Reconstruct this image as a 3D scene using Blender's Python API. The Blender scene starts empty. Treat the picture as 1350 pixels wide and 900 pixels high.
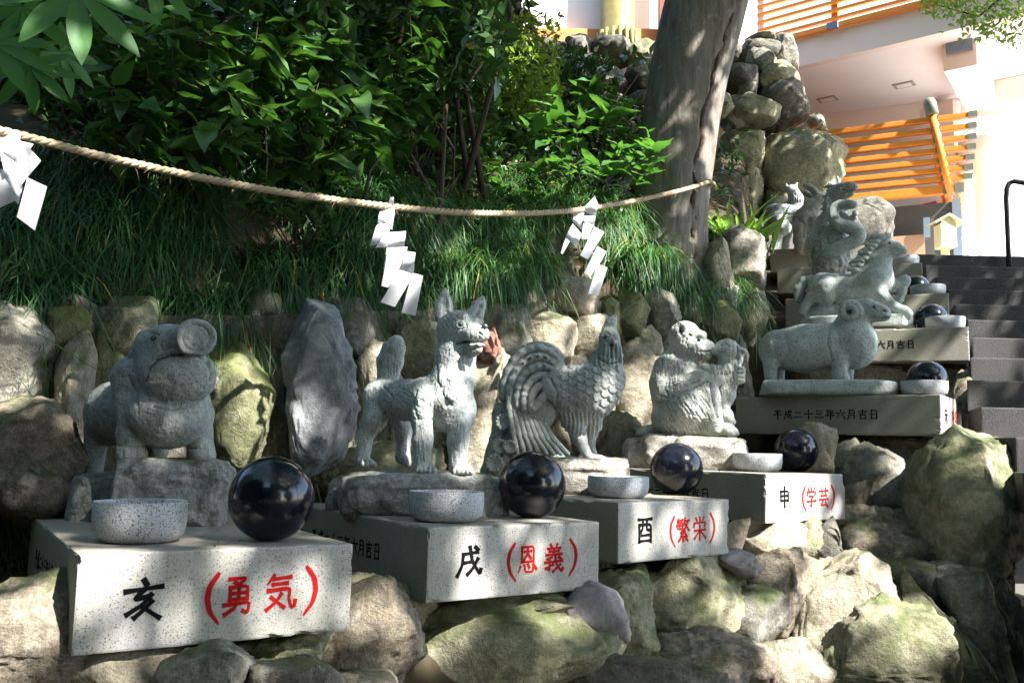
import bpy, bmesh, math, random
import numpy as np
from mathutils import Vector, Matrix

random.seed(7)
rng = np.random.default_rng(7)
scene = bpy.context.scene
COL = scene.collection

# ------------------------------------------------------------------ camera
F = 1207.5                      # focal length in photograph pixels (1350 wide)
PITCH = math.radians(6.6)
ROLL = math.radians(1.244)
EZ = 1.6                        # eye height above the lower ground
_c, _s = math.cos(PITCH), math.sin(PITCH)
FW = np.array([0, _c, _s])
_r0 = np.array([1.0, 0, 0]); _u0 = np.array([0, -_s, _c])
RT = math.cos(ROLL) * _r0 + math.sin(ROLL) * _u0
UP = -math.sin(ROLL) * _r0 + math.cos(ROLL) * _u0
CAM = np.array([0.0, 0.0, EZ])
camd = bpy.data.cameras.new('camera')
camd.sensor_width = 36.0
camd.lens = F / 1350 * 36.0
camd.clip_start = 0.05
camd.clip_end = 600
cam = bpy.data.objects.new('camera', camd)
COL.objects.link(cam)
cam.matrix_world = Matrix(((RT[0], UP[0], -FW[0], 0), (RT[1], UP[1], -FW[1], 0), (RT[2], UP[2], -FW[2], EZ), (0, 0, 0, 1)))
scene.camera = cam

# ------------------------------------------------------------------ light
SUN = np.array([0.56, -0.43, 0.70]); SUN = SUN / np.linalg.norm(SUN)
world = bpy.data.worlds.new('World'); scene.world = world
world.use_nodes = True
wn = world.node_tree.nodes; wl = world.node_tree.links
sky = wn.new('ShaderNodeTexSky'); sky.sky_type = 'NISHITA'; sky.sun_disc = False
sky.sun_elevation = math.asin(SUN[2])
sky.sun_rotation = math.atan2(SUN[0], SUN[1])
wl.new(sky.outputs[0], wn['Background'].inputs[0])
wn['Background'].inputs[1].default_value = 0.15
sd = bpy.data.lights.new('sun', 'SUN'); sd.energy = 5.0; sd.angle = math.radians(0.53); sd.color = (1, 0.97, 0.925)
sun = bpy.data.objects.new('sun', sd); COL.objects.link(sun)
sun.rotation_euler = Vector(SUN).to_track_quat('Z', 'Y').to_euler()
sun.location = (6, -4, 12)
scene.view_settings.view_transform = 'Standard'
scene.view_settings.look = 'None'
scene.view_settings.exposure = 2.38
scene.view_settings.gamma = 1.0
scene.view_settings.use_curve_mapping = False
scene.render.engine = 'CYCLES'
scene.cycles.use_denoising = True
scene.cycles.max_bounces = 6
scene.cycles.diffuse_bounces = 4
scene.cycles.glossy_bounces = 3
scene.cycles.transmission_bounces = 4
scene.cycles.sample_clamp_indirect = 6.0

# ------------------------------------------------------------------ pixel helpers (a pixel gives a direction only)
def ray(px, py):
    return FW + RT * ((px - 675) / F) + UP * ((450 - py) / F)
def at_y(px, py, Y):
    d = ray(px, py); return CAM + d * (Y / d[1])
def on_z(px, py, z):
    d = ray(px, py); return CAM + d * ((z - EZ) / d[2])
def to_px(p):
    q = np.asarray(p) - CAM; d = q @ FW
    return 675 + F * (q @ RT) / d, 450 - F * (q @ UP) / d

# ------------------------------------------------------------------ object helpers
def tag(o, label=None, cat=None, group=None, kind=None):
    if label: o['label'] = label
    if cat: o['category'] = cat
    if group: o['group'] = group
    if kind: o['kind'] = kind
    return o
def empty(name, loc=(0, 0, 0)):
    o = bpy.data.objects.new(name, None); COL.objects.link(o)
    o.empty_display_size = 0.1
    o.location = Vector([float(v) for v in loc]); return o
def wm(o):
    m = o.matrix_basis.copy()
    return m if o.parent is None else wm(o.parent) @ o.matrix_parent_inverse @ m
def place(name, me, parent, M4):       # a piece with a transform of its own
    o = bpy.data.objects.new(name, me); COL.objects.link(o)
    if parent is not None:
        o.parent = parent; o.matrix_parent_inverse = wm(parent).inverted()
    o.matrix_basis = M4; return o
def link(name, me, mat, parent=None, smooth=True):
    o = bpy.data.objects.new(name, me); COL.objects.link(o)
    if mat is not None and not me.materials: me.materials.append(mat)
    if smooth and len(me.polygons):
        me.polygons.foreach_set('use_smooth', np.ones(len(me.polygons), dtype=bool))
    if parent is not None:
        o.parent = parent
        o.matrix_parent_inverse = wm(parent).inverted()
    return o
def mesh_np(name, V, Fq):
    me = bpy.data.meshes.new(name)
    V = np.asarray(V, dtype=np.float32); Fq = np.asarray(Fq, dtype=np.int32)
    n = Fq.shape[1]
    me.vertices.add(len(V)); me.vertices.foreach_set('co', V.ravel())
    me.loops.add(Fq.size); me.loops.foreach_set('vertex_index', Fq.ravel())
    me.polygons.add(len(Fq)); me.polygons.foreach_set('loop_start', np.arange(0, Fq.size, n, dtype=np.int32))
    me.polygons.foreach_set('loop_total', np.full(len(Fq), n, dtype=np.int32))
    me.update(calc_edges=True); me.validate()
    return me
def pyd(name, V, Fs):
    me = bpy.data.meshes.new(name)
    me.from_pydata([tuple(float(c) for c in v) for v in V], [], [tuple(f) for f in Fs]); me.update(); return me

class MB:
    """collects simple solids into one mesh"""
    def __init__(s): s.V = []; s.Fs = []
    def add(s, V, Fs):
        n = len(s.V); s.V += [tuple(float(c) for c in v) for v in V]; s.Fs += [tuple(i + n for i in f) for f in Fs]; return s
    def hexa(s, P):       # 8 points: bottom 4 (ccw), top 4
        return s.add(P, [(3, 2, 1, 0), (4, 5, 6, 7), (0, 1, 5, 4), (1, 2, 6, 5), (2, 3, 7, 6), (3, 0, 4, 7)])
    def box(s, o, ex, ey, ez):
        o, ex, ey, ez = map(np.asarray, (o, ex, ey, ez))
        return s.hexa([o, o + ex, o + ex + ey, o + ey, o + ez, o + ex + ez, o + ex + ey + ez, o + ey + ez])
    def tube(s, pts, radii, n=10, cap=True, squash=None):
        pts = [np.asarray(p, float) for p in pts]
        if np.isscalar(radii): radii = [radii] * len(pts)
        V = []; Fs = []
        ref = None
        for i, p in enumerate(pts):
            t = pts[min(i + 1, len(pts) - 1)] - pts[max(i - 1, 0)]
            t = t / (np.linalg.norm(t) + 1e-12)
            if ref is None:
                ref = np.array([0, 0, 1.0]) if abs(t[2]) < 0.9 else np.array([1.0, 0, 0])
            a = ref - t * (ref @ t); a /= np.linalg.norm(a); b = np.cross(t, a); ref = a
            for k in range(n):
                w = 2 * math.pi * k / n
                V.append(p + radii[i] * (math.cos(w) * a + math.sin(w) * b))
        for i in range(len(pts) - 1):
            for k in range(n):
                k2 = (k + 1) % n
                Fs.append((i * n + k, i * n + k2, (i + 1) * n + k2, (i + 1) * n + k))
        if cap:
            Fs.append(tuple(range(n - 1, -1, -1))); Fs.append(tuple((len(pts) - 1) * n + k for k in range(n)))
        return s.add(V, Fs)
    def lathe(s, base, prof, n=40):
        V = []; Fs = []
        for (r, z) in prof:
            for k in range(n):
                w = 2 * math.pi * k / n
                V.append((base[0] + r * math.cos(w), base[1] + r * math.sin(w), base[2] + z))
        for i in range(len(prof) - 1):
            for k in range(n):
                k2 = (k + 1) % n
                Fs.append((i * n + k, i * n + k2, (i + 1) * n + k2, (i + 1) * n + k))
        Fs.append(tuple(range(n - 1, -1, -1))); Fs.append(tuple((len(prof) - 1) * n + k for k in range(n)))
        return s.add(V, Fs)
    def build(s, name, mat, parent=None, smooth=False, bevel=0):
        me = pyd(name, s.V, s.Fs)
        if bevel:
            bm = bmesh.new(); bm.from_mesh(me)
            bmesh.ops.bevel(bm, geom=bm.edges[:], offset=bevel, segments=2, affect='EDGES', profile=0.6)
            bm.to_mesh(me); bm.free()
        return link(name, me, mat, parent, smooth)

# ------------------------------------------------------------------ vectorised noise
def _hash(ix, iy, iz, seed):
    h = (ix.astype(np.int64) * 374761393 + iy.astype(np.int64) * 668265263 + iz.astype(np.int64) * 2147483647 + seed * 1274126177) & 0xFFFFFFFF
    h = ((h ^ (h >> 13)) * 1274126177) & 0xFFFFFFFF
    return ((h ^ (h >> 16)) & 0xFFFF) / 65535.0
def vnoise(P, seed=0):
    P = np.asarray(P, float); i = np.floor(P).astype(np.int64); f = P - i; f = f * f * (3 - 2 * f)
    r = 0
    for a in (0, 1):
        for b in (0, 1):
            for c in (0, 1):
                w = (f[:, 0] if a else 1 - f[:, 0]) * (f[:, 1] if b else 1 - f[:, 1]) * (f[:, 2] if c else 1 - f[:, 2])
                r = r + w * _hash(i[:, 0] + a, i[:, 1] + b, i[:, 2] + c, seed)
    return r * 2 - 1
def fbm(P, seed=0, oct=4, gain=0.5):
    s = 0; a = 1.0; P = np.asarray(P, float)
    for k in range(oct):
        s = s + a * vnoise(P + 17.3 * k, seed + k); P = P * 2.03; a *= gain
    return s

# ------------------------------------------------------------------ material helpers
class Mat:
    def __init__(s, name):
        s.m = bpy.data.materials.new(name); s.m.use_nodes = True
        s.nt = s.m.node_tree; s.n = s.nt.nodes; s.p = s.n['Principled BSDF']; s.out = s.n['Material Output']
        tc = s.n.new('ShaderNodeTexCoord'); s.obj = tc.outputs['Object']
        ge = s.n.new('ShaderNodeNewGeometry'); s.geo = ge
        s.pos = ge.outputs['Position']
    def l(s, a, b): s.nt.links.new(a, b)
    def val(s, x, sock):
        if hasattr(x, 'links') or isinstance(x, bpy.types.NodeSocket): s.l(x, sock)
        elif isinstance(x, (tuple, list)): sock.default_value = (*x, 1) if len(x) == 3 and sock.type == 'RGBA' else x
        else: sock.default_value = x
    def noise(s, scale, detail=4, rough=0.55, vec=None, dist=0):
        n = s.n.new('ShaderNodeTexNoise'); n.inputs['Scale'].default_value = scale; n.inputs['Detail'].default_value = detail
        n.inputs['Roughness'].default_value = rough; n.inputs['Distortion'].default_value = dist
        s.l(vec if vec is not None else s.pos, n.inputs['Vector']); return n.outputs['Fac']
    def voro(s, scale, vec=None, feature='F1', out='Distance', rand=1):
        n = s.n.new('ShaderNodeTexVoronoi'); n.feature = feature; n.inputs['Scale'].default_value = scale
        n.inputs['Randomness'].default_value = rand
        s.l(vec if vec is not None else s.pos, n.inputs['Vector']); return n.outputs[out]
    def ramp(s, fac, stops):
        n = s.n.new('ShaderNodeValToRGB'); e = n.color_ramp.elements
        while len(e) < len(stops): e.new(0.5)
        for k, (p, c) in enumerate(stops):
            e[k].position = p; e[k].color = (*c, 1) if isinstance(c, (tuple, list)) else (c, c, c, 1)
        s.l(fac, n.inputs[0]); return n.outputs[0]
    def mix(s, fac, a, b, mode='MIX'):
        n = s.n.new('ShaderNodeMix'); n.data_type = 'RGBA'; n.blend_type = mode
        s.val(fac, n.inputs[0]); s.val(a, n.inputs[6]); s.val(b, n.inputs[7]); return n.outputs[2]
    def math(s, op, a, b=0.0, clamp=False):
        n = s.n.new('ShaderNodeMath'); n.operation = op; n.use_clamp = clamp; s.val(a, n.inputs[0]); s.val(b, n.inputs[1]); return n.outputs[0]
    def mapping(s, scale=(1, 1, 1), rot=(0, 0, 0), vec=None):
        n = s.n.new('ShaderNodeMapping'); n.inputs['Scale'].default_value = scale; n.inputs['Rotation'].default_value = rot
        s.l(vec if vec is not None else s.pos, n.inputs['Vector']); return n.outputs[0]
    def bump(s, h, strength=0.3, dist=0.01):
        n = s.n.new('ShaderNodeBump'); n.inputs['Strength'].default_value = strength; n.inputs['Distance'].default_value = dist
        s.l(h, n.inputs['Height'])
        if s.p.inputs['Normal'].links: s.l(s.p.inputs['Normal'].links[0].from_socket, n.inputs['Normal'])
        s.l(n.outputs[0], s.p.inputs['Normal'])
    def rand(s):
        n = s.n.new('ShaderNodeObjectInfo'); return n.outputs['Random']
    def island(s): return s.geo.outputs['Random Per Island']
    def nz(s):
        n = s.n.new('ShaderNodeSeparateXYZ'); s.l(s.geo.outputs['Normal'], n.inputs[0]); return n.outputs[2]
    def set(s, col=None, rough=None, spec=None, **k):
        if col is not None: s.val(col, s.p.inputs['Base Color'])
        if rough is not None: s.val(rough, s.p.inputs['Roughness'])
        if spec is not None: s.val(spec, s.p.inputs['Specular IOR Level'])
        for kk, v in k.items(): s.val(v, s.p.inputs[kk])
        return s.m
    def translucent(s, col, fac):
        t = s.n.new('ShaderNodeBsdfTranslucent'); s.val(col, t.inputs[0])
        m = s.n.new('ShaderNodeMixShader'); m.inputs[0].default_value = fac
        s.l(s.p.outputs[0], m.inputs[1]); s.l(t.outputs[0], m.inputs[2]); s.l(m.outputs[0], s.out.inputs[0])

def plain(name, col, rough=0.7, spec=0.3, var=0.0, scale=6, **k):
    m = Mat(name)
    if var:
        n = m.noise(scale, 5)
        c = m.mix(n, tuple(x * (1 - var) for x in col), tuple(min(1, x * (1 + var)) for x in col))
        m.bump(m.noise(scale * 8, 4), 0.15, 0.01)
    else: c = col
    return m.set(c, rough, spec, **k)

def granite(name, base, dark, light, scale, dark_amt, bumpd=0.002, rough=0.55, stain=0.0):
    m = Mat(name)
    a = m.noise(scale, 2, 0.6); b = m.voro(scale * 0.55); c = m.noise(scale * 2.3, 2, 0.7)
    col = m.mix(m.ramp(c, [(0.35, 0), (0.65, 1)]), base, light)
    spots = m.ramp(a, [(0.5 + 0.14 * (1 - dark_amt), 0), (0.58 + 0.14 * (1 - dark_amt), 1)])
    col = m.mix(spots, col, dark)
    sp2 = m.ramp(b, [(0.10, 1), (0.2, 0)])
    col = m.mix(m.math('MULTIPLY', sp2, 0.75), col, dark)
    if stain:
        st = m.ramp(m.noise(3.1, 6, 0.65), [(0.38, 1), (0.68, 0)])
        col = m.mix(m.math('MULTIPLY', st, stain), col, (0.16, 0.17, 0.10))
        strk = m.ramp(m.noise(1.0, 5, 0.7, vec=m.mapping((14, 14, 1.1))), [(0.50, 0), (0.72, 1)])
        col = m.mix(m.math('MULTIPLY', strk, 0.38), col, (0.17, 0.165, 0.14))
        topf = m.math('MULTIPLY', m.ramp(m.nz(), [(0.6, 0), (0.95, 1)]), m.ramp(m.noise(5, 6, 0.7), [(0.25, 0.25), (0.7, 0.9)]))
        col = m.mix(m.math('MULTIPLY', topf, 0.75), col, (0.21, 0.17, 0.11))
    m.bump(m.noise(scale * 1.5, 3), 0.25, bumpd)
    return m.set(col, rough, 0.35)

def rockmat(name, c1, c2, dark, moss=0.0, mosscol=(0.062, 0.080, 0.022), scale=1.0, bump=1.0):
    m = Mat(name)
    big = m.noise(2.2 * scale, 6, 0.6, dist=0.4); fine = m.noise(26 * scale, 6, 0.7); sp = m.noise(150 * scale, 4, 0.75)
    col = m.mix(m.ramp(big, [(0.32, 0), (0.68, 1)]), c1, c2)
    col = m.mix(m.math('MULTIPLY', m.ramp(fine, [(0.42, 1), (0.6, 0)]), 0.55), col, dark)
    col = m.mix(m.math('MULTIPLY', m.ramp(sp, [(0.38, 1), (0.52, 0)]), 0.6), col, dark)
    lic = m.ramp(m.noise(7 * scale, 5, 0.7, dist=0.8), [(0.56, 0), (0.66, 1)])
    col = m.mix(m.math('MULTIPLY', lic, 0.30), col, (0.44, 0.425, 0.365))
    crk = m.ramp(m.voro(3.2 * scale, vec=m.mapping((1, 1, 1.6)), feature='DISTANCE_TO_EDGE'), [(0.0, 1), (0.035, 0)])
    col = m.mix(m.math('MULTIPLY', crk, 0.0), col, dark)
    if moss:
        mm = m.noise(5 * scale, 6, 0.65, dist=0.5)
        up = m.math('MULTIPLY', m.math('ADD', m.nz(), 0.55), 0.5)
        f = m.math('ADD', m.math('MULTIPLY', mm, 1.1), m.math('MULTIPLY', up, 0.5))
        f = m.ramp(f, [(0.92 - 0.36 * moss, 0), (1.12 - 0.30 * moss, 1)])
        mc = m.mix(m.noise(60, 4), tuple(x * 0.55 for x in mosscol), tuple(x * 1.5 for x in mosscol))
        col = m.mix(m.math('MULTIPLY', f, 0.8), col, mc)
    h = m.math('ADD', m.math('MULTIPLY', m.noise(9 * scale, 8, 0.62), 1.0), m.math('MULTIPLY', m.noise(60 * scale, 5, 0.7), 0.35))
    m.bump(h, 0.75 * bump, 0.035); m.bump(m.noise(150 * scale, 4, 0.75), 0.4 * bump, 0.006)
    return m.set(col, 0.85, 0.25)

def leafmat(name, c1, c2, trans=(0.12, 0.28, 0.03), tf=0.3, rough=0.35, spec=0.5, obj=False, yellow=0.0):
    m = Mat(name)
    r = m.rand() if obj else m.island()
    col = m.mix(r, c1, c2)
    if yellow:
        col = m.mix(m.math('GREATER_THAN', r, 1 - yellow), col, (0.32, 0.26, 0.05))
    m.bump(m.noise(40, 2), 0.12, 0.01)
    m.set(col, rough, spec)
    m.translucent(trans, tf)
    return m.m

M = {}
M['granite'] = granite('pale_granite', (0.375, 0.355, 0.34), (0.075, 0.075, 0.08), (0.51, 0.49, 0.47), 200, 0.5, rough=0.5, stain=0.45)
M['granite_side'] = granite('brown_stained_shade_toned_granite', (0.205, 0.19, 0.165), (0.06, 0.06, 0.055), (0.29, 0.27, 0.235), 150, 0.30, rough=0.75, stain=0.6)  # brown film, with the side faces' shade put into the darker base
M['bowl'] = granite('salt_pepper_granite', (0.30, 0.32, 0.34), (0.085, 0.09, 0.10), (0.52, 0.53, 0.54), 210, 0.75, rough=0.6)
_b = Mat('black_polished_stone'); _du = _b.ramp(_b.noise(16, 6, 0.7), [(0.45, 0.0), (0.75, 1.0)])
M['ball'] = _b.set(_b.mix(_b.math('MULTIPLY', _du, 0.045), (0.004, 0.005, 0.010), (0.20, 0.19, 0.17)), _b.math('ADD', 0.11, _b.math('MULTIPLY', _du, 0.14)), 0.45, **{'Coat Weight': 0.08, 'Coat Roughness': 0.3})
M['soil'] = plain('leaf_litter_soil', (0.052, 0.042, 0.026), 0.95, 0.1, 0.6, 9)
M['ground'] = plain('ground', (0.10, 0.095, 0.085), 0.9, 0.2, 0.35, 3)
M['ink'] = plain('black_ink', (0.006, 0.006, 0.007), 0.9, 0.05)
M['red'] = plain('red_paint', (0.34, 0.008, 0.007), 0.8, 0.1)
# ------------------------------------------------------------------ plinths (front-left-top corner, yaw), fitted to the photograph
BW, BD, BH = 0.77, 1.35, 0.26
PL = {1: ((-1.125, 2.452, -0.302), 32.0), 2: ((-0.279, 3.264, -0.284), 33.6), 3: ((0.473, 3.999, -0.225), 39.5),
      4: ((1.365, 4.927, -0.111), 38.9), 5: ((2.714, 5.782, 0.392), 55.1), 6: ((3.445, 6.85, 0.981), 67.0),
      7: ((3.737, 7.75, 1.398), 68.5), 8: ((3.948, 8.70, 1.861), 71.0), 9: ((4.16, 9.68, 2.27), 72.0), 10: ((4.3, 10.7, 2.66), 73.0)}
def pframe(i):
    (x, y, z), yaw = PL[i]; a = math.radians(yaw)
    return np.array([x, y, z + EZ]), np.array([math.cos(a), math.sin(a), 0]), np.array([-math.sin(a), math.cos(a), 0])
def ponp(i, u, v, w=0.0):
    o, eu, ev = pframe(i); return o + eu * u + ev * v + np.array([0, 0, w])

GLY = {
 'inoshishi': [[(48, 6), (56, 19)], [(6, 33), (93, 24)], [(50, 30), (27, 53), (60, 47)], [(68, 42), (48, 66), (12, 88)], [(70, 58), (52, 78), (30, 97)], [(50, 72), (66, 84), (90, 100)]],
 'yu': [[(22, 8), (72, 5), (52, 22)], [(38, 16), (54, 26)], [(26, 30), (26, 62)], [(26, 30), (77, 27), (76, 62)], [(27, 46), (76, 44)], [(51, 30), (51, 61)], [(26, 62), (76, 60)], [(8, 75), (84, 70), (78, 98), (64, 92)], [(48, 62), (40, 84), (12, 100)]],
 'ki': [[(30, 3), (10, 28)], [(28, 14), (82, 10)], [(26, 29), (72, 26)], [(12, 45), (80, 40), (77, 68), (86, 92), (95, 90), (97, 74)], [(54, 54), (38, 76), (10, 96)], [(22, 62), (64, 92)]],
 'inu': [[(26, 29), (84, 23)], [(28, 28), (24, 65), (6, 98)], [(34, 56), (58, 53)], [(52, 5), (62, 52), (92, 94), (96, 78)], [(84, 44), (66, 74), (44, 94)], [(72, 6), (85, 17)]],
 'on': [[(24, 6), (24, 58)], [(24, 6), (79, 4), (78, 58)], [(35, 22), (67, 20)], [(51, 11), (48, 32), (34, 49)], [(52, 30), (67, 47)], [(24, 57), (78, 56)], [(18, 72), (8, 93)], [(36, 68), (41, 92), (73, 92), (77, 79)], [(52, 65), (59, 78)], [(76, 66), (92, 83)]],
 'gi': [[(33, 1), (40, 12)], [(68, 0), (58, 12)], [(20, 16), (82, 14)], [(28, 26), (74, 25)], [(50, 14), (50, 38)], [(12, 38), (90, 36)], [(42, 46), (18, 54)], [(6, 65), (94, 60)], [(30, 52), (30, 93), (20, 86)], [(10, 85), (48, 72)], [(57, 44), (66, 76), (90, 99), (95, 84)], [(83, 72), (46, 98)], [(74, 45), (86, 55)]],
 'tori': [[(10, 9), (90, 7)], [(16, 30), (16, 99)], [(16, 30), (85, 28), (84, 99)], [(38, 10), (36, 44), (24, 60)], [(60, 10), (60, 50), (76, 51)], [(28, 72), (72, 70)], [(16, 94), (84, 92)]],
 'han': [[(18, 3), (4, 21)], [(16, 12), (50, 9)], [(14, 22), (10, 48), (51, 46)], [(14, 22), (47, 20), (44, 57)], [(1, 34), (55, 32)], [(29, 24), (26, 46)], [(67, 1), (54, 23)], [(62, 14), (97, 11)], [(86, 14), (74, 38), (53, 55)], [(61, 22), (96, 55)], [(48, 54), (30, 66), (57, 66)], [(66, 58), (28, 82), (78, 78)], [(69, 69), (82, 81)], [(52, 80), (52, 101)], [(34, 86), (19, 99)], [(70, 86), (86, 98)]],
 'ei': [[(21, 3), (30, 18)], [(48, 0), (52, 16)], [(82, 1), (70, 18)], [(10, 26), (5, 43)], [(10, 26), (93, 23), (84, 41)], [(10, 58), (92, 55)], [(50, 37), (50, 101)], [(48, 58), (8, 94)], [(52, 58), (94, 91)]],
 'saru': [[(18, 24), (20, 71)], [(18, 24), (83, 22), (80, 71)], [(20, 46), (80, 44)], [(20, 69), (80, 67)], [(50, 1), (50, 101)]],
 'gaku': [[(19, 3), (28, 16)], [(48, 0), (52, 14)], [(82, 1), (70, 16)], [(10, 22), (5, 39)], [(10, 22), (93, 19), (84, 37)], [(27, 44), (73, 42), (50, 58)], [(50, 56), (52, 97), (38, 90)], [(6, 71), (95, 66)]],
 'gei': [[(6, 18), (95, 15)], [(32, 3), (34, 29)], [(69, 1), (66, 29)], [(23, 42), (79, 40)], [(6, 62), (95, 59)], [(48, 62), (18, 93), (77, 88)], [(66, 75), (88, 98)]],
 'hitsuji': [[(22, 26), (78, 24)], [(6, 50), (94, 48)], [(50, 3), (50, 101)], [(48, 52), (10, 90)], [(52, 52), (92, 88)]],
 'an': [[(50, 1), (50, 14)], [(12, 18), (7, 35)], [(12, 18), (91, 16), (84, 33)], [(46, 30), (26, 66), (82, 96)], [(70, 46), (48, 80), (12, 98)], [(5, 56), (97, 52)]],
 'tai': [[(22, 12), (78, 10)], [(16, 26), (84, 24)], [(6, 42), (95, 40)], [(50, 1), (28, 56), (4, 70)], [(54, 42), (96, 68)], [(50, 56), (50, 99), (40, 92)], [(28, 66), (36, 73)], [(44, 80), (20, 96)], [(74, 62), (62, 74)], [(56, 80), (82, 93)]],
 'hei': [[(20, 10), (80, 8)], [(30, 22), (38, 38)], [(70, 20), (60, 38)], [(6, 52), (96, 49)], [(50, 10), (50, 101)]],
 'sei': [[(26, 24), (90, 20)], [(26, 24), (24, 60), (6, 98)], [(28, 48), (50, 46), (48, 74), (40, 70)], [(56, 3), (64, 54), (92, 93), (96, 78)], [(82, 44), (48, 94)], [(74, 3), (87, 15)]],
 'ni': [[(24, 30), (76, 28)], [(8, 76), (94, 74)]], 'ju': [[(6, 44), (96, 42)], [(50, 3), (50, 99)]],
 'san': [[(18, 16), (82, 14)], [(24, 46), (76, 44)], [(6, 82), (94, 80)]],
 'nen': [[(30, 1), (11, 27)], [(26, 16), (86, 14)], [(26, 38), (82, 36)], [(26, 38), (26, 62)], [(5, 62), (97, 60)], [(56, 16), (56, 101)]],
 'roku': [[(50, 1), (52, 18)], [(5, 34), (97, 32)], [(34, 48), (8, 94)], [(64, 48), (94, 92)]],
 'gatsu': [[(28, 6), (26, 60), (9, 98)], [(28, 6), (79, 5), (78, 93), (66, 88)], [(28, 34), (76, 33)], [(28, 60), (76, 59)]],
 'kichi': [[(7, 20), (93, 18)], [(50, 1), (50, 42)], [(20, 42), (80, 40)], [(24, 58), (26, 97)], [(24, 58), (79, 57), (76, 95)], [(26, 92), (76, 91)]],
 'nichi': [[(24, 8), (24, 95)], [(24, 8), (79, 7), (78, 95)], [(24, 48), (78, 47)], [(24, 90), (78, 89)]],
 '(': [[(70, -18), (44, 16), (38, 52), (48, 88), (76, 122)]], ')': [[(30, -18), (58, 16), (64, 52), (54, 88), (26, 122)]],
}
def smooth_poly(pts, n=4):
    # Chaikin corner cutting keeps the ends
    P = [np.array(p, float) for p in pts]
    for _ in range(2 if len(P) > 2 else 0):
        Q = [P[0]]
        for a, b in zip(P[:-1], P[1:]):
            Q += [a * 0.86 + b * 0.14, a * 0.14 + b * 0.86]
        Q.append(P[-1]); P = Q
    out = []
    for a, b in zip(P[:-1], P[1:]):
        L = np.linalg.norm(b - a); k = max(1, int(L / 12))
        out += [a + (b - a) * t / k for t in range(k)]
    return out + [P[-1]]
def brush(mb, gly, origin, ex, ez, size, nrm, width=11.0, depth=0.0022, sx=1.0):
    """brush strokes of one character as thin raised ribbons; origin = top-left of its square"""
    for st in GLY[gly]:
        P = smooth_poly(st); n = len(P)
        vert = abs(st[-1][0] - st[0][0]) < abs(st[-1][1] - st[0][1])
        paren = gly in '()'
        V = []
        for i, p in enumerate(P):
            t = P[min(i + 1, n - 1)] - P[max(i - 1, 0)]; t = t / (np.linalg.norm(t) + 1e-9)
            q = i / (n - 1)
            if paren: w = width * (0.35 + 1.0 * math.sin(math.pi * min(1, 0.12 + 0.88 * q)))
            elif len(st) == 2 and vert and st[-1][0] < st[0][0] - 6: w = width * (1.1 - 0.65 * q)
            elif vert: w = width * (1.05 + 0.15 * math.cos(q * 6.28))
            else: w = width * (0.80 + 0.38 * abs(2 * q - 1) ** 1.5)
            nn = np.array([-t[1], t[0]])
            for sgn in (-1, 1):
                c = p + nn * sgn * w / 2 + (t * (-w * 0.3) if i == 0 else (t * w * 0.3 if i == n - 1 else 0))
                V.append(origin + ex * (c[0] / 100 * size * sx) - ez * (c[1] / 100 * size))
        m = len(V)
        zl = (GLY[gly].index(st) % 5) * 0.00012
        Vb = V + [v + nrm * (depth + zl) for v in V]
        Fs = []
        for i in range(n - 1):
            a = 2 * i
            Fs += [(m + a, m + a + 1, m + a + 3, m + a + 2), (a, a + 2, m + a + 2, m + a), (a + 1, m + a + 1, m + a + 3, a + 3)]
        Fs += [(0, m, m + 1, 1), (m - 2, m - 1, 2 * m - 1, 2 * m - 2)]
        mb.add([v - nrm * 0.001 for v in Vb], Fs)

ANIMAL = {1: 'boar', 2: 'dog', 3: 'rooster', 4: 'two monkeys', 5: 'ram', 6: 'horse', 7: 'snake', 8: 'dragon', 9: 'rabbit', 10: 'tiger'}
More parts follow.
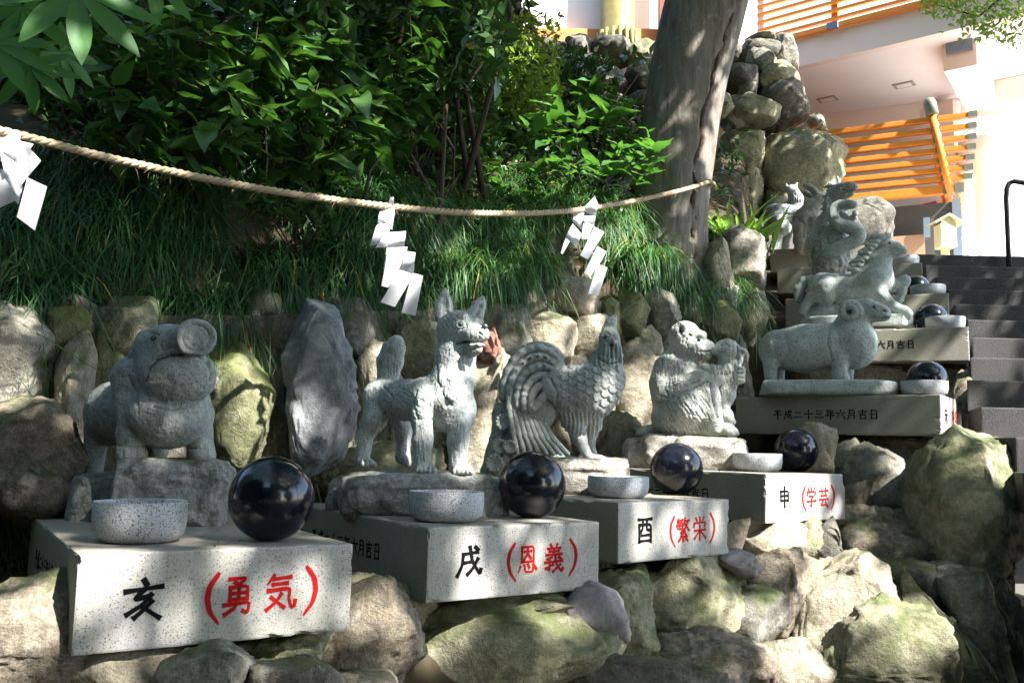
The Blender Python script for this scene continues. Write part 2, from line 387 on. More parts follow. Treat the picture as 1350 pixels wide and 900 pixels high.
# front lettering: black char, red chars; positions as fractions along the front face (u of left edge), size in m
FRONT = {1: ('inoshishi', ('yu', 'ki')), 2: ('inu', ('on', 'gi')), 3: ('tori', ('han', 'ei')), 4: ('saru', ('gaku', 'gei')), 5: ('hitsuji', ('an', 'tai'))}
DATE = ['hei', 'sei', 'ni', 'ju', 'san', 'nen', 'roku', 'gatsu', 'kichi', 'nichi']
ez = np.array([0, 0, 1.0])
def slab(root, o, eu, ev, i):
    """granite block with worn, nicked edges; its sides carry a brown film and a painted-in shade tone"""
    bm = bmesh.new(); bmesh.ops.create_cube(bm, size=1.0)
    bmesh.ops.scale(bm, vec=(BW, BD, BH), verts=bm.verts); bmesh.ops.translate(bm, vec=(BW / 2, BD / 2, -BH / 2), verts=bm.verts)
    bmesh.ops.bevel(bm, geom=bm.edges[:], offset=0.007, segments=2, affect='EDGES', profile=0.6)
    long = [e for e in bm.edges if e.calc_length() > 0.15]
    bmesh.ops.subdivide_edges(bm, edges=long, cuts=38, use_grid_fill=True)
    C = np.array([v.co[:] for v in bm.verts]); dims = np.array([BW, BD, BH]); lo = np.array([0, 0, -BH])
    near = np.sort(np.minimum(C - lo, lo + dims - C), axis=1); edge = np.clip(1 - near[:, 1] / 0.012, 0, 1)
    nz_ = fbm(C * 16 + 31.7 * i, 3, 4, 0.6); chip = edge * (np.clip(nz_ - 0.35, 0, 1) * 0.026 + 0.0012 * np.abs(nz_))
    D_ = (lo + dims / 2 - C); D_ /= np.linalg.norm(D_, axis=1, keepdims=True); C = C + D_ * chip[:, None]
    for v, q in zip(bm.verts, C): v.co = Vector(o + eu * q[0] + ev * q[1] + ez * q[2])
    bmesh.ops.recalc_face_normals(bm, faces=bm.faces[:])
    me = bpy.data.meshes.new('slab'); bm.to_mesh(me); bm.free()
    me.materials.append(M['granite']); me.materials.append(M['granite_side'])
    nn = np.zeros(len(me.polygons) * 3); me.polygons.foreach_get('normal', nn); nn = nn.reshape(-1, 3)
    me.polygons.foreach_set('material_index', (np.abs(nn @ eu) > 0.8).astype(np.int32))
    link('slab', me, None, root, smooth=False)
for i in PL:
    o, eu, ev = pframe(i)
    root = empty('granite_plinth', o + eu * BW / 2 + ev * BD / 2 - ez * BH)
    tag(root, f'speckled pale granite plinth under the stone {ANIMAL[i]}', 'plinth', 'granite plinths of the zodiac statues')
    slab(root, o, eu, ev, i)
    fn = -ev
    if i in FRONT:
        b, reds = FRONT[i]
        k = MB(); brush(k, b, o + eu * (BW * 0.150) - ez * (BH * 0.26), eu, ez, 0.110, fn, width=12)
        k.build('zodiac_character', M['ink'], root)
        z0 = o - ez * (BH * 0.30)
        for ch, u, s, w in (('(', 0.395, 0.100, 13), (reds[0], 0.490, 0.106, 11), (reds[1], 0.648, 0.106, 11), (')', 0.775, 0.100, 13)):
            k = MB(); brush(k, ch, z0 + eu * (BW * u) - ez * (0.008 if ch in '()' else 0) + (ez * 0.006 if ch == ')' else 0), eu, ez, s, fn, width=w if reds[0] not in ('han', 'on') else w - 1.5, sx=0.92)
            k.build('bracket' if ch in '()' else 'motto_character', M['red'], root)
    if i <= 7:
        sn = -eu; dx = -ev          # read from the back of the slab towards its front
        for j, ch in enumerate(DATE):
            k = MB(); brush(k, ch, o + ev * (1.075 - j * 0.071) - ez * (0.093), dx, ez, 0.064, sn, width=11, sx=0.98)
            k.build('date_character', M['ink'], root)

# ------------------------------------------------------------------ offering bowls and black balls
def pz(i): return PL[i][0][2] + EZ
BOWL = {1: (183, 713, 0.268, 0.118), 2: (588, 686.5, 0.288, 0.112), 3: (815, 655.8, 0.290, 0.100), 4: (998.5, 621.5, 0.29, 0.108)}
BALL = {1: (355, 712, 0.262), 2: (701, 682, 0.276), 3: (892, 652, 0.272), 4: (1050, 621.7, 0.268)}
def bowl_at(c, dia, h, i):
    r = dia / 2
    prof = [(r * 0.55, 0), (r * 0.80, h * 0.03), (r * 0.95, h * 0.2), (r * 1.0, h * 0.5), (r * 1.0, h * 0.96), (r * 0.985, h), (r * 0.87, h), (r * 0.855, h * 0.97), (r * 0.82, h * 0.45), (r * 0.55, h * 0.3), (0.01, h * 0.28)]
    root = MB().lathe(c, prof, 56).build('offering_bowl', M['bowl'], None, smooth=True)
    me = root.data; me.transform(Matrix.Translation(-Vector(c))); root.location = Vector(c)
    m = root.modifiers.new('edge', 'EDGE_SPLIT'); m.split_angle = math.radians(50)
    tag(root, f'round speckled granite offering bowl on the {ANIMAL[i]} plinth', 'bowl', 'offering bowls on the plinths')
def ball_at(c, dia, i):
    bm = bmesh.new(); bmesh.ops.create_uvsphere(bm, u_segments=64, v_segments=40, radius=dia / 2)
    # flattened foot where it sits
    for v in bm.verts:
        if v.co.z < -dia * 0.488: v.co.z = -dia * 0.488
    me = bpy.data.meshes.new('black_stone_ball'); bm.to_mesh(me); bm.free()
    o_ = link('black_stone_ball', me, M['ball']); o_.location = Vector((c[0], c[1], c[2] + dia * 0.488))
    tag(o_, f'polished black stone ball on the {ANIMAL[i]} plinth', 'stone ball', 'black stone balls on the plinths')
for i in (1, 2, 3, 4):
    px, py, d, h = BOWL[i]; c = on_z(px, py, pz(i)); bowl_at((c[0], c[1], pz(i) + 0.001), d, h, i)
    px, py, d = BALL[i]; c = on_z(px, py, pz(i)); ball_at((c[0], c[1], pz(i)), d, i)
for i, (bu, bv, lu, lv) in {5: (0.20, 0.13, 0.52, 0.17), 6: (0.20, 0.15, 0.55, 0.24), 7: (0.20, 0.15, 0.55, 0.24), 8: (0.20, 0.15, 0.55, 0.24)}.items():
    bowl_at(ponp(i, bu, bv), 0.29, 0.10, i); ball_at(ponp(i, lu, lv), 0.27, i)

# ------------------------------------------------------------------ ground, stairs, landing
M['step'] = Mat('stair_stone')
_m = M['step']; _n = _m.noise(2.5, 6, 0.65); _c2 = _m.mix(_m.ramp(_n, [(0.3, 0), (0.7, 1)]), (0.012, 0.0115, 0.012), (0.040, 0.038, 0.037))
_c2 = _m.mix(_m.ramp(_m.noise(120, 3), [(0.45, 0), (0.7, 1)]), _c2, (0.060, 0.057, 0.055)); _m.bump(_m.noise(70, 5), 0.35, 0.006)
M['step'] = _m.set(_c2, 0.8, 0.25)
g = MB(); g.add([(-90, -90, 0), (90, -90, 0), (90, 90, 0), (-90, 90, 0)], [(0, 1, 2, 3)])
tag(g.build('ground', M['ground']), 'grey paved ground at the foot of the bank', kind='structure')
RIS, TRD, Y0, Z0 = 0.20, 0.412, 9.49, 2.121 + EZ
def xl(y): return float(np.interp(y, [2, 3, 4, 5.3, 5.75, 6.0, 6.41, 6.85, 7.56, 7.75, 8.47, 8.7, 9.43, 9.6], [1.12, 1.675, 2.23, 2.945, 2.96, 2.98, 3.20, 3.48, 3.78, 3.79, 4.05, 4.06, 4.24, 4.27]))
stair = empty('stairs', (4, 8, 0)); tag(stair, 'dark stone staircase climbing beside the statues', kind='structure')
n = 0
while Z0 - n * RIS > 0.02:
    zt = Z0 - n * RIS; yf = Y0 - n * TRD; zb = max(0.003, zt - RIS - 0.02)
    xa = xl(yf); cuts = [xa, xa + 1.25 + 0.2 * (n % 3), xa + 2.9 - 0.15 * (n % 2), xa + 4.6]
    for a, b in zip(cuts[:-1], cuts[1:]):
        jz = random.uniform(-0.004, 0.004); jy = random.uniform(-0.006, 0.006)
        yb = yf + TRD + 0.05; sb_ = (xl(yb) - xa) if a == xa else 0.0
        mb = MB(); f4 = [(a + 0.003, yf + jy), (b - 0.003, yf + jy), (b - 0.003, yb), (a + 0.003 + sb_, yb)]
        mb.hexa([(p[0], p[1], zb) for p in f4] + [(p[0], p[1], zt + jz) for p in f4])
        mb.build('step', M['step'], stair, bevel=0.012)
    n += 1
NSTEP = n
lp = MB(); lp.add([(xl(Y0), Y0 + 0.3, Z0 - 0.012), (30, Y0 + 0.3, Z0 - 0.012), (30, 80, Z0 - 0.012), (-40, 80, Z0 - 0.012), (-40, 14, Z0 - 0.012), (xl(Y0), 14, Z0 - 0.012)], [(0, 1, 2, 3, 4, 5)])
M['paving'] = plain('landing_paving', (0.70, 0.68, 0.65), 0.8, 0.2, 0.2, 2)
tag(lp.build('landing', M['paving']), 'pale paved landing at the top of the stairs', kind='structure')

# handrail on the right of the stairs
M['iron'] = plain('dark_iron', (0.022, 0.022, 0.025), 0.4, 0.5)
hx = at_y(1330, 345, 9.4)
hr = empty('handrail', (hx[0], hx[1], Z0)); tag(hr, 'black bent pipe handrail at the head of the stairs', 'handrail')
pp = [(hx[0], hx[1], Z0 - 0.22)] + [(hx[0], hx[1], Z0 + 0.2 + 0.1 * k) for k in range(5)] + [(hx[0] + 0.01, hx[1], Z0 + 0.70), (hx[0] + 0.03, hx[1] - 0.01, Z0 + 0.755), (hx[0] + 0.075, hx[1] - 0.03, Z0 + 0.775), (hx[0] + 0.35, hx[1] - 0.9, Z0 + 0.38), (hx[0] + 0.7, hx[1] - 1.9, Z0 - 0.10)]
MB().tube(pp, 0.026, 12).build('rail', M['iron'], hr, smooth=True)
MB().tube([(hx[0] + 0.7, hx[1] - 1.9, Z0 - 0.10), (hx[0] + 0.7, hx[1] - 1.9, Z0 - 1.0)], 0.024, 12).build('post', M['iron'], hr, smooth=True)
# ------------------------------------------------------------------ shrine building on the landing
M['pink'] = plain('pale_pink_plaster', (0.88, 0.73, 0.655), 0.8, 0.2, 0.05, 2)
M['white'] = plain('white_plaster', (0.89, 0.835, 0.81), 0.8, 0.2, 0.04, 2)
M['orange'] = plain('vermilion_orange_paint', (0.80, 0.27, 0.035), 0.5, 0.4, 0.15, 5)
M['cap'] = plain('verdigris_metal_cap', (0.16, 0.17, 0.13), 0.5, 0.5, 0.3, 10)
M['concrete'] = plain('dark_stained_concrete', (0.10, 0.095, 0.09), 0.85, 0.2, 0.6, 1.6)
M['tanpanel'] = plain('tan_panel', (0.45, 0.27, 0.17), 0.7, 0.3, 0.12, 2)
M['greyblue'] = plain('grey_blue_metal', (0.17, 0.22, 0.28), 0.5, 0.4)
M['darkglass'] = Mat('dark_glass').set((0.04, 0.05, 0.06), 0.1, 0.6)
M['yellowwood'] = plain('pale_yellow_wood', (0.62, 0.55, 0.30), 0.6, 0.3, 0.1, 9)
M['fixture'] = plain('downlight_housing', (0.42, 0.36, 0.32), 0.5, 0.4)
bld = empty('shrine_building', at_y(1300, 330, 14)); bld.location.z = Z0
tag(bld, 'pale pink concrete shrine hall with orange railings above the stairs', 'building')
def H(v): v = np.array([v[0], v[1], 0.0]); return v / np.linalg.norm(v)
# lower veranda: rails run from the near corner (right) back to the left
def railing(name, corner_px, corner_Y, left_px, rails, ext_r, r, mat, parent, caps=True, ext_l=0.0):
    c = at_y(corner_px[0], corner_px[1], corner_Y); l = on_z(left_px[0], left_px[1], c[2])
    e = H(l - c); L = np.linalg.norm((l - c)[:2]); return c, e, L
# lower veranda railing
c0, e0, L0 = railing('r', (1232, 158), 11.0, (1085, 176.5), None, 0, 0, None, None)
ver = empty('veranda_railing', c0); ver.location.z = Z0 + 0.9
tag(ver, 'orange veranda railing of stacked rails with capped corner post', 'railing')
nv = np.array([-e0[1], e0[0], 0]);  nv = nv if nv[1] < 0 else -nv        # towards the camera
pys = [158, 172, 186, 199, 212, 224.5, 236, 250]
for k, py in enumerate(pys):
    cc = at_y(1232 + 2.6 * k, py, 11.0)
    xr = [51, 48, 45, 42, 38, 34, 31, 18][k] * 11.0 / F
    th = 0.062 if k < 7 else 0.11
    q = MB(); a = cc - e0 * xr; b = cc + e0 * 3.2
    q.box(a - nv * 0.04 - ez * th / 2, e0 * (1.9 + xr), nv * 0.08, ez * th); rl_ = q.build('rail', M['orange'], ver, bevel=0.006)
    q = MB(); q.box(a - e0 * 0.012 - nv * 0.046 - ez * (th / 2 + 0.006), e0 * 0.10, nv * 0.092, ez * (th + 0.012)); q.build('rail_cap', M['cap'], rl_)
    # crossing rail end pointing out at the corner
    q = MB(); q.box(cc + nv * 0.05 - e0 * 0.04 - ez * (th / 2 + 0.004), e0 * 0.09, -nv * 2.2, ez * (th + 0.003)); cr__ = q.build('cross_rail', M['orange'], ver, bevel=0.005)
    q = MB(); q.box(cc + nv * 0.06 - e0 * 0.046 - ez * (th / 2 + 0.008), e0 * 0.10, -nv * 0.09, ez * (th + 0.013)); q.build('rail_cap', M['cap'], cr__)
pt, pb = at_y(1228, 146, 10.98), at_y(1252, 256, 10.98)
MB().tube([pb, pb + (pt - pb) * 0.5, pt], 0.052, 14).build('corner_post', M['orange'], ver, smooth=True)
dd = (pt - pb) / np.linalg.norm(pt - pb)
MB().tube([pt - dd * 0.06, pt - dd * 0.05, pt + dd * 0.10, pt + dd * 0.15, pt + dd * 0.17], [0.06, 0.075, 0.075, 0.055, 0.015], 16).build('finial', M['cap'], ver, smooth=True)
# posters and bright wall behind the rails
dk = at_y(1112, 300, 11.4)
# dark concrete base of the veranda
cb = at_y(1257, 268, 11.1)
base = MB(); base.box(np.array([cb[0], cb[1], Z0 - 0.008]), e0 * 3.4, -nv * 3.0, ez * (cb[2] - Z0 + 0.03)); base.build('veranda_base', M['concrete'], bld, bevel=0.01)
tb = at_y(1219, 310, 11.05)
MB().box(np.array([tb[0], tb[1], Z0 - 0.004]) , e0 * 2.6, nv * 0.03, ez * (at_y(1219, 309, 11.05)[2] - Z0)).build('tan_panel', M['tanpanel'], bld)
px_ = at_y(1226, 300, 11.0)
MB().box(px_ - ez * 0.12, e0 * 0.07, nv * 0.05, ez * 0.24).build('meter_box', M['greyblue'], bld)
jp = at_y(1268, 300, 11.08); MB().box(np.array([jp[0], jp[1], Z0]), e0 * 0.10, nv * 0.06, ez * (cb[2] - Z0 + 0.05)).build('drain_pipe', M['greyblue'], bld)
# hall wall and lower interior behind
w0 = at_y(1262, 300, 13.2); w1 = at_y(1000, 300, 16.5)
q = MB(); ew = H(w1 - w0); q.box(np.array([w0[0], w0[1], Z0]) , ew * 6.5, np.array([-ew[1], ew[0], 0]) * -0.2, ez * 3.2); q.build('hall_wall', M['pink'], bld)
for k, (a_, b_, z_) in enumerate(((0.3, 0.7, 1.35), (0.9, 1.6, 1.30), (1.8, 2.2, 1.4), (2.4, 3.0, 1.32))):
    nn = np.array([-ew[1], ew[0], 0]); nn = nn if nn[1] < 0 else -nn
    col = [(0.55, 0.06, 0.05), (0.12, 0.2, 0.4), (0.7, 0.66, 0.6), (0.5, 0.08, 0.1)][k]
    MB().box(np.array([w0[0], w0[1], Z0 + z_]) + ew * a_ + nn * 0.02, ew * (b_ - a_), nn * 0.02, ez * 0.35).build('notice_board', plain('notice%d' % k, col, 0.6), bld)
# round column and side wall at right of the veranda
cl = at_y(1302, 330, 13.0)
MB().lathe((cl[0], cl[1], Z0 - 0.01), [(0.36, 0), (0.36, 0.12), (0.31, 0.14), (0.30, 2.15), (0.34, 2.2), (0.34, 2.5)], 36).build('round_column', M['pink'], bld, smooth=True)
# steps-like slatted white wall between veranda and column
sw = at_y(1262, 330, 11.6)
for k in range(16):
    MB().box(np.array([sw[0] + 0.012 * k, sw[1] + 0.02, Z0 + k * 0.105]), (0.50 - 0.012 * k, 0.45, 0), (-0.05, 0.08, 0), (0, 0, 0.09)).build('wall_board', M['white'], bld)
# upper floor: soffit, fascia, beams
zs = at_y(1192, 112, 13.0)[2]
fl = on_z(1050, 92, zs); fr = on_z(1345, 22, zs)
ef = H(fr - fl); nf = np.array([ef[1], -ef[0], 0])     # nf towards camera side
if nf[1] > 0: nf = -nf
A = fl - ef * 6; Lf = 9.2
q = MB(); q.box(A, ef * Lf, -nf * 9, ez * 0.32); q.build('soffit_slab', M['white'], bld)
q = MB(); q.box(A + nf * 0.003 - ez * 0.02, ef * Lf, nf * 0.12, ez * 0.40); q.build('fascia', M['pink'], bld)
q = MB(); q.box(A + nf * 0.10 + ez * 0.385, ef * Lf, nf * 0.10, ez * 0.07); q.build('base_rail', M['orange'], bld)
for (px, py) in ((1091, 130.5), (1192, 111.5)):
    p = on_z(px, py, zs)
    dl_ = MB().box(p - ef * 0.14 - nf * 0.1 - ez * 0.015, ef * 0.28, nf * 0.2, ez * 0.013).build('downlight', M['fixture'], bld)
    MB().box(p - ef * 0.10 - nf * 0.065 - ez * 0.022, ef * 0.20, nf * 0.13, ez * 0.006).build('lens', M['white'], dl_)
# beam under the soffit along the hall, and the cross beam out to the bracket
bl = on_z(1085, 150, zs); br = on_z(1275, 128, zs); eb = H(br - bl)
q = MB(); q.box(bl - eb * 4 - ez * 0.33, eb * 7.4, np.array([-eb[1], eb[0], 0]) * 0.35, ez * 0.327); q.build('hall_beam', M['pink'], bld)
ca = np.array([cl[0], cl[1], zs]); cf = on_z(1262, 50, zs); ec = H(cf - ca); lc = np.linalg.norm((cf - ca)[:2])
sc_ = np.array([-ec[1], ec[0], 0])
q = MB(); q.box(ca - sc_ * 0.2 - ez * 0.36, ec * (lc - 0.15), sc_ * 0.4, ez * 0.357); q.build('cross_beam', M['pink'], bld)
q = MB(); q.box(ca + ec * (lc - 0.2) - sc_ * 0.16 - ez * 0.14, ec * 0.1, sc_ * 0.32, ez * 0.40); q.build('beam_bracket', M['greyblue'], bld)
cr_ = at_y(1350, 122, 12.0)
q = MB(); q.box(ca - ez * 0.34 - nf * 0.15, ef * 1.6, nf * 0.3, ez * 0.33); q.build('side_beam', M['pink'], bld)
# upper railing
up = empty('balcony_railing', A + ef * 7); up.location.z = zs + 0.4
tag(up, 'orange slatted railing along the upper balcony', 'railing')
hs = [0.50, 0.62, 0.74, 0.86, 0.98, 1.10, 1.24]
for k, h in enumerate(hs):
    q = MB(); q.box(A + nf * 0.13 + ez * h, ef * Lf, nf * 0.06, ez * (0.045 if k < 6 else 0.075)); q.build('rail', M['orange'], up)
for k in range(5):
    q = MB(); q.box(A + ef * (2.2 + 1.45 * k) + nf * 0.085 + ez * 0.44, ef * 0.09, nf * 0.05, ez * 0.84); q.build('post', M['orange'], up)
    q = MB(); q.box(A + ef * (2.17 + 1.45 * k) + nf * 0.21 + ez * 0.36, ef * 0.15, nf * 0.04, ez * 0.09); q.build('rail_bracket', M['greyblue'], up)
q = MB(); q.box(A - nf * 2.5 + ez * 0.33, ef * Lf, -nf * 0.3, ez * 4.5); q.build('upper_wall', M['pink'], bld)
# back of the ground floor: doors, notices
bw = at_y(1335, 300, 17.5)
MB().box(np.array([bw[0] - 0.9, bw[1], Z0]), (4, 0, 0), (0, 0.3, 0), (0, 0, 3.4)).build('back_wall', M['white'], bld)
for k in range(3):
    x0 = bw[0] - 0.25 + 0.62 * k
    df_ = MB().box((x0, bw[1] - 0.04, Z0), (0.56, 0, 0), (0, 0.035, 0), (0, 0, 1.75)).build('door', plain('door_grey%d' % k, (0.38, 0.33, 0.32), 0.6), bld)
    MB().box((x0 + 0.07, bw[1] - 0.06, Z0 + 0.1), (0.42, 0, 0), (0, 0.02, 0), (0, 0, 1.5)).build('pane', M['darkglass'] if k else M['white'], df_)
MB().box((bw[0] + 0.02, bw[1] - 0.09, Z0 + 0.95), (0.22, 0, 0), (0, 0.02, 0), (0, 0, 0.16)).build('red_notice', M['red'], bld)
rw = at_y(1315, 320, 13.6)
mb = MB(); mb.tube([(rw[0] + 0.22 * math.cos(t), rw[1], Z0 + 0.30 + 0.22 * math.sin(t)) for t in np.linspace(0, 6.283, 20)], 0.02, 6, cap=False); mb.build('round_emblem', M['red'], bld)

# small wooden shrine box on a post at the head of the stairs
bx = at_y(1246, 306, 10.4)
sb = empty('offering_box', (bx[0], bx[1], Z0)); tag(sb, 'small pale yellow wooden box with gabled roof on a post', 'offering box')
s_ = 10.4 / F
zb0, zb1 = at_y(1246, 327, 10.4)[2], at_y(1246, 297, 10.4)[2]
MB().box((bx[0] - 0.035, bx[1] - 0.02, Z0 - 0.02), (0.07, 0, 0), (0, 0.07, 0), (0, 0, zb0 - Z0 + 0.03)).build('post', M['yellowwood'], sb)
MB().box((bx[0] - 0.09, bx[1] - 0.09, zb0), (0.18, 0, 0), (0, 0.18, 0), (0, 0, zb1 - zb0)).build('cabinet', M['yellowwood'], sb, bevel=0.004)
za = at_y(1246, 288, 10.4)[2]
mb = MB()
for sg in (-1, 1):
    P0 = np.array([bx[0], bx[1] - 0.13, za + 0.012]); P1 = np.array([bx[0] + sg * 0.165, bx[1] - 0.13, zb1 - 0.01])
    mb.hexa([P0, P1, P1 + (0, 0.26, 0), P0 + (0, 0.26, 0), P0 + ez * 0.022, P1 + ez * 0.022, P1 + (0, 0.26, 0.022), P0 + (0, 0.26, 0.022)])
mb.build('roof', M['yellowwood'], sb)
mb = MB(); mb.add([(bx[0] - 0.09, bx[1] - 0.088, zb1), (bx[0] + 0.09, bx[1] - 0.088, zb1), (bx[0], bx[1] - 0.088, za)], [(0, 1, 2)]); mb.build('gable', M['yellowwood'], sb)
MB().box((bx[0] - 0.035, bx[1] - 0.097, zb0 + 0.07), (0.07, 0, 0), (0, 0.006, 0), (0, 0, 0.12)).build('paper_label', M['white'], sb)

# ------------------------------------------------------------------ hall up on the left, behind the upper rock wall
M['gold'] = plain('gilded_column', (0.20, 0.165, 0.05), 0.45, 0.5, 0.4, 9, Metallic=0.3)
M['orangebrown'] = plain('orange_brown_beam', (0.55, 0.22, 0.07), 0.6, 0.3, 0.15, 4)
hall = empty('upper_hall', at_y(815, 60, 12.5)); tag(hall, 'white walled hall with gilded column above the rock wall', 'building')
hl, hrr = at_y(640, 20, 12.6), at_y(1010, 20, 12.6)
zbm0, zbm1 = at_y(740, 58, 12.5)[2], at_y(740, 38, 12.5)[2]
MB().box((hl[0], 12.7, zbm0 - 0.4), (hrr[0] - hl[0], 0, 0), (0, 0.3, 0), (0, 0, 3)).build('white_wall', M['white'], hall)
c_ = at_y(814, 60, 12.45)
for (a, b) in ((hl[0], c_[0] - 0.2), (c_[0] + 0.2, at_y(868, 40, 12.5)[0] + 0.5)):
    MB().box((a, 12.48, zbm0 + (0.02 if a > 0.5 else 0)), (b - a, 0, 0), (0, 0.219, 0), (0, 0, zbm1 - zbm0)).build('sill_beam', M['orangebrown'], hall, bevel=0.008)
MB().lathe((c_[0], 12.45, zbm0 - 0.25), [(0.27, 0), (0.27, 0.2), (0.24, 0.24), (0.235, 2.6)], 30).build('gilded_column', M['gold'], hall, smooth=True)
for k in range(9):
    a = math.pi + math.pi * (k + 0.5) / 9
    MB().tube([(c_[0] + 0.285 * math.cos(a), 12.45 + 0.285 * math.sin(a), zbm0 - 0.25), (c_[0] + 0.275 * math.cos(a), 12.45 + 0.275 * math.sin(a), zbm0 + 0.13)], 0.03, 8).build('column_lobe', M['gold'], hall, smooth=True)
MB().box((at_y(868, 40, 12.4)[0], 12.3, zbm0), (0.25, 0, 0), (0, 0.15, 0), (0, 0, 1.6)).build('red_pillar', plain('dark_red_pillar', (0.20, 0.06, 0.035), 0.6), hall)
# ------------------------------------------------------------------ rocks
def ico(sub):
    bm = bmesh.new(); bmesh.ops.create_icosphere(bm, subdivisions=sub, radius=1.0)
    bm.verts.ensure_lookup_table()
    V = np.array([v.co[:] for v in bm.verts]); Fc = np.array([[v.index for v in f.verts] for f in bm.faces]); bm.free(); return V, Fc
ICO = {k: ico(k) for k in (3, 4, 5, 6)}
def rock_frame(px, py, Y):
    A = at_y(px, py, Y); d = A - CAM; f = H(d); r = np.array([f[1], -f[0], 0]); return A, r, f
def shape_rock(R_of_theta, ctr, right, fwd, upv, thick, seed, sub=4, rough=1.0, facets=9, e1=0.55, e2=0.75, back=1.0):
    D, Fc = ICO[sub]
    r_ = np.random.default_rng(seed)
    dx, dy, dz = D[:, 0], D[:, 1], D[:, 2]
    th = np.arctan2(dz, dx); rho = np.sqrt(dx * dx + dz * dz)
    Rt = R_of_theta(th)
    q = rho ** e1
    a = Rt * q * np.cos(th); b = Rt * q * np.sin(th)
    c = np.sign(dy) * np.abs(dy) ** e2 * thick * np.where(dy > 0, back, 1.0)
    size = float(np.mean(Rt)); P = np.stack([a, c, b], 1)
    ext = np.array([np.abs(a).max(), thick, np.abs(b).max()])
    # flat facets, as broken stone has
    for _ in range(facets):
        n = r_.normal(size=3); n[1] = -abs(n[1]) * 1.1; n /= np.linalg.norm(n)
        h = (np.abs(n * ext) ** 1.4).sum() ** (1 / 1.4) * r_.uniform(0.58, 0.84)
        over = P @ n - h; k = 0.02 * size
        ov = np.where(over > 0, over, 0)
        P = P - np.outer(ov * 0.9, n)
    W = P + r_.uniform(-50, 50, 3)
    n1 = fbm(W * (1.6 / size), seed, 4); n2 = fbm(W * (6.0 / size), seed + 5, 4, 0.55); n3 = fbm(W * (19.0 / size), seed + 9, 3, 0.6)
    rid = 1 - np.abs(fbm(W * (2.6 / size) * np.array([1, 1, 1.7]), seed + 3, 3))
    N = D * np.array([1.0, 0.8, 1.0])
    disp = size * rough * (0.085 * n1 + 0.042 * n2 + 0.02 * n3 - 0.05 * np.clip(rid - 0.84, 0, 1) * 4)
    P = P + N * disp[:, None]
    V = ctr + np.outer(P[:, 0], right) + np.outer(P[:, 1], fwd) + np.outer(P[:, 2], upv)
    return V, Fc
def poly_radius(pts):
    pts = np.array(pts); n = 180
    th = np.linspace(-math.pi, math.pi, n, endpoint=False); R = np.zeros(n)
    A = pts; B = np.roll(pts, -1, 0)
    for k, t in enumerate(th):
        d = np.array([math.cos(t), math.sin(t)]); best = 0
        e = B - A; den = d[0] * e[:, 1] - d[1] * e[:, 0]
        with np.errstate(all='ignore'):
            tt = (A[:, 0] * e[:, 1] - A[:, 1] * e[:, 0]) / den
            uu = (A[:, 0] * d[1] - A[:, 1] * d[0]) / den
        ok = (np.abs(den) > 1e-12) & (uu >= -1e-6) & (uu <= 1 + 1e-6) & (tt > 0)
        R[k] = tt[ok].max() if ok.any() else 0
    ker = np.array([1, 2, 3, 4, 3, 2, 1.0]); ker /= ker.sum()
    Rp = np.concatenate([R[-3:], R, R[:3]]); R = np.convolve(Rp, ker, 'valid')
    return lambda t: np.interp(t, np.append(th, math.pi), np.append(R, R[0]))
def rock(outline, Y, thick, mat, parent, seed, name='stone', sub=4, rough=1.0, facets=15, lean=0.0, yaw=0.0, e1=0.42, e2=0.6, grow=1.04):
    o = np.array(outline, float); ctr = (o.min(0) + o.max(0)) / 2
    A, r, f = rock_frame(ctr[0], ctr[1], Y)
    s = (A[1]) / F * 1.0
    cth = abs(f[1])
    loc = np.stack([(o[:, 0] - ctr[0]) * s * cth * grow / max(cth, .3) * cth, (ctr[1] - o[:, 1]) * s * grow], 1)
    loc[:, 0] /= cth
    # lean: the face tilts back with height
    up = np.array([0, 0, 1.0]); fwd = f.copy()
    if lean:
        c, sn = math.cos(lean), math.sin(lean); up, fwd = up * c + f * sn, f * c - up * sn
    V, Fc = shape_rock(poly_radius(loc), A + f * thick * 0.55, r, fwd, up, thick, seed, sub, rough, facets, e1, e2)
    for _ in range(2):                      # bring the stone to its measured width and height
        q = V - CAM; d = q @ FW
        ppx = 675 + F * (q @ RT) / d; ppy = 450 - F * (q @ UP) / d
        kx = np.ptp(o[:, 0]) * grow / np.ptp(ppx); kz = np.ptp(o[:, 1]) * grow / np.ptp(ppy)
        w = V - A
        V = V + np.outer((w @ r) * (kx - 1), r) + np.outer(w[:, 2] * (kz - 1), np.array([0, 0, 1.0]))
        q = V - CAM; d = q @ FW
        ppx = 675 + F * (q @ RT) / d; ppy = 450 - F * (q @ UP) / d
        V = V + r * ((ctr[0] - (ppx.min() + ppx.max()) / 2) * s) + np.array([0, 0, 1.0]) * (((ppy.min() + ppy.max()) / 2 - ctr[1]) * s)
    return link(name, mesh_np(name, V, Fc), mat, parent)

M['r_grey'] = rockmat('rock_grey', (0.24, 0.222, 0.175), (0.38, 0.35, 0.28), (0.07, 0.07, 0.065), 0.25)
M['r_tan'] = rockmat('rock_tan', (0.31, 0.268, 0.19), (0.44, 0.395, 0.295), (0.13, 0.108, 0.075), 0.15)
M['r_moss'] = rockmat('rock_mossy', (0.265, 0.245, 0.155), (0.41, 0.375, 0.25), (0.10, 0.105, 0.075), 0.65)
M['r_green'] = rockmat('rock_green', (0.15, 0.155, 0.085), (0.23, 0.225, 0.125), (0.07, 0.075, 0.035), 0.6, (0.11, 0.125, 0.03))
M['r_slate'] = rockmat('rock_blue_slate', (0.185, 0.195, 0.20), (0.265, 0.275, 0.28), (0.11, 0.118, 0.12), 0.0, bump=0.5)
M['r_dark'] = rockmat('rock_dark', (0.13, 0.118, 0.095), (0.21, 0.195, 0.165), (0.04, 0.04, 0.035), 0.35)
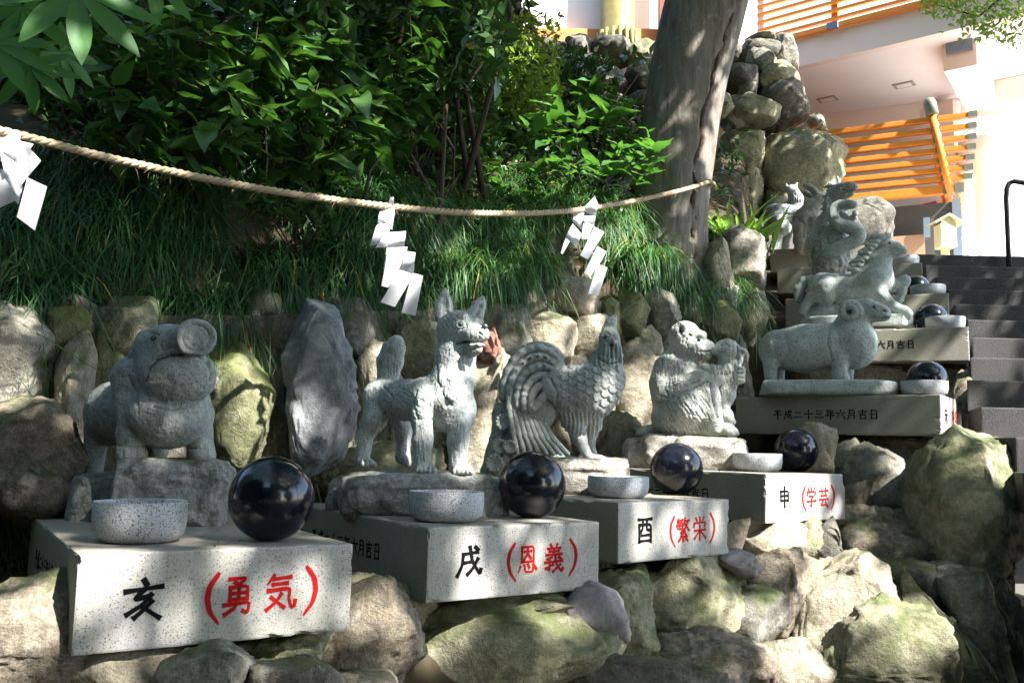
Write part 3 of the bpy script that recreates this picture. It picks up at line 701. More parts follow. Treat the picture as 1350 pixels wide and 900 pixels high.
M['r_brown'] = rockmat('rock_brown', (0.215, 0.175, 0.125), (0.335, 0.285, 0.21), (0.06, 0.05, 0.04), 0.15)
M['r_red'] = rockmat('rock_red', (0.24, 0.10, 0.065), (0.30, 0.15, 0.10), (0.12, 0.05, 0.04), 0.0)
M['r_lilac'] = rockmat('rock_lilac', (0.24, 0.22, 0.225), (0.31, 0.29, 0.29), (0.14, 0.13, 0.13), 0.0, bump=0.4)

WYT = ([-400, -100, 0, 100, 270, 410, 540, 640, 800, 950, 990, 1004, 1060, 1130], [3.1, 3.55, 3.75, 3.95, 4.3, 4.65, 5.1, 5.5, 6.2, 7.05, 7.55, 11.6, 12.3, 13.2])
def WY(px): return float(np.interp(px, *WYT))
rw_ = empty('rock_retaining_wall', at_y(500, 600, WY(500))); tag(rw_, 'retaining wall of uneven natural stones behind the statues', 'stone wall')
WALL = [  # outline, material, thickness, depth offset
 ([(-60, 430), (30, 415), (66, 440), (62, 500), (20, 540), (-60, 545)], 'r_grey', .22, .10),
 ([(-40, 545), (45, 540), (92, 600), (110, 640), (60, 668), (-40, 660)], 'r_brown', .25, -.25),
 ([(10, 590), (80, 640), (120, 665), (70, 690), (0, 680)], 'r_brown', .2, -.35),
 ([(76, 482), (104, 456), (121, 482), (122, 560), (106, 612), (84, 580)], 'r_tan', .14, -.05),
 ([(60, 420), (95, 412), (120, 440), (100, 462), (70, 478), (58, 450)], 'r_green', .2, .12),
 ([(120, 440), (160, 425), (175, 470), (160, 560), (125, 560), (118, 490)], 'r_green', .2, .15),
 ([(150, 405), (196, 400), (205, 440), (165, 470), (148, 440)], 'r_moss', .2, .05),
 ([(200, 440), (275, 440), (280, 560), (260, 620), (205, 610)], 'r_dark', .2, .2),
 ([(268, 474), (300, 470), (346, 494), (352, 596), (332, 622), (290, 606), (268, 560)], 'r_green', .20, -.02),
 ([(340, 480), (372, 470), (384, 560), (392, 640), (350, 640), (346, 560)], 'r_dark', .2, .15),
 ([(372, 486), (384, 440), (404, 396), (432, 412), (458, 478), (474, 540), (452, 606), (416, 628), (392, 604), (380, 560)], 'r_slate', .13, -.12),
 ([(430, 400), (480, 405), (500, 450), (470, 480), (440, 440)], 'r_dark', .2, .15),
 ([(468, 474), (512, 458), (524, 500), (500, 548), (470, 540)], 'r_tan', .2, .05),
 ([(420, 610), (500, 590), (560, 600), (560, 660), (430, 650)], 'r_moss', .25, -.15),
 ([(518, 432), (560, 424), (582, 470), (572, 510), (536, 516), (516, 478)], 'r_moss', .2, .0),
 ([(560, 490), (612, 470), (640, 520), (630, 600), (570, 600)], 'r_grey', .22, .05),
 ([(612, 500), (640, 470), (664, 480), (668, 596), (640, 640), (606, 610)], 'r_tan', .22, -.05),
 ([(626, 440), (648, 436), (657, 462), (642, 480), (625, 464)], 'r_red', .1, -.12),
 ([(640, 420), (690, 415), (700, 450), (680, 480), (650, 470)], 'r_grey', .22, .1),
 ([(694, 415), (738, 418), (752, 440), (742, 472), (700, 474), (682, 450)], 'r_tan', .22, .0),
 ([(744, 424), (790, 420), (802, 450), (790, 470), (746, 470)], 'r_tan', .22, .02),
 ([(738, 374), (770, 370), (784, 392), (782, 418), (748, 422)], 'r_tan', .22, .0),
 ([(690, 455), (760, 462), (765, 520), (690, 530)], 'r_dark', .2, .2),
 ([(782, 400), (812, 396), (818, 440), (796, 446)], 'r_green', .2, .12),
 ([(814, 392), (852, 398), (850, 436), (826, 446), (812, 430)], 'r_green', .2, .05),
 ([(852, 388), (886, 396), (894, 430), (872, 448), (848, 440)], 'r_grey', .22, .0),
 ([(912, 404), (950, 402), (970, 424), (966, 446), (920, 450), (904, 430)], 'r_green', .22, .0),
 ([(806, 462), (850, 448), (874, 470), (872, 550), (842, 590), (808, 570), (800, 510)], 'r_tan', .25, -.05),
 ([(776, 560), (806, 545), (840, 580), (850, 620), (790, 630)], 'r_moss', .25, -.1),
 ([(740, 520), (800, 500), (806, 560), (770, 590), (735, 570)], 'r_grey', .2, .1),
 ([(870, 440), (915, 446), (920, 520), (880, 540)], 'r_moss', .22, .1),
 ([(915, 448), (975, 444), (985, 520), (930, 540)], 'r_dark', .22, .12),
 ([(884, 400), (914, 394), (920, 420), (900, 446), (880, 430)], 'r_dark', .2, .15),
 ([(952, 312), (990, 306), (1004, 336), (1000, 372), (966, 374), (950, 345)], 'r_grey', .25, .0),
 ([(958, 372), (998, 368), (1008, 410), (996, 440), (968, 420)], 'r_tan', .25, -.02),
 ([(932, 330), (956, 325), (964, 380), (950, 410), (930, 390)], 'r_tan', .22, .1),
 ([(926, 386), (962, 380), (968, 410), (930, 408)], 'r_grey', .2, .1),
 ([(982, 440), (1030, 424), (1040, 470), (1000, 520), (978, 500)], 'r_moss', .22, -.1),
 ([(990, 510), (1010, 500), (1020, 570), (975, 580)], 'r_dark', .2, .0),
 ([(1000, 380), (1040, 380), (1050, 430), (1010, 440)], 'r_dark', .2, .3),
 ([(960, 520), (990, 520), (985, 580), (950, 580)], 'r_dark', .22, .0),
]
for k, (ol, mt, th, dy) in enumerate(WALL):
    o = np.array(ol); rock(ol, WY(o[:, 0].mean()) + dy, th, M[mt], rw_, 100 + k, sub=5 if np.ptp(o, axis=0).max() > 80 else 4, grow=1.04 if mt == 'r_slate' else 1.30)
# smaller filler stones deeper in the wall
r_ = np.random.default_rng(3)
for k in range(110):
    px = r_.uniform(-60, 1000); top = np.interp(px, [0, 400, 700, 900, 1000], [405, 410, 405, 395, 320]); py = r_.uniform(top, 620)
    w = r_.uniform(22, 40); h = r_.uniform(18, 34)
    ang = np.sort(r_.uniform(0, 6.283, 7)); ol = [(px + w * math.cos(a) * r_.uniform(.8, 1.1), py + h * math.sin(a) * r_.uniform(.8, 1.1)) for a in np.linspace(0, 6.283, 8)[:-1]]
    rock(ol, WY(px) + 0.22, 0.16, M[['r_dark', 'r_grey', 'r_brown', 'r_moss'][k % 4]], rw_, 300 + k, sub=3)

# rocks under and in front of the plinths
lr = empty('rockery', at_y(800, 800, 3.4)); lr.location.z = 0; tag(lr, 'mossy rockery of boulders carrying the granite plinths', 'rockery')
LOW = [  # outline, mat, Y, thickness
 ([(-60, 790), (60, 770), (95, 868), (130, 905), (-60, 930)], 'r_brown', 2.5, .22, .5),
 ([(70, 880), (150, 858), (260, 852), (330, 850), (330, 930), (60, 930)], 'r_tan', 2.62, .25, .3),
 ([(225, 880), (262, 858), (296, 850), (318, 872), (322, 930), (215, 930)], 'r_grey', 2.45, .18, .2),
 ([(305, 845), (420, 832), (425, 890), (330, 905), (300, 880)], 'r_moss', 2.85, .25, .2),
 ([(330, 880), (420, 870), (440, 930), (320, 930)], 'r_dark', 2.6, .2, .2),
 ([(416, 842), (424, 800), (456, 772), (486, 778), (520, 818), (545, 852), (500, 890), (440, 900), (418, 880)], 'r_brown', 3.05, .24, .35),
 ([(440, 768), (520, 790), (565, 808), (560, 850), (500, 850), (455, 800)], 'r_moss', 3.35, .3, .3),
 ([(500, 870), (560, 815), (660, 800), (750, 792), (785, 830), (770, 868), (700, 905), (620, 940), (480, 930)], 'r_moss', 3.5, .34, .35),
 ([(425, 890), (500, 885), (520, 930), (420, 930)], 'r_brown', 2.75, .2, .2),
 ([(560, 800), (700, 785), (760, 776), (765, 800), (640, 818), (560, 825)], 'r_moss', 3.6, .25, .1),
 ([(736, 790), (776, 774), (802, 780), (820, 826), (816, 850), (790, 846), (764, 824)], 'r_lilac', 3.62, .2, .35),
 ([(794, 782), (832, 748), (900, 738), (958, 740), (970, 786), (944, 836), (890, 866), (830, 866), (806, 840)], 'r_moss', 4.3, .34, .3),
 ([(680, 885), (760, 868), (850, 868), (930, 890), (940, 930), (660, 930)], 'r_dark', 3.6, .25, .4),
 ([(860, 862), (950, 835), (1010, 862), (1010, 900), (960, 930), (860, 930)], 'r_brown', 3.9, .25, .3),
 ([(948, 730), (974, 726), (998, 742), (990, 758), (962, 760), (946, 748)], 'r_lilac', 4.45, .14, .6),
 ([(962, 700), (1000, 692), (1050, 690), (1054, 714), (1040, 736), (990, 742), (964, 724)], 'r_tan', 5.0, .25, .3),
 ([(1048, 696), (1080, 688), (1098, 706), (1102, 738), (1086, 758), (1060, 746)], 'r_moss', 5.15, .2, .3),
 ([(952, 772), (990, 748), (1040, 736), (1066, 752), (1068, 784), (1048, 830), (1010, 852), (968, 836)], 'r_brown', 4.6, .32, .3),
 ([(960, 790), (1000, 776), (1034, 790), (1030, 826), (1000, 848), (962, 836)], 'r_dark', 4.4, .2, .2),
 ([(1012, 868), (1040, 820), (1068, 762), (1120, 746), (1160, 770), (1194, 812), (1170, 850), (1110, 890), (1060, 910), (1014, 900)], 'r_tan', 4.6, .38, .45),
 ([(1010, 860), (1060, 850), (1090, 880), (1060, 930), (1000, 930)], 'r_tan', 4.2, .22, .4),
 ([(1100, 880), (1150, 846), (1188, 800), (1236, 836), (1246, 870), (1220, 940), (1080, 940)], 'r_moss', 4.4, .3, .6),
 ([(1186, 780), (1210, 768), (1232, 800), (1280, 862), (1320, 930), (1240, 930), (1222, 850)], 'r_moss', 4.7, .2, .6),
 ([(1232, 786), (1262, 762), (1294, 780), (1318, 860), (1336, 930), (1290, 900), (1262, 840)], 'r_grey', 4.85, .22, .5),
 ([(1290, 740), (1326, 690), (1336, 730), (1326, 800), (1300, 830), (1286, 790)], 'r_dark', 5.3, .2, .3),
 ([(1262, 752), (1282, 738), (1294, 752), (1286, 778), (1266, 778)], 'r_tan', 5.2, .15, .3),
 ([(1096, 688), (1150, 676), (1250, 684), (1240, 720), (1212, 752), (1170, 762), (1110, 744), (1092, 716)], 'r_brown', 5.45, .3, .2),
 ([(1090, 580), (1150, 572), (1268, 578), (1262, 620), (1248, 664), (1180, 668), (1110, 656), (1088, 620)], 'r_tan', 6.1, .36, .2),
 ([(1080, 586), (1108, 586), (1120, 660), (1100, 690), (1076, 660)], 'r_green', 6.3, .25, .2),
 ([(1104, 640), (1180, 650), (1250, 660), (1240, 690), (1110, 690)], 'r_moss', 5.8, .25, .1),
 ([(1212, 616), (1268, 588), (1322, 604), (1342, 650), (1332, 710), (1300, 756), (1246, 786), (1202, 772), (1194, 690)], 'r_moss', 5.3, .42, .2),
 ([(1262, 520), (1280, 500), (1284, 540), (1276, 590), (1258, 590)], 'r_tan', 6.6, .2, .1),
 ([(1046, 574), (1072, 564), (1092, 570), (1098, 600), (1094, 626), (1050, 626)], 'r_tan', 5.8, .16, .1),
 ([(765, 800), (800, 778), (845, 760), (858, 850), (810, 886), (768, 862)], 'r_moss', 3.95, .3, .3),
 ([(690, 800), (770, 780), (790, 850), (740, 890), (690, 880)], 'r_brown', 3.75, .3, .3),
 ([(1110, 600), (1180, 590), (1200, 660), (1150, 690), (1100, 670)], 'r_grey', 5.85, .3, .2),
 ([(1230, 770), (1300, 780), (1340, 860), (1345, 930), (1240, 930)], 'r_dark', 5.0, .3, .5),
 ([(1150, 740), (1220, 744), (1236, 790), (1180, 800), (1140, 770)], 'r_dark', 5.0, .25, .2),
 ([(1076, 690), (1100, 690), (1110, 750), (1130, 760), (1080, 765)], 'r_dark', 5.1, .2, .2),
 ([(1200, 476), (1272, 474), (1278, 500), (1240, 520), (1190, 515)], 'r_tan', 7.2, .3, .1),
 ([(1060, 476), (1200, 478), (1190, 520), (1060, 515)], 'r_brown', 7.3, .3, .1),
 ([(1120, 430), (1240, 430), (1230, 470), (1130, 470)], 'r_dark', 8.0, .3, .1),
]
for k, (ol, mt, Y, th, ln) in enumerate(LOW):
    big = (np.ptp(np.array(ol), axis=0).max() > 110)
    rock(ol, Y, th, M[mt], lr, 500 + k, name='boulder', sub=5 if big else 4, rough=1.15, lean=ln, grow=1.30)
# filler under the plinths
for k in range(80):
    px = r_.uniform(40, 1250); py = np.interp(px, [0, 560, 820, 1010, 1240], [840, 800, 752, 700, 600]) + r_.uniform(10, 190)
    if py > 930: continue
    Yb = np.interp(px, [0, 560, 820, 1010, 1240], [3.0, 3.75, 4.45, 5.25, 6.1]) - (py - 600) / 900 * 0.5
    w = r_.uniform(34, 62); h = r_.uniform(26, 48)
    ol = [(px + w * math.cos(a) * r_.uniform(.8, 1.1), py + h * math.sin(a) * r_.uniform(.8, 1.1)) for a in np.linspace(0, 6.283, 8)[:-1]]
    rock(ol, Yb, 0.2, M[['r_dark', 'r_moss', 'r_brown', 'r_moss'][k % 4]], lr, 700 + k, name='boulder', sub=3)

# dry-stone wall to the right of the tree, and the one below the upper hall
sw_ = empty('dry_stone_wall', at_y(1030, 330, 9.3)); tag(sw_, 'tall dry stone wall of angular blocks behind the tree trunk', 'stone wall')
SW = [
 ([(1008, 186), (1030, 176), (1096, 172), (1112, 186), (1104, 236), (1092, 268), (1030, 276), (1006, 240)], 'r_moss', 11.10, .3),
 ([(1000, 250), (1040, 262), (1060, 300), (1040, 340), (1006, 340)], 'r_moss', 11.15, .25),
 ([(1000, 118), (1020, 104), (1052, 102), (1064, 140), (1064, 172), (1020, 178), (994, 172)], 'r_dark', 11.30, .3),
 ([(1022, 48), (1050, 46), (1052, 100), (1024, 104)], 'r_grey', 11.35, .25),
 ([(988, 66), (1006, 60), (1022, 74), (1016, 98), (998, 106), (984, 92)], 'r_grey', 11.30, .22),
 ([(984, 44), (1018, 44), (1022, 58), (992, 62)], 'r_grey', 11.40, .25),
 ([(976, 108), (994, 104), (998, 124), (984, 134), (974, 126)], 'r_grey', 11.25, .18),
 ([(962, 128), (976, 130), (988, 164), (960, 176), (950, 160)], 'r_grey', 11.20, .22),
 ([(950, 176), (984, 170), (1006, 190), (1004, 220), (976, 226), (950, 212)], 'r_moss', 11.15, .22),
 ([(955, 215), (1004, 220), (1006, 300), (960, 300)], 'r_moss', 11.20, .22),
 ([(960, 290), (1010, 290), (1012, 350), (960, 350)], 'r_dark', 11.00, .22),
 ([(1062, 150), (1082, 150), (1090, 178), (1064, 178)], 'r_grey', 11.60, .2),
 ([(1096, 190), (1110, 200), (1106, 300), (1090, 300)], 'r_dark', 11.70, .3),
 ([(1100, 262), (1140, 268), (1176, 288), (1176, 330), (1120, 340), (1094, 300)], 'r_dark', 10.70, .22),
 ([(950, 60), (986, 60), (984, 106), (950, 110)], 'r_dark', 11.60, .2), ([(970, 100), (1010, 100), (1006, 176), (960, 176)], 'r_dark', 11.65, .2),
]
for k, (ol, mt, Y, th) in enumerate(SW):
    rock(ol, Y, th, M[mt], sw_, 900 + k, sub=5, grow=1.12, e1=0.28, facets=26, rough=0.7)
uw = empty('upper_rock_wall', at_y(760, 110, 11.2)); tag(uw, 'dark rock wall below the white upper hall', 'stone wall')
px = 470
row = 0
for (ya, yb) in ((52, 92), (88, 128), (124, 164)):
    px = 560 + 12 * row
    while px < 1010:
        w = r_.uniform(36, 66); cx, cy = px + w / 2, (ya + yb) / 2 + r_.uniform(-4, 4); h = (yb - ya) / 2
        ol = [(cx + w * 0.52 * math.cos(a) * r_.uniform(.85, 1.1), cy + h * 1.1 * math.sin(a) * r_.uniform(.85, 1.12)) for a in np.linspace(0, 6.283, 9)[:-1]]
        rock(ol, 11.4 - row * 0.15, 0.3, M[['r_dark', 'r_dark', 'r_moss'][int(r_.integers(0, 3))]], uw, 1000 + int(px) + row * 50, sub=4, e1=0.28, grow=1.16, facets=26, rough=0.7)
        px += w * 0.94
    row += 1
rock([(620, -20), (670, -8), (692, 14), (680, 40), (640, 34), (610, 10)], 10.2, .4, M['r_grey'], uw, 1999)

# rough mortar and packed earth between the stones
M['r_core'] = rockmat('mortar_and_earth', (0.15, 0.13, 0.095), (0.25, 0.225, 0.17), (0.06, 0.052, 0.04), 0.45, scale=1.4, bump=1.4)
def core(parent, pxs, pys, Yf, amp, seed):
    V = np.array([at_y(px, py, Yf(px, py)) for px in pxs for py in (pys(px) if callable(pys) else pys)]); n = len(pys(0) if callable(pys) else pys)
    V[:, 1] += amp * fbm(V * 3.5, seed, 4); V[:, 2] += 0.4 * amp * fbm(V * 3.1 + 9, seed + 2, 3)
    Fq = [(a * n + j, a * n + j + 1, (a + 1) * n + j + 1, (a + 1) * n + j) for a in range(len(pxs) - 1) for j in range(n - 1)]
    link('mortar', mesh_np('mortar', V, Fq), M['r_core'], parent)
core(rw_, list(range(-200, 991, 8)), lambda px: list(np.linspace(float(np.interp(px, [-200, 0, 400, 700, 900, 990], [404, 408, 412, 402, 392, 330])), 690, 38)), lambda px, py: WY(px) + 0.17, 0.07, 61)
core(lr, list(range(-60, 1330, 9)), lambda px: list(np.linspace(float(np.interp(px, [0, 97, 560, 815, 1010, 1100, 1240, 1330], [846, 846, 782, 734, 682, 650, 588, 610])), 960, 34)),
     lambda px, py: float(np.interp(px, [0, 97, 560, 815, 1010, 1240, 1330], [3.0, 3.0, 3.72, 4.4, 5.2, 6.05, 5.6])) - (py - 600) / 900 * 0.5, 0.08, 71)

# ------------------------------------------------------------------ earth bank
cols = list(range(-700, 1101, 20))
prof = []
for px in cols:
    Yw = WY(px) + 0.30; ztop = np.interp(px, [-700, 0, 400, 700, 900, 1000, 1100], [0.55, .60, .68, .88, 1.02, 1.6, 1.9]) + EZ
    k = (px - 675) / F
    zu = np.interp(px, [-700, 300, 700, 1000], [4.6, 4.4, 3.95, 3.9]) + EZ
    yu = max(11.6, Yw + 1.5)
    pts = [(Yw - 0.02, -0.2), (Yw, 1.0), (Yw + 0.02, ztop)]
    for t in (0.08, 0.18, 0.3, 0.45, 0.6, 0.75, 0.9, 1.0):
        pts.append((Yw + (yu - Yw) * t, ztop + (zu - ztop) * (t ** 0.62)))
    pts.append((yu + 3, zu + 0.1)); pts.append((yu + 18, zu + 1.0))
    for (y, z) in pts: prof.append((k * y, y, z))
nc = len(cols); npf = len(prof) // nc
P = np.array(prof); P[:, 2] += 0.16 * fbm(P * 1.3, 5, 4) * (P[:, 2] > EZ + 0.9)
Fb = [(c * npf + j, (c + 1) * npf + j, (c + 1) * npf + j + 1, c * npf + j + 1) for c in range(nc - 1) for j in range(npf - 1)]
tag(link('bank', mesh_np('bank', P, Fb), M['soil']), 'dark earth bank rising behind the statues', kind='structure')
# earth core under the plinths
rows = [(-2.6, 2.2, -0.45)] + [(*(ponp(i, BW / 2, 0.05)[:2]), PL[i][0][2] - BH - 0.12) for i in (1, 2, 3, 4)] + [(2.50, 5.75, -0.55)] + [(*(ponp(i, BW / 2, 0.05)[:2]), PL[i][0][2] - BH - 0.12) for i in (5, 6, 7, 8, 9, 10)] + [(4.6, 12.2, 2.6)]
prof = []
for j, (x, y, z) in enumerate(rows):
    d = np.array(rows[min(j + 1, len(rows) - 1)]) - np.array(rows[max(j - 1, 0)]); t = H(d); nn = np.array([t[1], -t[0], 0])
    c = np.array([x, y, 0.0])
    for (off, zz) in ((0.25, -0.1), (0.06, 0.4 * (z + EZ)), (-0.08, 0.8 * (z + EZ)), (-0.25, z + EZ), (-0.9, z + EZ + 0.01), (-2.1, z + EZ + 0.05)):
        q = c + nn * off; q[2] = zz; prof.append(q)
P = np.array(prof); npf = 6
Fb = [(c * npf + j, c * npf + j + 1, (c + 1) * npf + j + 1, (c + 1) * npf + j) for c in range(len(rows) - 1) for j in range(npf - 1)]
tag(link('terrace_earth', mesh_np('terrace_earth', P, Fb), M['soil']), 'earth terrace stepping up under the plinths', kind='structure')
# ------------------------------------------------------------------ carved statues: smooth signed-distance sculpting on a grid
class Sculpt:
    """primitives in photograph pixels: x right, y depth away, z up (= -py); one pixel = D / F metres at the statue"""
    def __init__(s, ax, ay, Y):
        s.A = at_y(ax, ay, Y); s.ax, s.ay = ax, ay
        f = H(s.A - CAM); s.f = f; s.r = np.array([f[1], -f[0], 0]); s.cth = abs(f[1])
        s.sc = s.A[1] / F; s.ops = []
    def p(s, q):      # (px, py, depth) -> local
        y = q[2] if len(q) > 2 else 0.0; k = 1 + y / F * s.cth
        return np.array([(q[0] - s.ax) * s.cth * k, y, (s.ay - q[1]) * k], float)
    def chain(s, pts, k=6, op='u', sq=1.0):
        """pts: (px, py, depth, r); sq squashes along depth"""
        P = [s.p(q[:3]) for q in pts]; R = [q[3] for q in pts]
        for i in range(max(1, len(P) - 1)):
            j = min(i + 1, len(P) - 1)
            s.ops.append(('c', P[i], P[j], R[i], R[j], k if i == 0 else max(k, 3), op, sq))
        return s
    def ell(s, c, r, k=6, op='u', roll=0.0, yaw=0.0):
        s.ops.append(('e', s.p(c), np.array(r, float), math.radians(roll), math.radians(yaw), k, op)); return s
    def mesh(s, h=1.6, disp=None):
        lo = np.full(3, 1e9); hi = -lo
        for o in s.ops:
            if o[-2 if o[0] == 'c' else -1] == 's': continue
            if o[0] == 'c':
                r = max(o[3], o[4]) + 4; lo = np.minimum(lo, np.minimum(o[1], o[2]) - r); hi = np.maximum(hi, np.maximum(o[1], o[2]) + r)
            else:
                r = o[2].max() + 4; lo = np.minimum(lo, o[1] - r); hi = np.maximum(hi, o[1] + r)
        n = np.ceil((hi - lo) / h).astype(int) + 2
        X = [lo[a] + h * np.arange(n[a]) for a in range(3)]
        D = np.full(n, 30.0, dtype=np.float32)
        for o in s.ops:
            if o[0] == 'c':
                _, a, b, ra, rb, k, op, sq = o; m = max(ra, rb) * max(1, sq) + k + 3 * h
                l_, h_ = np.minimum(a, b) - m, np.maximum(a, b) + m
            else:
                _, a, rr, roll, yaw, k, op = o; m = rr.max() + k + 3 * h; l_, h_ = a - m, a + m
            i0 = np.clip(np.floor((l_ - lo) / h).astype(int), 0, n); i1 = np.clip(np.ceil((h_ - lo) / h).astype(int) + 1, 0, n)
            if (i1 <= i0).any(): continue
            sl = tuple(slice(i0[q], i1[q]) for q in range(3))
            gx, gy, gz = np.meshgrid(X[0][sl[0]], X[1][sl[1]], X[2][sl[2]], indexing='ij', sparse=True)
            if o[0] == 'c':
                e = b - a; ysc = 1.0 / sq
                e2 = e * np.array([1, ysc, 1]); L2 = (e2 @ e2) + 1e-9
                dx, dy, dz = gx - a[0], (gy - a[1]) * ysc, gz - a[2]
                t = np.clip((dx * e2[0] + dy * e2[1] + dz * e2[2]) / L2, 0, 1)
                d = np.sqrt((dx - t * e2[0]) ** 2 + (dy - t * e2[1]) ** 2 + (dz - t * e2[2]) ** 2) - (ra + (rb - ra) * t)
                if sq < 1: d = d * sq ** 0.5
            else:
                dx, dy, dz = gx - a[0], gy - a[1], gz - a[2]
                if yaw: c_, s_ = math.cos(yaw), math.sin(yaw); dx, dy = c_ * dx + s_ * dy, -s_ * dx + c_ * dy
                if roll: c_, s_ = math.cos(roll), math.sin(roll); dx, dz = c_ * dx + s_ * dz, -s_ * dx + c_ * dz
                k0 = np.sqrt((dx / rr[0]) ** 2 + (dy / rr[1]) ** 2 + (dz / rr[2]) ** 2)
                k1 = np.sqrt((dx / rr[0] ** 2) ** 2 + (dy / rr[1] ** 2) ** 2 + (dz / rr[2] ** 2) ** 2) + 1e-9
                d = k0 * (k0 - 1) / k1
            B = D[sl]
            if op == 'u':
                hh = np.clip(0.5 + 0.5 * (B - d) / k, 0, 1); D[sl] = B * (1 - hh) + d * hh - k * hh * (1 - hh)
            else:
                hh = np.clip(0.5 - 0.5 * (B + d) / k, 0, 1); D[sl] = B * (1 - hh) - d * hh + k * hh * (1 - hh)
        V, Q = surface_nets(D, lo, h)
        if disp is not None:
            N = vnormals(V, Q); dv = disp(V * np.array([1, 1, 1]), N, s); V = V + N * dv[:, None]
        if s.marks:
            N = vnormals(V, Q); V = V + N * s.carve(V, N)[:, None]
        return V, Q
    marks = ()
    def pxof(s, V):
        k = 1 + V[:, 1] / F * s.cth; return s.ax + V[:, 0] / (s.cth * k), s.ay - V[:, 2] / k
    def carve(s, V, N):
        """chisel lines (polylines seen from the front) into the near surface; negative depth raises a ridge"""
        x, y = s.pxof(V); out = np.zeros(len(V)); gro = np.zeros(len(V)); face = np.clip(-N[:, 1] * 3, 0, 1)
        for (poly, w, dep, d0, d1) in s.marks:
            best = np.full(len(V), 1e9)
            for a, b in zip(poly[:-1], poly[1:]):
                e = np.array(b, float) - a; t = np.clip(((x - a[0]) * e[0] + (y - a[1]) * e[1]) / (e @ e + 1e-9), 0, 1)
                best = np.minimum(best, np.hypot(x - a[0] - t * e[0], y - a[1] - t * e[1]))
            m = face * ((V[:, 1] > d0) & (V[:, 1] < d1))
            v = m * dep * np.exp(-(best / w) ** 2)
            if dep > 0: gro = np.maximum(gro, v)
            else: out = np.maximum(out, -v)
        return out - gro
    def mark(s, poly, w=1.8, dep=2.0, d0=-200, d1=200):
        s.marks = list(s.marks) + [(poly, w, dep, d0, d1)]; return s
    def surf(s, px, py, rad=3.0):
        x, y = s.pxof(s.V); m = np.hypot(x - px, y - py) < rad; return float(s.V[m, 1].min()) if m.any() else 0.0
    def world(s, V):
        V = V * s.sc
        return s.A + np.outer(V[:, 0], s.r) + np.outer(V[:, 1], s.f) + np.outer(V[:, 2], np.array([0, 0, 1.0]))
    def build(s, name, mat, parent, h=1.6, disp=None):
        V, Q = s.mesh(h, disp); s.V = V; return link(name, mesh_np(name, s.world(V), Q), mat, parent)

def surface_nets(D, lo, h):
    s = D < 0
    n = D.shape
    cnt = np.zeros((n[0] - 1, n[1] - 1, n[2] - 1), dtype=np.int8)
    for a in (0, 1):
        for b in (0, 1):
            for c in (0, 1): cnt += s[a:n[0] - 1 + a, b:n[1] - 1 + b, c:n[2] - 1 + c]
    act = (cnt > 0) & (cnt < 8)
    idx = np.full(act.shape, -1, dtype=np.int64); I = np.argwhere(act); idx[act] = np.arange(len(I))
    acc = np.zeros((len(I), 3)); w = np.zeros(len(I))
    cor = [(a, b, c) for a in (0, 1) for b in (0, 1) for c in (0, 1)]
    for p in cor:
        for ax in range(3):
            if p[ax]: continue
            q = list(p); q[ax] = 1
            d0 = D[I[:, 0] + p[0], I[:, 1] + p[1], I[:, 2] + p[2]]; d1 = D[I[:, 0] + q[0], I[:, 1] + q[1], I[:, 2] + q[2]]
            m = (d0 < 0) != (d1 < 0)
            t = np.where(m, d0 / np.where(m, d0 - d1, 1), 0)
            pos = np.tile(np.array(p, float), (len(I), 1)); pos[:, ax] += t
            acc += pos * m[:, None]; w += m
    V = (I + acc / w[:, None]) * h + lo
    Q = []
    for ax in range(3):
        u, v = [(1, 2), (2, 0), (0, 1)][ax]
        sl0 = [slice(None)] * 3; sl1 = [slice(None)] * 3; sl0[ax] = slice(0, n[ax] - 1); sl1[ax] = slice(1, n[ax])
        s0, s1 = s[tuple(sl0)], s[tuple(sl1)]
        E = np.argwhere(s0 != s1); fl = s0[tuple(E.T)]
        ok = (E[:, u] > 0) & (E[:, v] > 0) & (E[:, u] < n[u] - 1) & (E[:, v] < n[v] - 1); E = E[ok]; fl = fl[ok]
        def g(du, dv):
            e = E.copy(); e[:, u] -= du; e[:, v] -= dv; return idx[tuple(e.T)]
        q = np.stack([g(1, 1), g(0, 1), g(0, 0), g(1, 0)], 1)
        q[~fl] = q[~fl][:, ::-1]; Q.append(q)
    Q = np.concatenate(Q); Q = Q[(Q >= 0).all(1)]
    return V, Q
def vnormals(V, Q):
    n = np.cross(V[Q[:, 2]] - V[Q[:, 0]], V[Q[:, 3]] - V[Q[:, 1]])
    N = np.zeros_like(V)
    for k in range(4): np.add.at(N, Q[:, k], n)
    return N / (np.linalg.norm(N, axis=1, keepdims=True) + 1e-9)

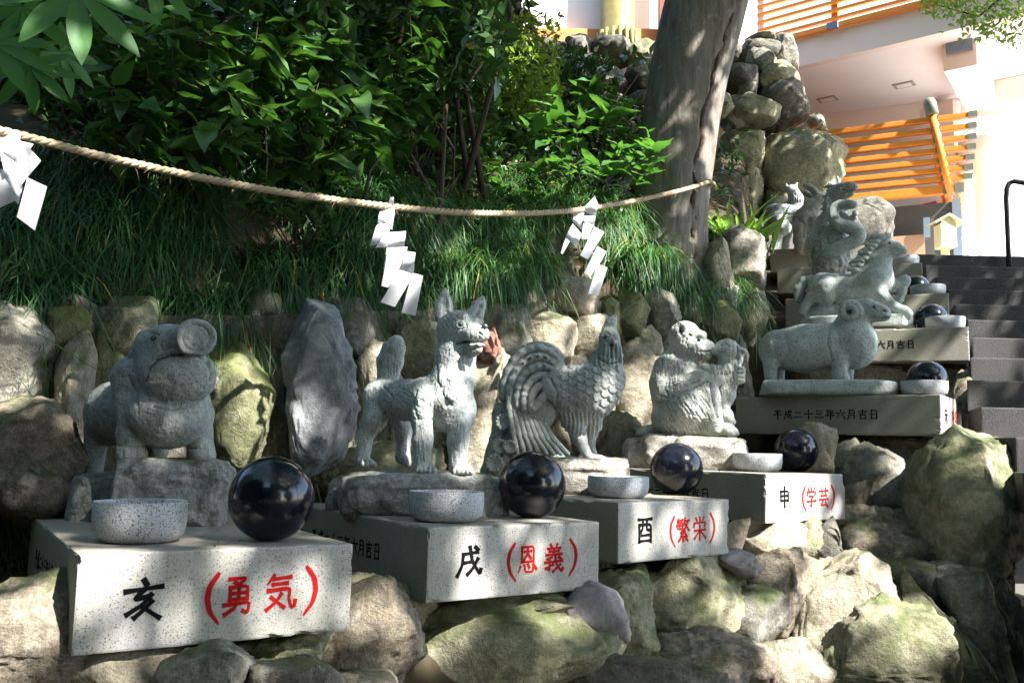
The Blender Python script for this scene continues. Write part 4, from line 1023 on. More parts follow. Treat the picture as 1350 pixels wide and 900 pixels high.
def statue_mat(name, base, light, dark, green=0.4, scale=1.0):
    m = Mat(name)
    sp = m.noise(150 * scale, 3, 0.75); big = m.noise(4.5, 6, 0.65, dist=0.4); md = m.noise(18, 5, 0.65)
    col = m.mix(m.ramp(big, [(0.3, 0), (0.7, 1)]), base, light)
    st = m.ramp(m.noise(9, 6, 0.7, dist=0.5, vec=m.mapping((1, 1, 0.45))), [(0.47, 0), (0.68, 1)])
    col = m.mix(m.math('MULTIPLY', st, green), col, (0.13, 0.18, 0.125))
    col = m.mix(m.math('MULTIPLY', m.ramp(md, [(0.3, 1), (0.5, 0)]), 0.6), col, dark)
    col = m.mix(m.math('MULTIPLY', m.ramp(sp, [(0.34, 1), (0.46, 0)]), 0.8), col, (0.055, 0.06, 0.055))
    # darker in hollows that the chisel left, lighter on raised edges
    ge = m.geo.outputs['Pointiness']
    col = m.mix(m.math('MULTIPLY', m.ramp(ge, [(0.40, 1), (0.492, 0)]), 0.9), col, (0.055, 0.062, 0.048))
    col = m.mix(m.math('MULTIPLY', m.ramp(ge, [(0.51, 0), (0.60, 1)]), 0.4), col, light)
    m.bump(m.noise(170, 4, 0.7), 0.6, 0.005); m.bump(m.noise(45, 6, 0.68), 0.55, 0.014)
    return m.set(col, 0.85, 0.25)
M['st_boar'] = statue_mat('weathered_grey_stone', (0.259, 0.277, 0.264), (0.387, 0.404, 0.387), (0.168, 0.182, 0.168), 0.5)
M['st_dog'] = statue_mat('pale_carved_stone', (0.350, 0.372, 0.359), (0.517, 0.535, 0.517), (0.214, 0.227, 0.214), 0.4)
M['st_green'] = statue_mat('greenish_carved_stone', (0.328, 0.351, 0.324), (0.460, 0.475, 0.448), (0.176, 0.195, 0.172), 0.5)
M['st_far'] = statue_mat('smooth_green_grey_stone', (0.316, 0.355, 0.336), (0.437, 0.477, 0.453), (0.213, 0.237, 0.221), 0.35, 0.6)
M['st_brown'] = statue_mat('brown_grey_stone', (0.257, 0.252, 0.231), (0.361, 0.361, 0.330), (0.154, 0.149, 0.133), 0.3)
M['base_rock'] = rockmat('rough_base_stone', (0.28, 0.285, 0.26), (0.44, 0.43, 0.395), (0.09, 0.09, 0.085), 0.12, scale=1.7)
M['base_rock_w'] = rockmat('warm_base_stone', (0.34, 0.31, 0.265), (0.47, 0.44, 0.38), (0.12, 0.105, 0.09), 0.05, scale=1.7)
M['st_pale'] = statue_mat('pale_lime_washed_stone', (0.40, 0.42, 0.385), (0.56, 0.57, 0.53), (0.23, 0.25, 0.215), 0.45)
M['eye'] = plain('dark_stone_eye', (0.05, 0.06, 0.07), 0.4, 0.5)

def stat(i, label, ax, ay, Y):
    s = Sculpt(ax, ay, Y); r = empty('animal_statue', s.A); r.location.z = pz(i)
    tag(r, label, 'statue', 'zodiac animal statues on plinths'); return s, r
def sub(s):       # another sculpt in the same frame
    t = Sculpt.__new__(Sculpt); t.__dict__.update(s.__dict__); t.ops = []; t.marks = (); return t
def rugged(a=1.0, sc=1.0, seed=1):
    return lambda V, N, s: a * (1.2 * fbm(V * 0.035 * sc, seed, 3) + 0.55 * fbm(V * 0.16 * sc, seed + 4, 3))
def base_rock(s, root, boxes, seed, mat='base_rock', h=2.0, amp=1.0, name='rock_base'):
    """rough slab: union of chunky lumps (px0, px1, py0, py1, depth0, depth1)"""
    t = sub(s)
    for (a, b, c, d, e, f) in boxes:
        t.ops.append(('b', a, b, c, d, e, f))
    r_ = np.random.default_rng(seed)
    obs = []
    for (a, b, c, d, e, f) in boxes:
        D, Fc = ICO[5]
        P = np.sign(D) * np.abs(D) ** 0.35                      # boxy
        P = P / np.abs(P).max(0)
        half = np.array([(b - a) / 2 * s.cth, (f - e) / 2, (d - c) / 2]); ctr = s.p(((a + b) / 2, (c + d) / 2, (e + f) / 2))
        P = P * half
        for _ in range(12):
            n = r_.normal(size=3); n /= np.linalg.norm(n)
            if n[2] > 0.75: continue
            hh = (np.abs(n) * half).sum() * r_.uniform(0.74, 0.95); ov = np.clip(P @ n - hh, 0, None); P = P - np.outer(ov * 0.95, n)
        W = P + r_.uniform(0, 99, 3)
        m = min(half)
        dsp = amp * m * (0.16 * fbm(W * 0.03, seed, 3) + 0.10 * fbm(W * 0.09, seed + 2, 4, .6) + 0.05 * fbm(W * 0.3, seed + 3, 3, .6))
        top = np.clip((P[:, 2] / half[2] - 0.7) * 3, 0, 1)
        P = P + D * (dsp * (1 - 0.65 * top))[:, None]
        obs.append((P + ctr, Fc)); seed += 11
    V = np.concatenate([o[0] for o in obs]); Fs = np.concatenate([o[1] + k * len(obs[0][0]) for k, o in enumerate(obs)])
    o = link(name, mesh_np(name, s.world(V), Fs), M[mat], root)
    if len(boxes) > 1:
        md = o.modifiers.new('fuse', 'REMESH'); md.mode = 'VOXEL'; md.voxel_size = 2.2 * s.sc; md.use_smooth_shade = True
    return o
def eyeball(s, root, c, r, mat='eye'):
    c = (c[0], c[1], s.surf(c[0], c[1]) + 0.35 * r); t = sub(s); t.ell(c, (r, r, r)); return t.build('eye', M[mat], root, h=max(0.5, r / 5))

# ---- boar -------------------------------------------------------------------------------------------------------
s, root = stat(1, 'stone boar with raised flat snout standing on a rough rock', 205, 640, 3.42)
s.chain([(214, 545, 0, 46), (180, 545, 60, 48), (150, 552, 120, 42), (140, 556, 150, 34)], 14)         # trunk
s.ell((216, 548, -18), (50, 40, 40), 14)                                                                # chest
s.chain([(165, 500, 10, 27), (170, 540, 5, 22)], 14)                                                     # shoulder
s.chain([(240, 505, 10, 25), (256, 545, 5, 18)], 14)
s.chain([(205, 500, 0, 42), (216, 480, -25, 40)], 12)                                                    # neck
s.ell((228, 494, -42), (45, 36, 37), 10)                                                                 # lower jaw
s.chain([(190, 458, -15, 25), (212, 454, -40, 25), (236, 446, -62, 22)], 9)                              # upper head
s.chain([(238, 445, -64, 20), (246, 439, -86, 22.5), (246.5, 439, -96, 24)], 4)                                                 # snout
s.ell((247, 439, -146), (90, 44, 90), 1.2, 's', yaw=3)
s.mark([(246.5 + 18 * math.cos(w), 439 + 18 * math.sin(w)) for w in np.linspace(0, 6.283, 25)], 1.3, 1.2, -200, -60)
s.chain([(204, 468, -76, 4), (230, 463, -86, 4), (252, 463, -84, 4)], 2, 's')   # mouth line (cut)
s.chain([(266, 476, -52, 6), (272, 490, -45, 4)], 4)
s.chain([(167, 462, 0, 7), (163, 470, -4, 5), (168, 474, -6, 4)], 3)                                     # ear
s.chain([(178, 452, -8, 6), (166, 458, 0, 5)], 3)
s.chain([(168, 536, 0, 20), (169, 575, -4, 17.5), (170, 600, -6, 18)], 6)                                # fore legs
s.chain([(258, 548, 2, 17), (260, 575, 0, 16), (264, 598, -6, 17), (272, 606, -12, 9)], 6)
s.chain([(152, 588, -24, 1.6), (170, 591, -26, 1.6), (188, 588, -22, 1.6)], 1.5, 's')
s.chain([(126, 575, 125, 18), (125, 600, 130, 14), (124, 626, 130, 14)], 6)                              # hind legs
s.chain([(200, 585, 125, 16), (205, 600, 120, 12), (206, 626, 115, 12)], 6)
s.mark([(183, 502), (186, 484), (196, 472), (212, 466), (232, 463.5), (250, 464), (264, 472), (271, 486), (270, 498)], 1.9, 4.6, -200, 10)
s.mark([(181, 498), (182, 484), (192, 468), (210, 461), (232, 458.5), (252, 459), (268, 468)], 2.6, -1.0, -200, 0)
s.mark([(196, 535), (220, 540), (245, 534)], 1.6, 1.5, -200, 20); s.mark([(160, 498), (172, 520), (176, 545)], 2.2, 1.6); s.mark([(184, 438), (196, 440)], 1.8, 2); s.mark([(198, 452), (204, 461), (214, 455)], 1.4, 1.5)
s.mark([(153, 589), (188, 589)], 1.5, 1.5); s.mark([(248, 590), (276, 591)], 1.5, 1.5)
for a_ in (160, 169, 178): s.mark([(a_, 592), (a_, 602)], 1.2, 1.2)
s.build('body', M['st_boar'], root, 1.5, rugged(0.9, 1.4))
eyeball(s, root, (190, 444.5, -38), 4.2)
base_rock(s, root, [(140, 306, 605, 702, -62, 40), (92, 240, 626, 704, 30, 190)], 5, amp=0.8)
RB = root

# ---- dog --------------------------------------------------------------------------------------------------------
s, root = stat(2, 'upright stone dog with pointed ears and raised tail on a flat rock', 548, 640, 3.98)
s.chain([(498, 528, 62, 24), (532, 530, 25, 25), (562, 528, -5, 29), (582, 528, -15, 28)], 12)           # trunk
s.chain([(588, 530, -24, 27), (591, 505, -20, 27), (595, 470, -14, 25), (597, 445, -10, 24)], 10)        # chest and neck
s.ell((588, 552, -20), (22, 20, 18), 10)
s.ell((557, 531, -30), (15, 14, 19), 7); s.ell((612, 540, -12), (13, 14, 22), 8)                         # shoulders
s.chain([(594, 502, -44, 7), (592, 522, -46, 8), (592, 532, -42, 4)], 6)                                 # ruff point
s.chain([(554, 545, -32, 14), (555, 580, -36, 12), (556, 612, -38, 11)], 6)                              # fore legs
s.chain([(604, 548, -22, 15), (602, 580, -34, 13), (602, 612, -38, 11.5)], 6)
for (cx, cd) in ((559, -46), (608, -48)):
    for j, dx in enumerate((-8, -1, 6, 12)):
        s.chain([(cx + dx * 0.6, 613, cd + 6, 5), (cx + dx, 618, cd - 4 - (2 if 0 < j < 3 else 0), 4.4)], 2.2)
s.chain([(496, 528, 55, 21), (492, 556, 44, 16), (480, 580, 52, 10.5), (478, 608, 44, 9.5)], 6)          # near hind leg
for dx in (-2, 5, 11): s.chain([(480 + dx * .5, 611, 40, 5), (481 + dx, 615, 30, 4)], 2.2)
s.chain([(520, 548, 95, 16), (530, 575, 92, 11), (530, 606, 84, 9.5), (536, 613, 74, 6)], 6)             # far hind leg
s.chain([(508, 522, 68, 11), (508, 502, 72, 12.5), (512, 482, 72, 15), (515, 464, 70, 13.5), (516, 457, 69, 11)], 5)   # tail
s.chain([(498, 505, 80, 6), (500, 480, 80, 9), (504, 462, 78, 7)], 4)
s.ell((596, 432, -14), (27, 25, 24), 7)                                                                  # head
s.chain([(606, 434, -30, 17), (620, 437, -44, 13), (630, 437, -52, 9.5)], 6)                             # muzzle
s.chain([(604, 452, -28, 13), (618, 458, -40, 8), (626, 457, -46, 5)], 5)                                # jaw
s.ell((633, 432, -56), (6, 5, 5), 3)
s.chain([(597, 451, -46, 2.2), (610, 448.5, -56, 3.4), (622, 448, -64, 3.2), (636, 446, -64, 2.5)], 2, 's')
s.chain([(592, 418, -32, 6), (604, 414, -36, 6)], 5); s.chain([(622, 420, -38, 5), (628, 420, -36, 4)], 4)   # brows
s.chain([(579, 415, -4, 13), (578, 400, -2, 10.5), (578, 388, 0, 6), (578.5, 380, 2, 2.5)], 4, sq=0.62)  # ears
s.chain([(619, 414, -8, 13), (624, 402, -6, 9), (628, 394, -4, 5), (630, 389, -3, 2.2)], 4, sq=0.62)
s.chain([(580, 412, -14, 6), (579, 398, -10, 4.5), (579, 388, -6, 2)], 3, 's'); s.chain([(622, 410, -18, 5), (627, 399, -13, 3)], 3, 's')
def fur_dog(V, N, s):
    return 0.45 * fbm(V * np.array([0.5, 0.5, 0.11]), 4, 3) + 0.5 * fbm(V * 0.06, 6, 2) + 0.3 * fbm(V * 0.3, 8, 2)
s.mark([(596, 450.5), (606, 448), (616, 447.5), (628, 448), (637, 446.5)], 2.0, 4.0, -200, -20)
s.mark([(594, 424), (600, 418.5), (607, 421), (609, 427), (602, 430), (595, 427)], 1.3, 1.2, -200, -10)
s.mark([(633, 428), (633, 440)], 1.2, 1.4); s.mark([(626, 434), (631, 437)], 1.2, 1.6)
s.mark([(570, 470), (572, 500), (582, 522), (593, 534), (604, 520), (610, 500)], 1.8, 1.4); s.mark([(545, 515), (541, 532), (548, 552), (566, 552)], 1.8, 1.6); s.mark([(500, 512), (514, 526), (512, 548), (500, 566)], 1.8, 1.4)
for a_ in range(9): s.mark([(576 + 4 * a_, 500 + (a_ % 3) * 4), (577 + 4 * a_, 518 + (a_ % 3) * 4)], 0.9, 0.8)
for (cx, yy) in ((560, 618), (609, 619), (484, 613)):
    for j in range(4): s.mark([(cx - 9 + 6 * j, yy - 4), (cx - 9 + 6 * j, yy + 6)], 1.1, 1.8)
rs = np.random.default_rng(6)
for (n_, x0, x1, y0, y1, dx, dy) in ((40, 572, 612, 460, 515, -1, 10), (30, 548, 562, 556, 606, .5, 12), (30, 594, 610, 556, 606, .5, 12), (36, 505, 552, 505, 560, 8, 4), (20, 504, 524, 460, 505, 1, 11), (22, 484, 506, 530, 575, -2, 10), (24, 578, 606, 404, 430, 5, 5)):
    for _ in range(n_):
        x, y = rs.uniform(x0, x1), rs.uniform(y0, y1); l = rs.uniform(.5, 1.1); s.mark([(x - dx * l / 2, y - dy * l / 2), (x + dx * l / 2 + rs.normal() * .6, y + dy * l / 2)], 0.9, 0.9)
s.build('body', M['st_dog'], root, 1.25, fur_dog)
for c in ((600.5, 424.5, -38.5), (633.5, 425.5, -41)):
    ey_ = eyeball(s, root, c, 4.1, 'eye')
    if c[0] > 610: continue
    t = sub(s); c = (c[0], c[1], s.surf(c[0], c[1]))
    t.chain([(c[0] + 5.0 * math.cos(w), c[1] + 4.3 * math.sin(w), c[2] + 0.9, 1.2) for w in np.linspace(0, 6.283, 13)], 1.5)
    t.build('eyelid', M['st_dog'], ey_, 0.8)
t = sub(s); t.chain([(616, 452, -54, 3), (626, 451, -60, 3), (632, 450, -62, 2)], 2, sq=1.4); t.build('tongue', M['st_dog'], root, 0.9)
base_rock(s, root, [(452, 656, 622, 690, -74, 100), (562, 668, 632, 692, -64, 60), (438, 520, 630, 688, 10, 130)], 21, amp=1.0)

# ---- rooster ----------------------------------------------------------------------------------------------------
s, root = stat(3, 'carved stone rooster with arched tail feathers and flowers at its foot', 745, 620, 4.78)
s.chain([(728, 522, 20, 22), (756, 520, 5, 36), (778, 514, -8, 36), (796, 500, -14, 26)], 10)            # body
s.chain([(790, 505, -12, 28), (797, 478, -14, 19), (801, 458, -16, 14)], 8)                              # neck
s.ell((801, 446, -18), (14, 13, 16), 5)                                                                  # head
s.chain([(806, 449, -30, 5), (807, 450, -40, 2)], 3)                                                     # beak
s.chain([(796, 433, -16, 5), (803, 424, -16, 7), (808, 416, -16, 3.5)], 3, sq=0.6)                         # comb
s.chain([(806, 430, -20, 4), (808, 422, -20, 3)], 3, sq=.6)
s.chain([(813, 458, -26, 4.5), (815, 468, -26, 5), (815, 474, -25, 3)], 2.5); s.chain([(797, 454, -28, 6), (797, 464, -28, 6), (800, 470, -27, 3)], 2.5)
s.ell((745, 512, -22), (34, 12, 24), 5, roll=-16)                                                        # near wing
s.ell((756, 548, 2), (20, 20, 24), 8); s.ell((778, 552, 22), (16, 16, 22), 8)                            # thighs
s.chain([(757, 560, 0, 13), (764, 578, -4, 8.5), (773, 598, -8, 6)], 5)                                  # legs
s.chain([(780, 565, 22, 10), (776, 585, 24, 7), (782, 602, 22, 6)], 5)
for (dx, dy, dz) in ((28, 5, -12), (22, 8, -24), (6, 9, -30), (-10, 4, 2)):
    s.chain([(773, 600, -8, 4.5), (773 + dx * .6, 601 + dy * .4, -8 + dz * .6, 4), (773 + dx, 602 + dy * .6, -8 + dz, 3)], 2)
for (dx, dz) in ((28, 14), (24, 26), (10, 6)): s.chain([(782, 602, 22, 4), (782 + dx, 605, 22 + dz - 14, 3)], 2)
# support rock and leaves under the tail
s.chain([(664, 548, 25, 17), (668, 590, 25, 24), (664, 626, 15, 30)], 8); s.chain([(690, 560, 20, 22), (705, 600, 15, 24), (730, 610, 12, 18), (756, 612, 6, 10)], 8)
def feather_body(V, N, s):
    x, z = V[:, 0] / s.cth + s.ax, s.ay - V[:, 2]
    out = 0.35 * fbm(V * 0.25, 3, 3) + 0.5 * fbm(V * 0.06, 5, 2)
    # scale feathers on breast and wing
    xr, zr = x - 790, z - 470; al = 0.55; u0 = (xr * math.cos(al) + zr * math.sin(al)); v0 = (-xr * math.sin(al) + zr * math.cos(al))
    v = v0 / 9.5 + 0.25 * vnoise(V * 0.05, 7); row = np.floor(v); u = u0 / 12.0 + 0.5 * (row % 2); cu = u - np.floor(u) - 0.5; cv = v - row
    dd = np.sqrt((cu * 1.5) ** 2 + (cv * 0.9) ** 2)
    h = np.where(dd < 0.74, dd * 1.5, 0.15)
    reg = np.clip(np.minimum.reduce([(x - 726) / 8, (838 - x) / 4, (z - 478) / 8, (548 - z) / 6]), 0, 1)
    out = out + reg * 1.5 * (h - 0.5)
    # drooping thigh and neck plumes
    strand = np.sin(x * 1.15 + 2.5 * vnoise(V * 0.05, 2))
    reg2 = (((z >= 545) & (z < 575) & (x > 735)) | ((z > 455) & (z < 486) & (x > 780))).astype(float)
    out = out + reg2 * 0.9 * strand
    reg3 = ((x < 735) & (z > 545)).astype(float)
    return out + reg3 * (1.6 * np.sin(x * 0.42 + z * 0.12 + 3 * vnoise(V * 0.03, 9)) + 1.0 * fbm(V * 0.12, 12, 2))
s.mark([(792, 440), (797, 436), (802, 440), (797, 448), (792, 444)], 1.2, 1.6); s.mark([(803, 445), (806, 441), (810, 445)], 1.3, 2.0); s.mark([(804, 452), (804, 470)], 1.3, 2.0); s.mark([(788, 472), (800, 478), (814, 476)], 1.5, 1.6); s.mark([(724, 500), (734, 520), (730, 540)], 1.8, 1.6)
s.build('body', M['st_green'], root, 1.3, feather_body)
eyeball(s, root, (796.5, 442, -30), 2.6)
# arched tail feathers, each a carved plume
def arc(cx, cy, rx, ry, a0, a1, d0, d1, r0, r1, n=9):
    return [(cx + rx * math.cos(math.radians(a)), cy - ry * math.sin(math.radians(a)), d0 + (d1 - d0) * t, r0 + (r1 - r0) * t) for t, a in zip(np.linspace(0, 1, n), np.linspace(a0, a1, n))]
TAIL = [arc(705, 520, 43, 60, 50, 186, -4, 0, 5.5, 6.5), arc(708, 523, 37, 51, 60, 190, -9, -7, 5.5, 6.5), arc(711, 526, 31, 42, 66, 195, -13, -11, 5.2, 6.2), arc(714, 529, 25, 33, 72, 200, -16, -14, 5, 6), arc(717, 532, 19, 24, 76, 200, -18, -16, 4.6, 5.4),
        arc(706, 518, 46, 62, 48, 120, 12, 16, 6, 4), arc(702, 522, 37, 56, 175, 215, 14, 20, 6, 5)]
for j, pts in enumerate(TAIL):
    t = sub(s); t.chain(pts, 3, sq=1.6); t.build('tail_feather', M['st_green'], root, 1.3, lambda V, N, s: 0.35 * fbm(V * .25, 2, 3))
t = sub(s); t.ell((714, 500, -5), (34, 11, 38), 4); t.ell((692, 514, -4), (27, 11, 44), 5); t.ell((706, 530, -6), (30, 11, 42), 5); t.build('tail_fan', M['st_green'], root, 1.5, rugged(.5))
for j in range(6):      # saddle plumes between wing and tail
    t = sub(s); x0 = 742 - j * 5; t.chain([(x0, 486 + j * 7, -12, 4), (x0 - 9, 500 + j * 6.5, -18, 5.5), (x0 - 20 + j, 514 + j * 5, -20, 5)], 3, sq=1.3); t.build('saddle_plume', M['st_green'], root, 1.3)
for j in range(8):      # long drooping plumes
    t = sub(s); x0 = 668 + j * 5.5; t.chain([(x0, 512 + 2 * j, -12 + j, 3.6), (x0 + 2 + j * .6, 540 + 2 * j, -14 + j * .8, 4.2), (x0 + 8 + j * 2, 572 + j, -16, 4.2), (x0 + 14 + j * 4, 598, -18, 3)], 2.5); t.build('drooping_plume', M['st_green'], root, 1.2)
for (cx, cy, cd, r) in ((663, 558, -8, 11), (658, 590, -14, 10), (672, 590, -20, 9), (652, 612, -14, 12)):
    t = sub(s); t.ell((cx, cy, cd + 6), (r * .55, r * .5, r * .55), 2)
    for k in range(12):
        a = k * 0.5236; t.chain([(cx + r * .25 * math.cos(a), cy + r * .25 * math.sin(a), cd + 1, r * .17), (cx + r * .85 * math.cos(a), cy + r * .85 * math.sin(a), cd - 2, r * .21)], 1.2)
    t.build('carved_flower', M['st_green'], root, 1.0)
base_rock(s, root, [(690, 838, 603, 656, -56, 64), (640, 740, 612, 660, -20, 80)], 41, 'base_rock_w', amp=1.0)

# ---- monkeys ----------------------------------------------------------------------------------------------------
s, root = stat(4, 'seated stone monkey hugging its young on a pale rock', 915, 600, 5.82)
s.chain([(893, 484, 8, 27), (892, 512, 8, 33), (896, 545, 6, 34)], 10)                                   # back
s.ell((903, 445, 0), (22, 21, 22), 7)                                                                    # head
s.ell((911, 460, -3), (20, 20, 14), 6)                                                                   # cheek ruff
s.chain([(919, 456, 0, 12), (930, 458, 0, 10), (935, 459, 0, 8.5)], 5)                                   # muzzle
s.chain([(918, 468, 0, 9), (931, 469, 0, 6.5)], 4)
s.chain([(912, 438, -13, 5.5), (922, 440, -11, 5), (926, 442, 0, 5.5), (922, 440, 11, 5)], 3.5)          # brow
s.chain([(895, 444, -18, 4), (892, 434, -20, 4), (897, 427, -20, 3.4), (903, 431, -20, 3), (902, 440, -20, 2.6)], 2)     # ear
s.ell((897, 436, -24), (3.2, 4, 5.5), 1.5, 's')
s.chain([(878, 486, -10, 17), (873, 506, -16, 16), (874, 518, -20, 14)], 7)                              # upper arm
s.chain([(874, 517, -20, 13), (896, 508, -28, 11), (922, 498, -24, 9.5), (948, 500, -18, 8)], 6)         # forearm round the young
s.chain([(884, 552, -10, 25), (906, 536, -22, 27), (926, 524, -20, 22)], 8)                              # thigh
s.chain([(928, 526, -18, 20), (936, 548, -16, 16), (944, 566, -16, 12)], 7)                              # shin
s.chain([(900, 560, -8, 20), (930, 562, -10, 16)], 8)
s.chain([(944, 566, -18, 8), (960, 566, -22, 8), (966, 569, -22, 6)], 4)                                 # foot
for j in range(4): s.chain([(958 + j * 2, 562 + j * 2.5, -24 + j * 2, 4), (968 + j, 566 + j * 1.5, -26 + j * 2, 3)], 1.8)
s.chain([(868, 566, 6, 9), (852, 570, 0, 7), (842, 572, -4, 4)], 5)                                      # tail
def fur_monkey(V, N, s):
    x, z = V[:, 0] / s.cth + s.ax, s.ay - V[:, 2]
    # strands follow the form: down the back and arm, around the thigh
    ang = np.where((z > 520) & (x > 880), -0.75, 0.1) + np.where((z > 480) & (z <= 520) & (x > 880), -0.5, 0) + np.where((x > 905) & (z < 472) & (z > 452), -0.1, 0) + 0.35 * vnoise(V * 0.035, 3)
    a = x * np.cos(ang) + z * np.sin(ang)
    b_ = -x * np.sin(ang) + z * np.cos(ang)
    st = 1.5 * vnoise(np.stack([a * 0.42, V[:, 1] * 0.30, b_ * 0.055], 1), 8) + 0.8 * vnoise(np.stack([a * 0.85, V[:, 1] * 0.5, b_ * 0.09], 1), 9)
    face = ((x > 917) & (z < 466)) | ((x > 946) & (z > 552))
    m = np.where(face, 0.15, 1.0)
    return 0.4 * m * st + 0.4 * fbm(V * 0.1, 5, 2)
s.mark([(922, 463.5), (932, 464), (940, 462)], 1.2, 2.2); s.mark([(916, 447), (922, 444.5), (928, 447)], 1.2, 1.4); s.mark([(886, 524), (904, 514), (924, 508)], 2.2, 2.4); s.mark([(860, 500), (868, 522), (884, 526)], 1.6, 1.2)
s.mark([(897, 432), (898, 440)], 1.2, 1.8); s.mark([(918, 470), (906, 474), (892, 470)], 2.0, 1.6); s.mark([(936, 506), (940, 530), (946, 550)], 1.8, 2.0)
rs = np.random.default_rng(5)
def strokes(s, n, x0, x1, y0, y1, dx, dy, w=0.95, dep=1.15, jit=0.12, curve=None):
    for _ in range(n):
        x, y = rs.uniform(x0, x1), rs.uniform(y0, y1); a, b = dx + rs.normal() * jit * abs(dy), dy + rs.normal() * jit * abs(dx)
        if curve: a, b = curve(x, y)
        l = rs.uniform(0.6, 1.2); s.mark([(x - a * l / 2, y - b * l / 2), (x + rs.normal() * .4, y + rs.normal() * .4), (x + a * l / 2, y + b * l / 2)], w, dep)
strokes(s, 95, 880, 936, 518, 572, 6, 9.5); strokes(s, 60, 862, 904, 468, 510, -1.5, 11); strokes(s, 22, 880, 930, 503, 513, 11, -4); strokes(s, 34, 892, 926, 456, 474, 1, 10); strokes(s, 26, 884, 912, 424, 452, -3, 8)
s.build('parent_monkey', M['st_pale'], root, 1.0, fur_monkey)
eyeball(s, root, (922, 447.5, -10.5), 2.2)
t = sub(s)
t.ell((959, 461, 2), (16, 15, 14.5), 5); t.chain([(950, 462, -2, 9), (943, 462, -3, 6.5)], 4)
t.chain([(976, 470, -4, 4), (979, 463, -4, 4), (975, 459, -4, 3)], 2); t.ell((978, 465, -8), (2.5, 3, 3.5), 2, 's')
t.chain([(960, 480, 2, 13), (957, 500, 0, 15), (953, 520, 0, 15), (950, 536, -2, 12)], 6)
t.chain([(958, 486, -14, 7), (944, 490, -20, 7.5), (931, 487, -20, 8)], 4)
t.chain([(950, 534, -8, 10), (958, 548, -16, 8), (964, 556, -18, 6)], 4)
t.chain([(968, 488, -4, 7), (974, 492, -10, 6), (975, 500, -12, 7)], 4)
for j in range(4): t.chain([(974, 484 + 5 * j, -16, 3.2), (980, 487 + 5 * j, -15, 2.6)], 1.6)
t.chain([(975, 480, -12, 3), (977, 473, -12, 2.4)], 2)
t.chain([(949, 466, -10, 1.2), (955, 467, -13, 1.4)], 1.2, 's')
strokes(t, 40, 944, 972, 480, 530, 1.5, 8); t.mark([(946, 464), (952, 465), (956, 463)], 1.1, 1.8); t.mark([(950, 455), (957, 453), (962, 456)], 1.2, 1.5); t.mark([(972, 486), (982, 486)], 1, 1.6); t.mark([(972, 492), (982, 492)], 1, 1.6); t.mark([(972, 498), (981, 498)], 1, 1.6)
t.build('young_monkey', M['st_pale'], root, 1.0, lambda V, N, s: 0.9 * vnoise(V * np.array([.45, .3, .08]), 4) + 0.5 * fbm(V * .12, 7, 2))
eyeball(s, root, (956, 457, -11.5), 2.0)
base_rock(s, root, [(884, 986, 576, 624, -52, 52), (822, 905, 578, 624, -28, 66), (850, 900, 572, 612, -40, 20)], 61, 'base_rock_w', amp=1.0)

# ---- ram --------------------------------------------------------------------------------------------------------
s, root = stat(5, 'stone ram with a curled horn on a thin stone base', 1085, 500, 6.35)
s.chain([(1026, 459, 6, 27), (1060, 458, 3, 31), (1094, 456, 0, 31)], 8); s.ell((1019, 462, 6), (11, 24, 22), 6)
s.ell((1126, 453, -2), (30, 30, 34), 3.5); s.ell((1124, 434, -2), (24, 22, 24), 6)
s.chain([(1126, 424, -2, 19), (1134, 412, -4, 16), (1146, 410, -6, 14), (1162, 414, -8, 10.5), (1167, 416, -9, 8)], 6)
s.chain([(1015, 480, -8, 11), (1015, 492, -8, 8), (1015, 503, -8, 8.5)], 5); s.chain([(1026, 484, 30, 9), (1026, 503, 30, 7)], 4)
s.chain([(1109, 474, -16, 12), (1108, 488, -16, 9), (1107, 496, -16, 9), (1113, 500, -19, 7)], 5); s.chain([(1117, 482, 22, 9), (1117, 502, 22, 8)], 4)
s.chain([(1155, 421, -18, 1.2), (1164, 422.5, -17, 1.3), (1172, 421, -12, 1.3)], 1.5, 's')
s.chain([(1166, 412, -17.5, 1.6), (1168, 413, -17.5, 1.4)], 1.5, 's')
s.mark([(1094, 430), (1092, 455), (1098, 478)], 1.8, 1.4); s.mark([(1152, 420), (1160, 422.5), (1170, 421)], 1.2, 1.6); s.mark([(1034, 440), (1040, 465), (1030, 484)], 2.0, 0.9)
s.build('body', M['st_far'], root, 1.3, rugged(0.5, 1.6))
t = sub(s); sp = []
for k in range(26):
    a = math.radians(-20 + k * 19); r = 13 - 0.28 * k; sp.append((1122 + r * math.cos(a), 412.5 - r * math.sin(a), -20 - 0.22 * k, 5.2 - 0.12 * k))
t.chain(sp, 1.5); t.build('horn', M['st_far'], root, 1.0, lambda V, N, s: 0.10 * np.sin(3.2 * np.arctan2(V[:, 2] - (s.ay - 412.5), V[:, 0] - (1122 - s.ax) * s.cth) * 4))
t = sub(s); t.chain([(1124, 420, 22, 5), (1120, 410, 24, 5), (1126, 402, 22, 5), (1134, 406, 18, 4)], 2); t.build('horn', M['st_far'], root, 1.2)
eyeball(s, root, (1154, 406.5, -17.5), 2.6)
base_rock(s, root, [(995, 1180, 502, 524, -46, 56)], 71, 'st_far', amp=0.5, name='stone_base')

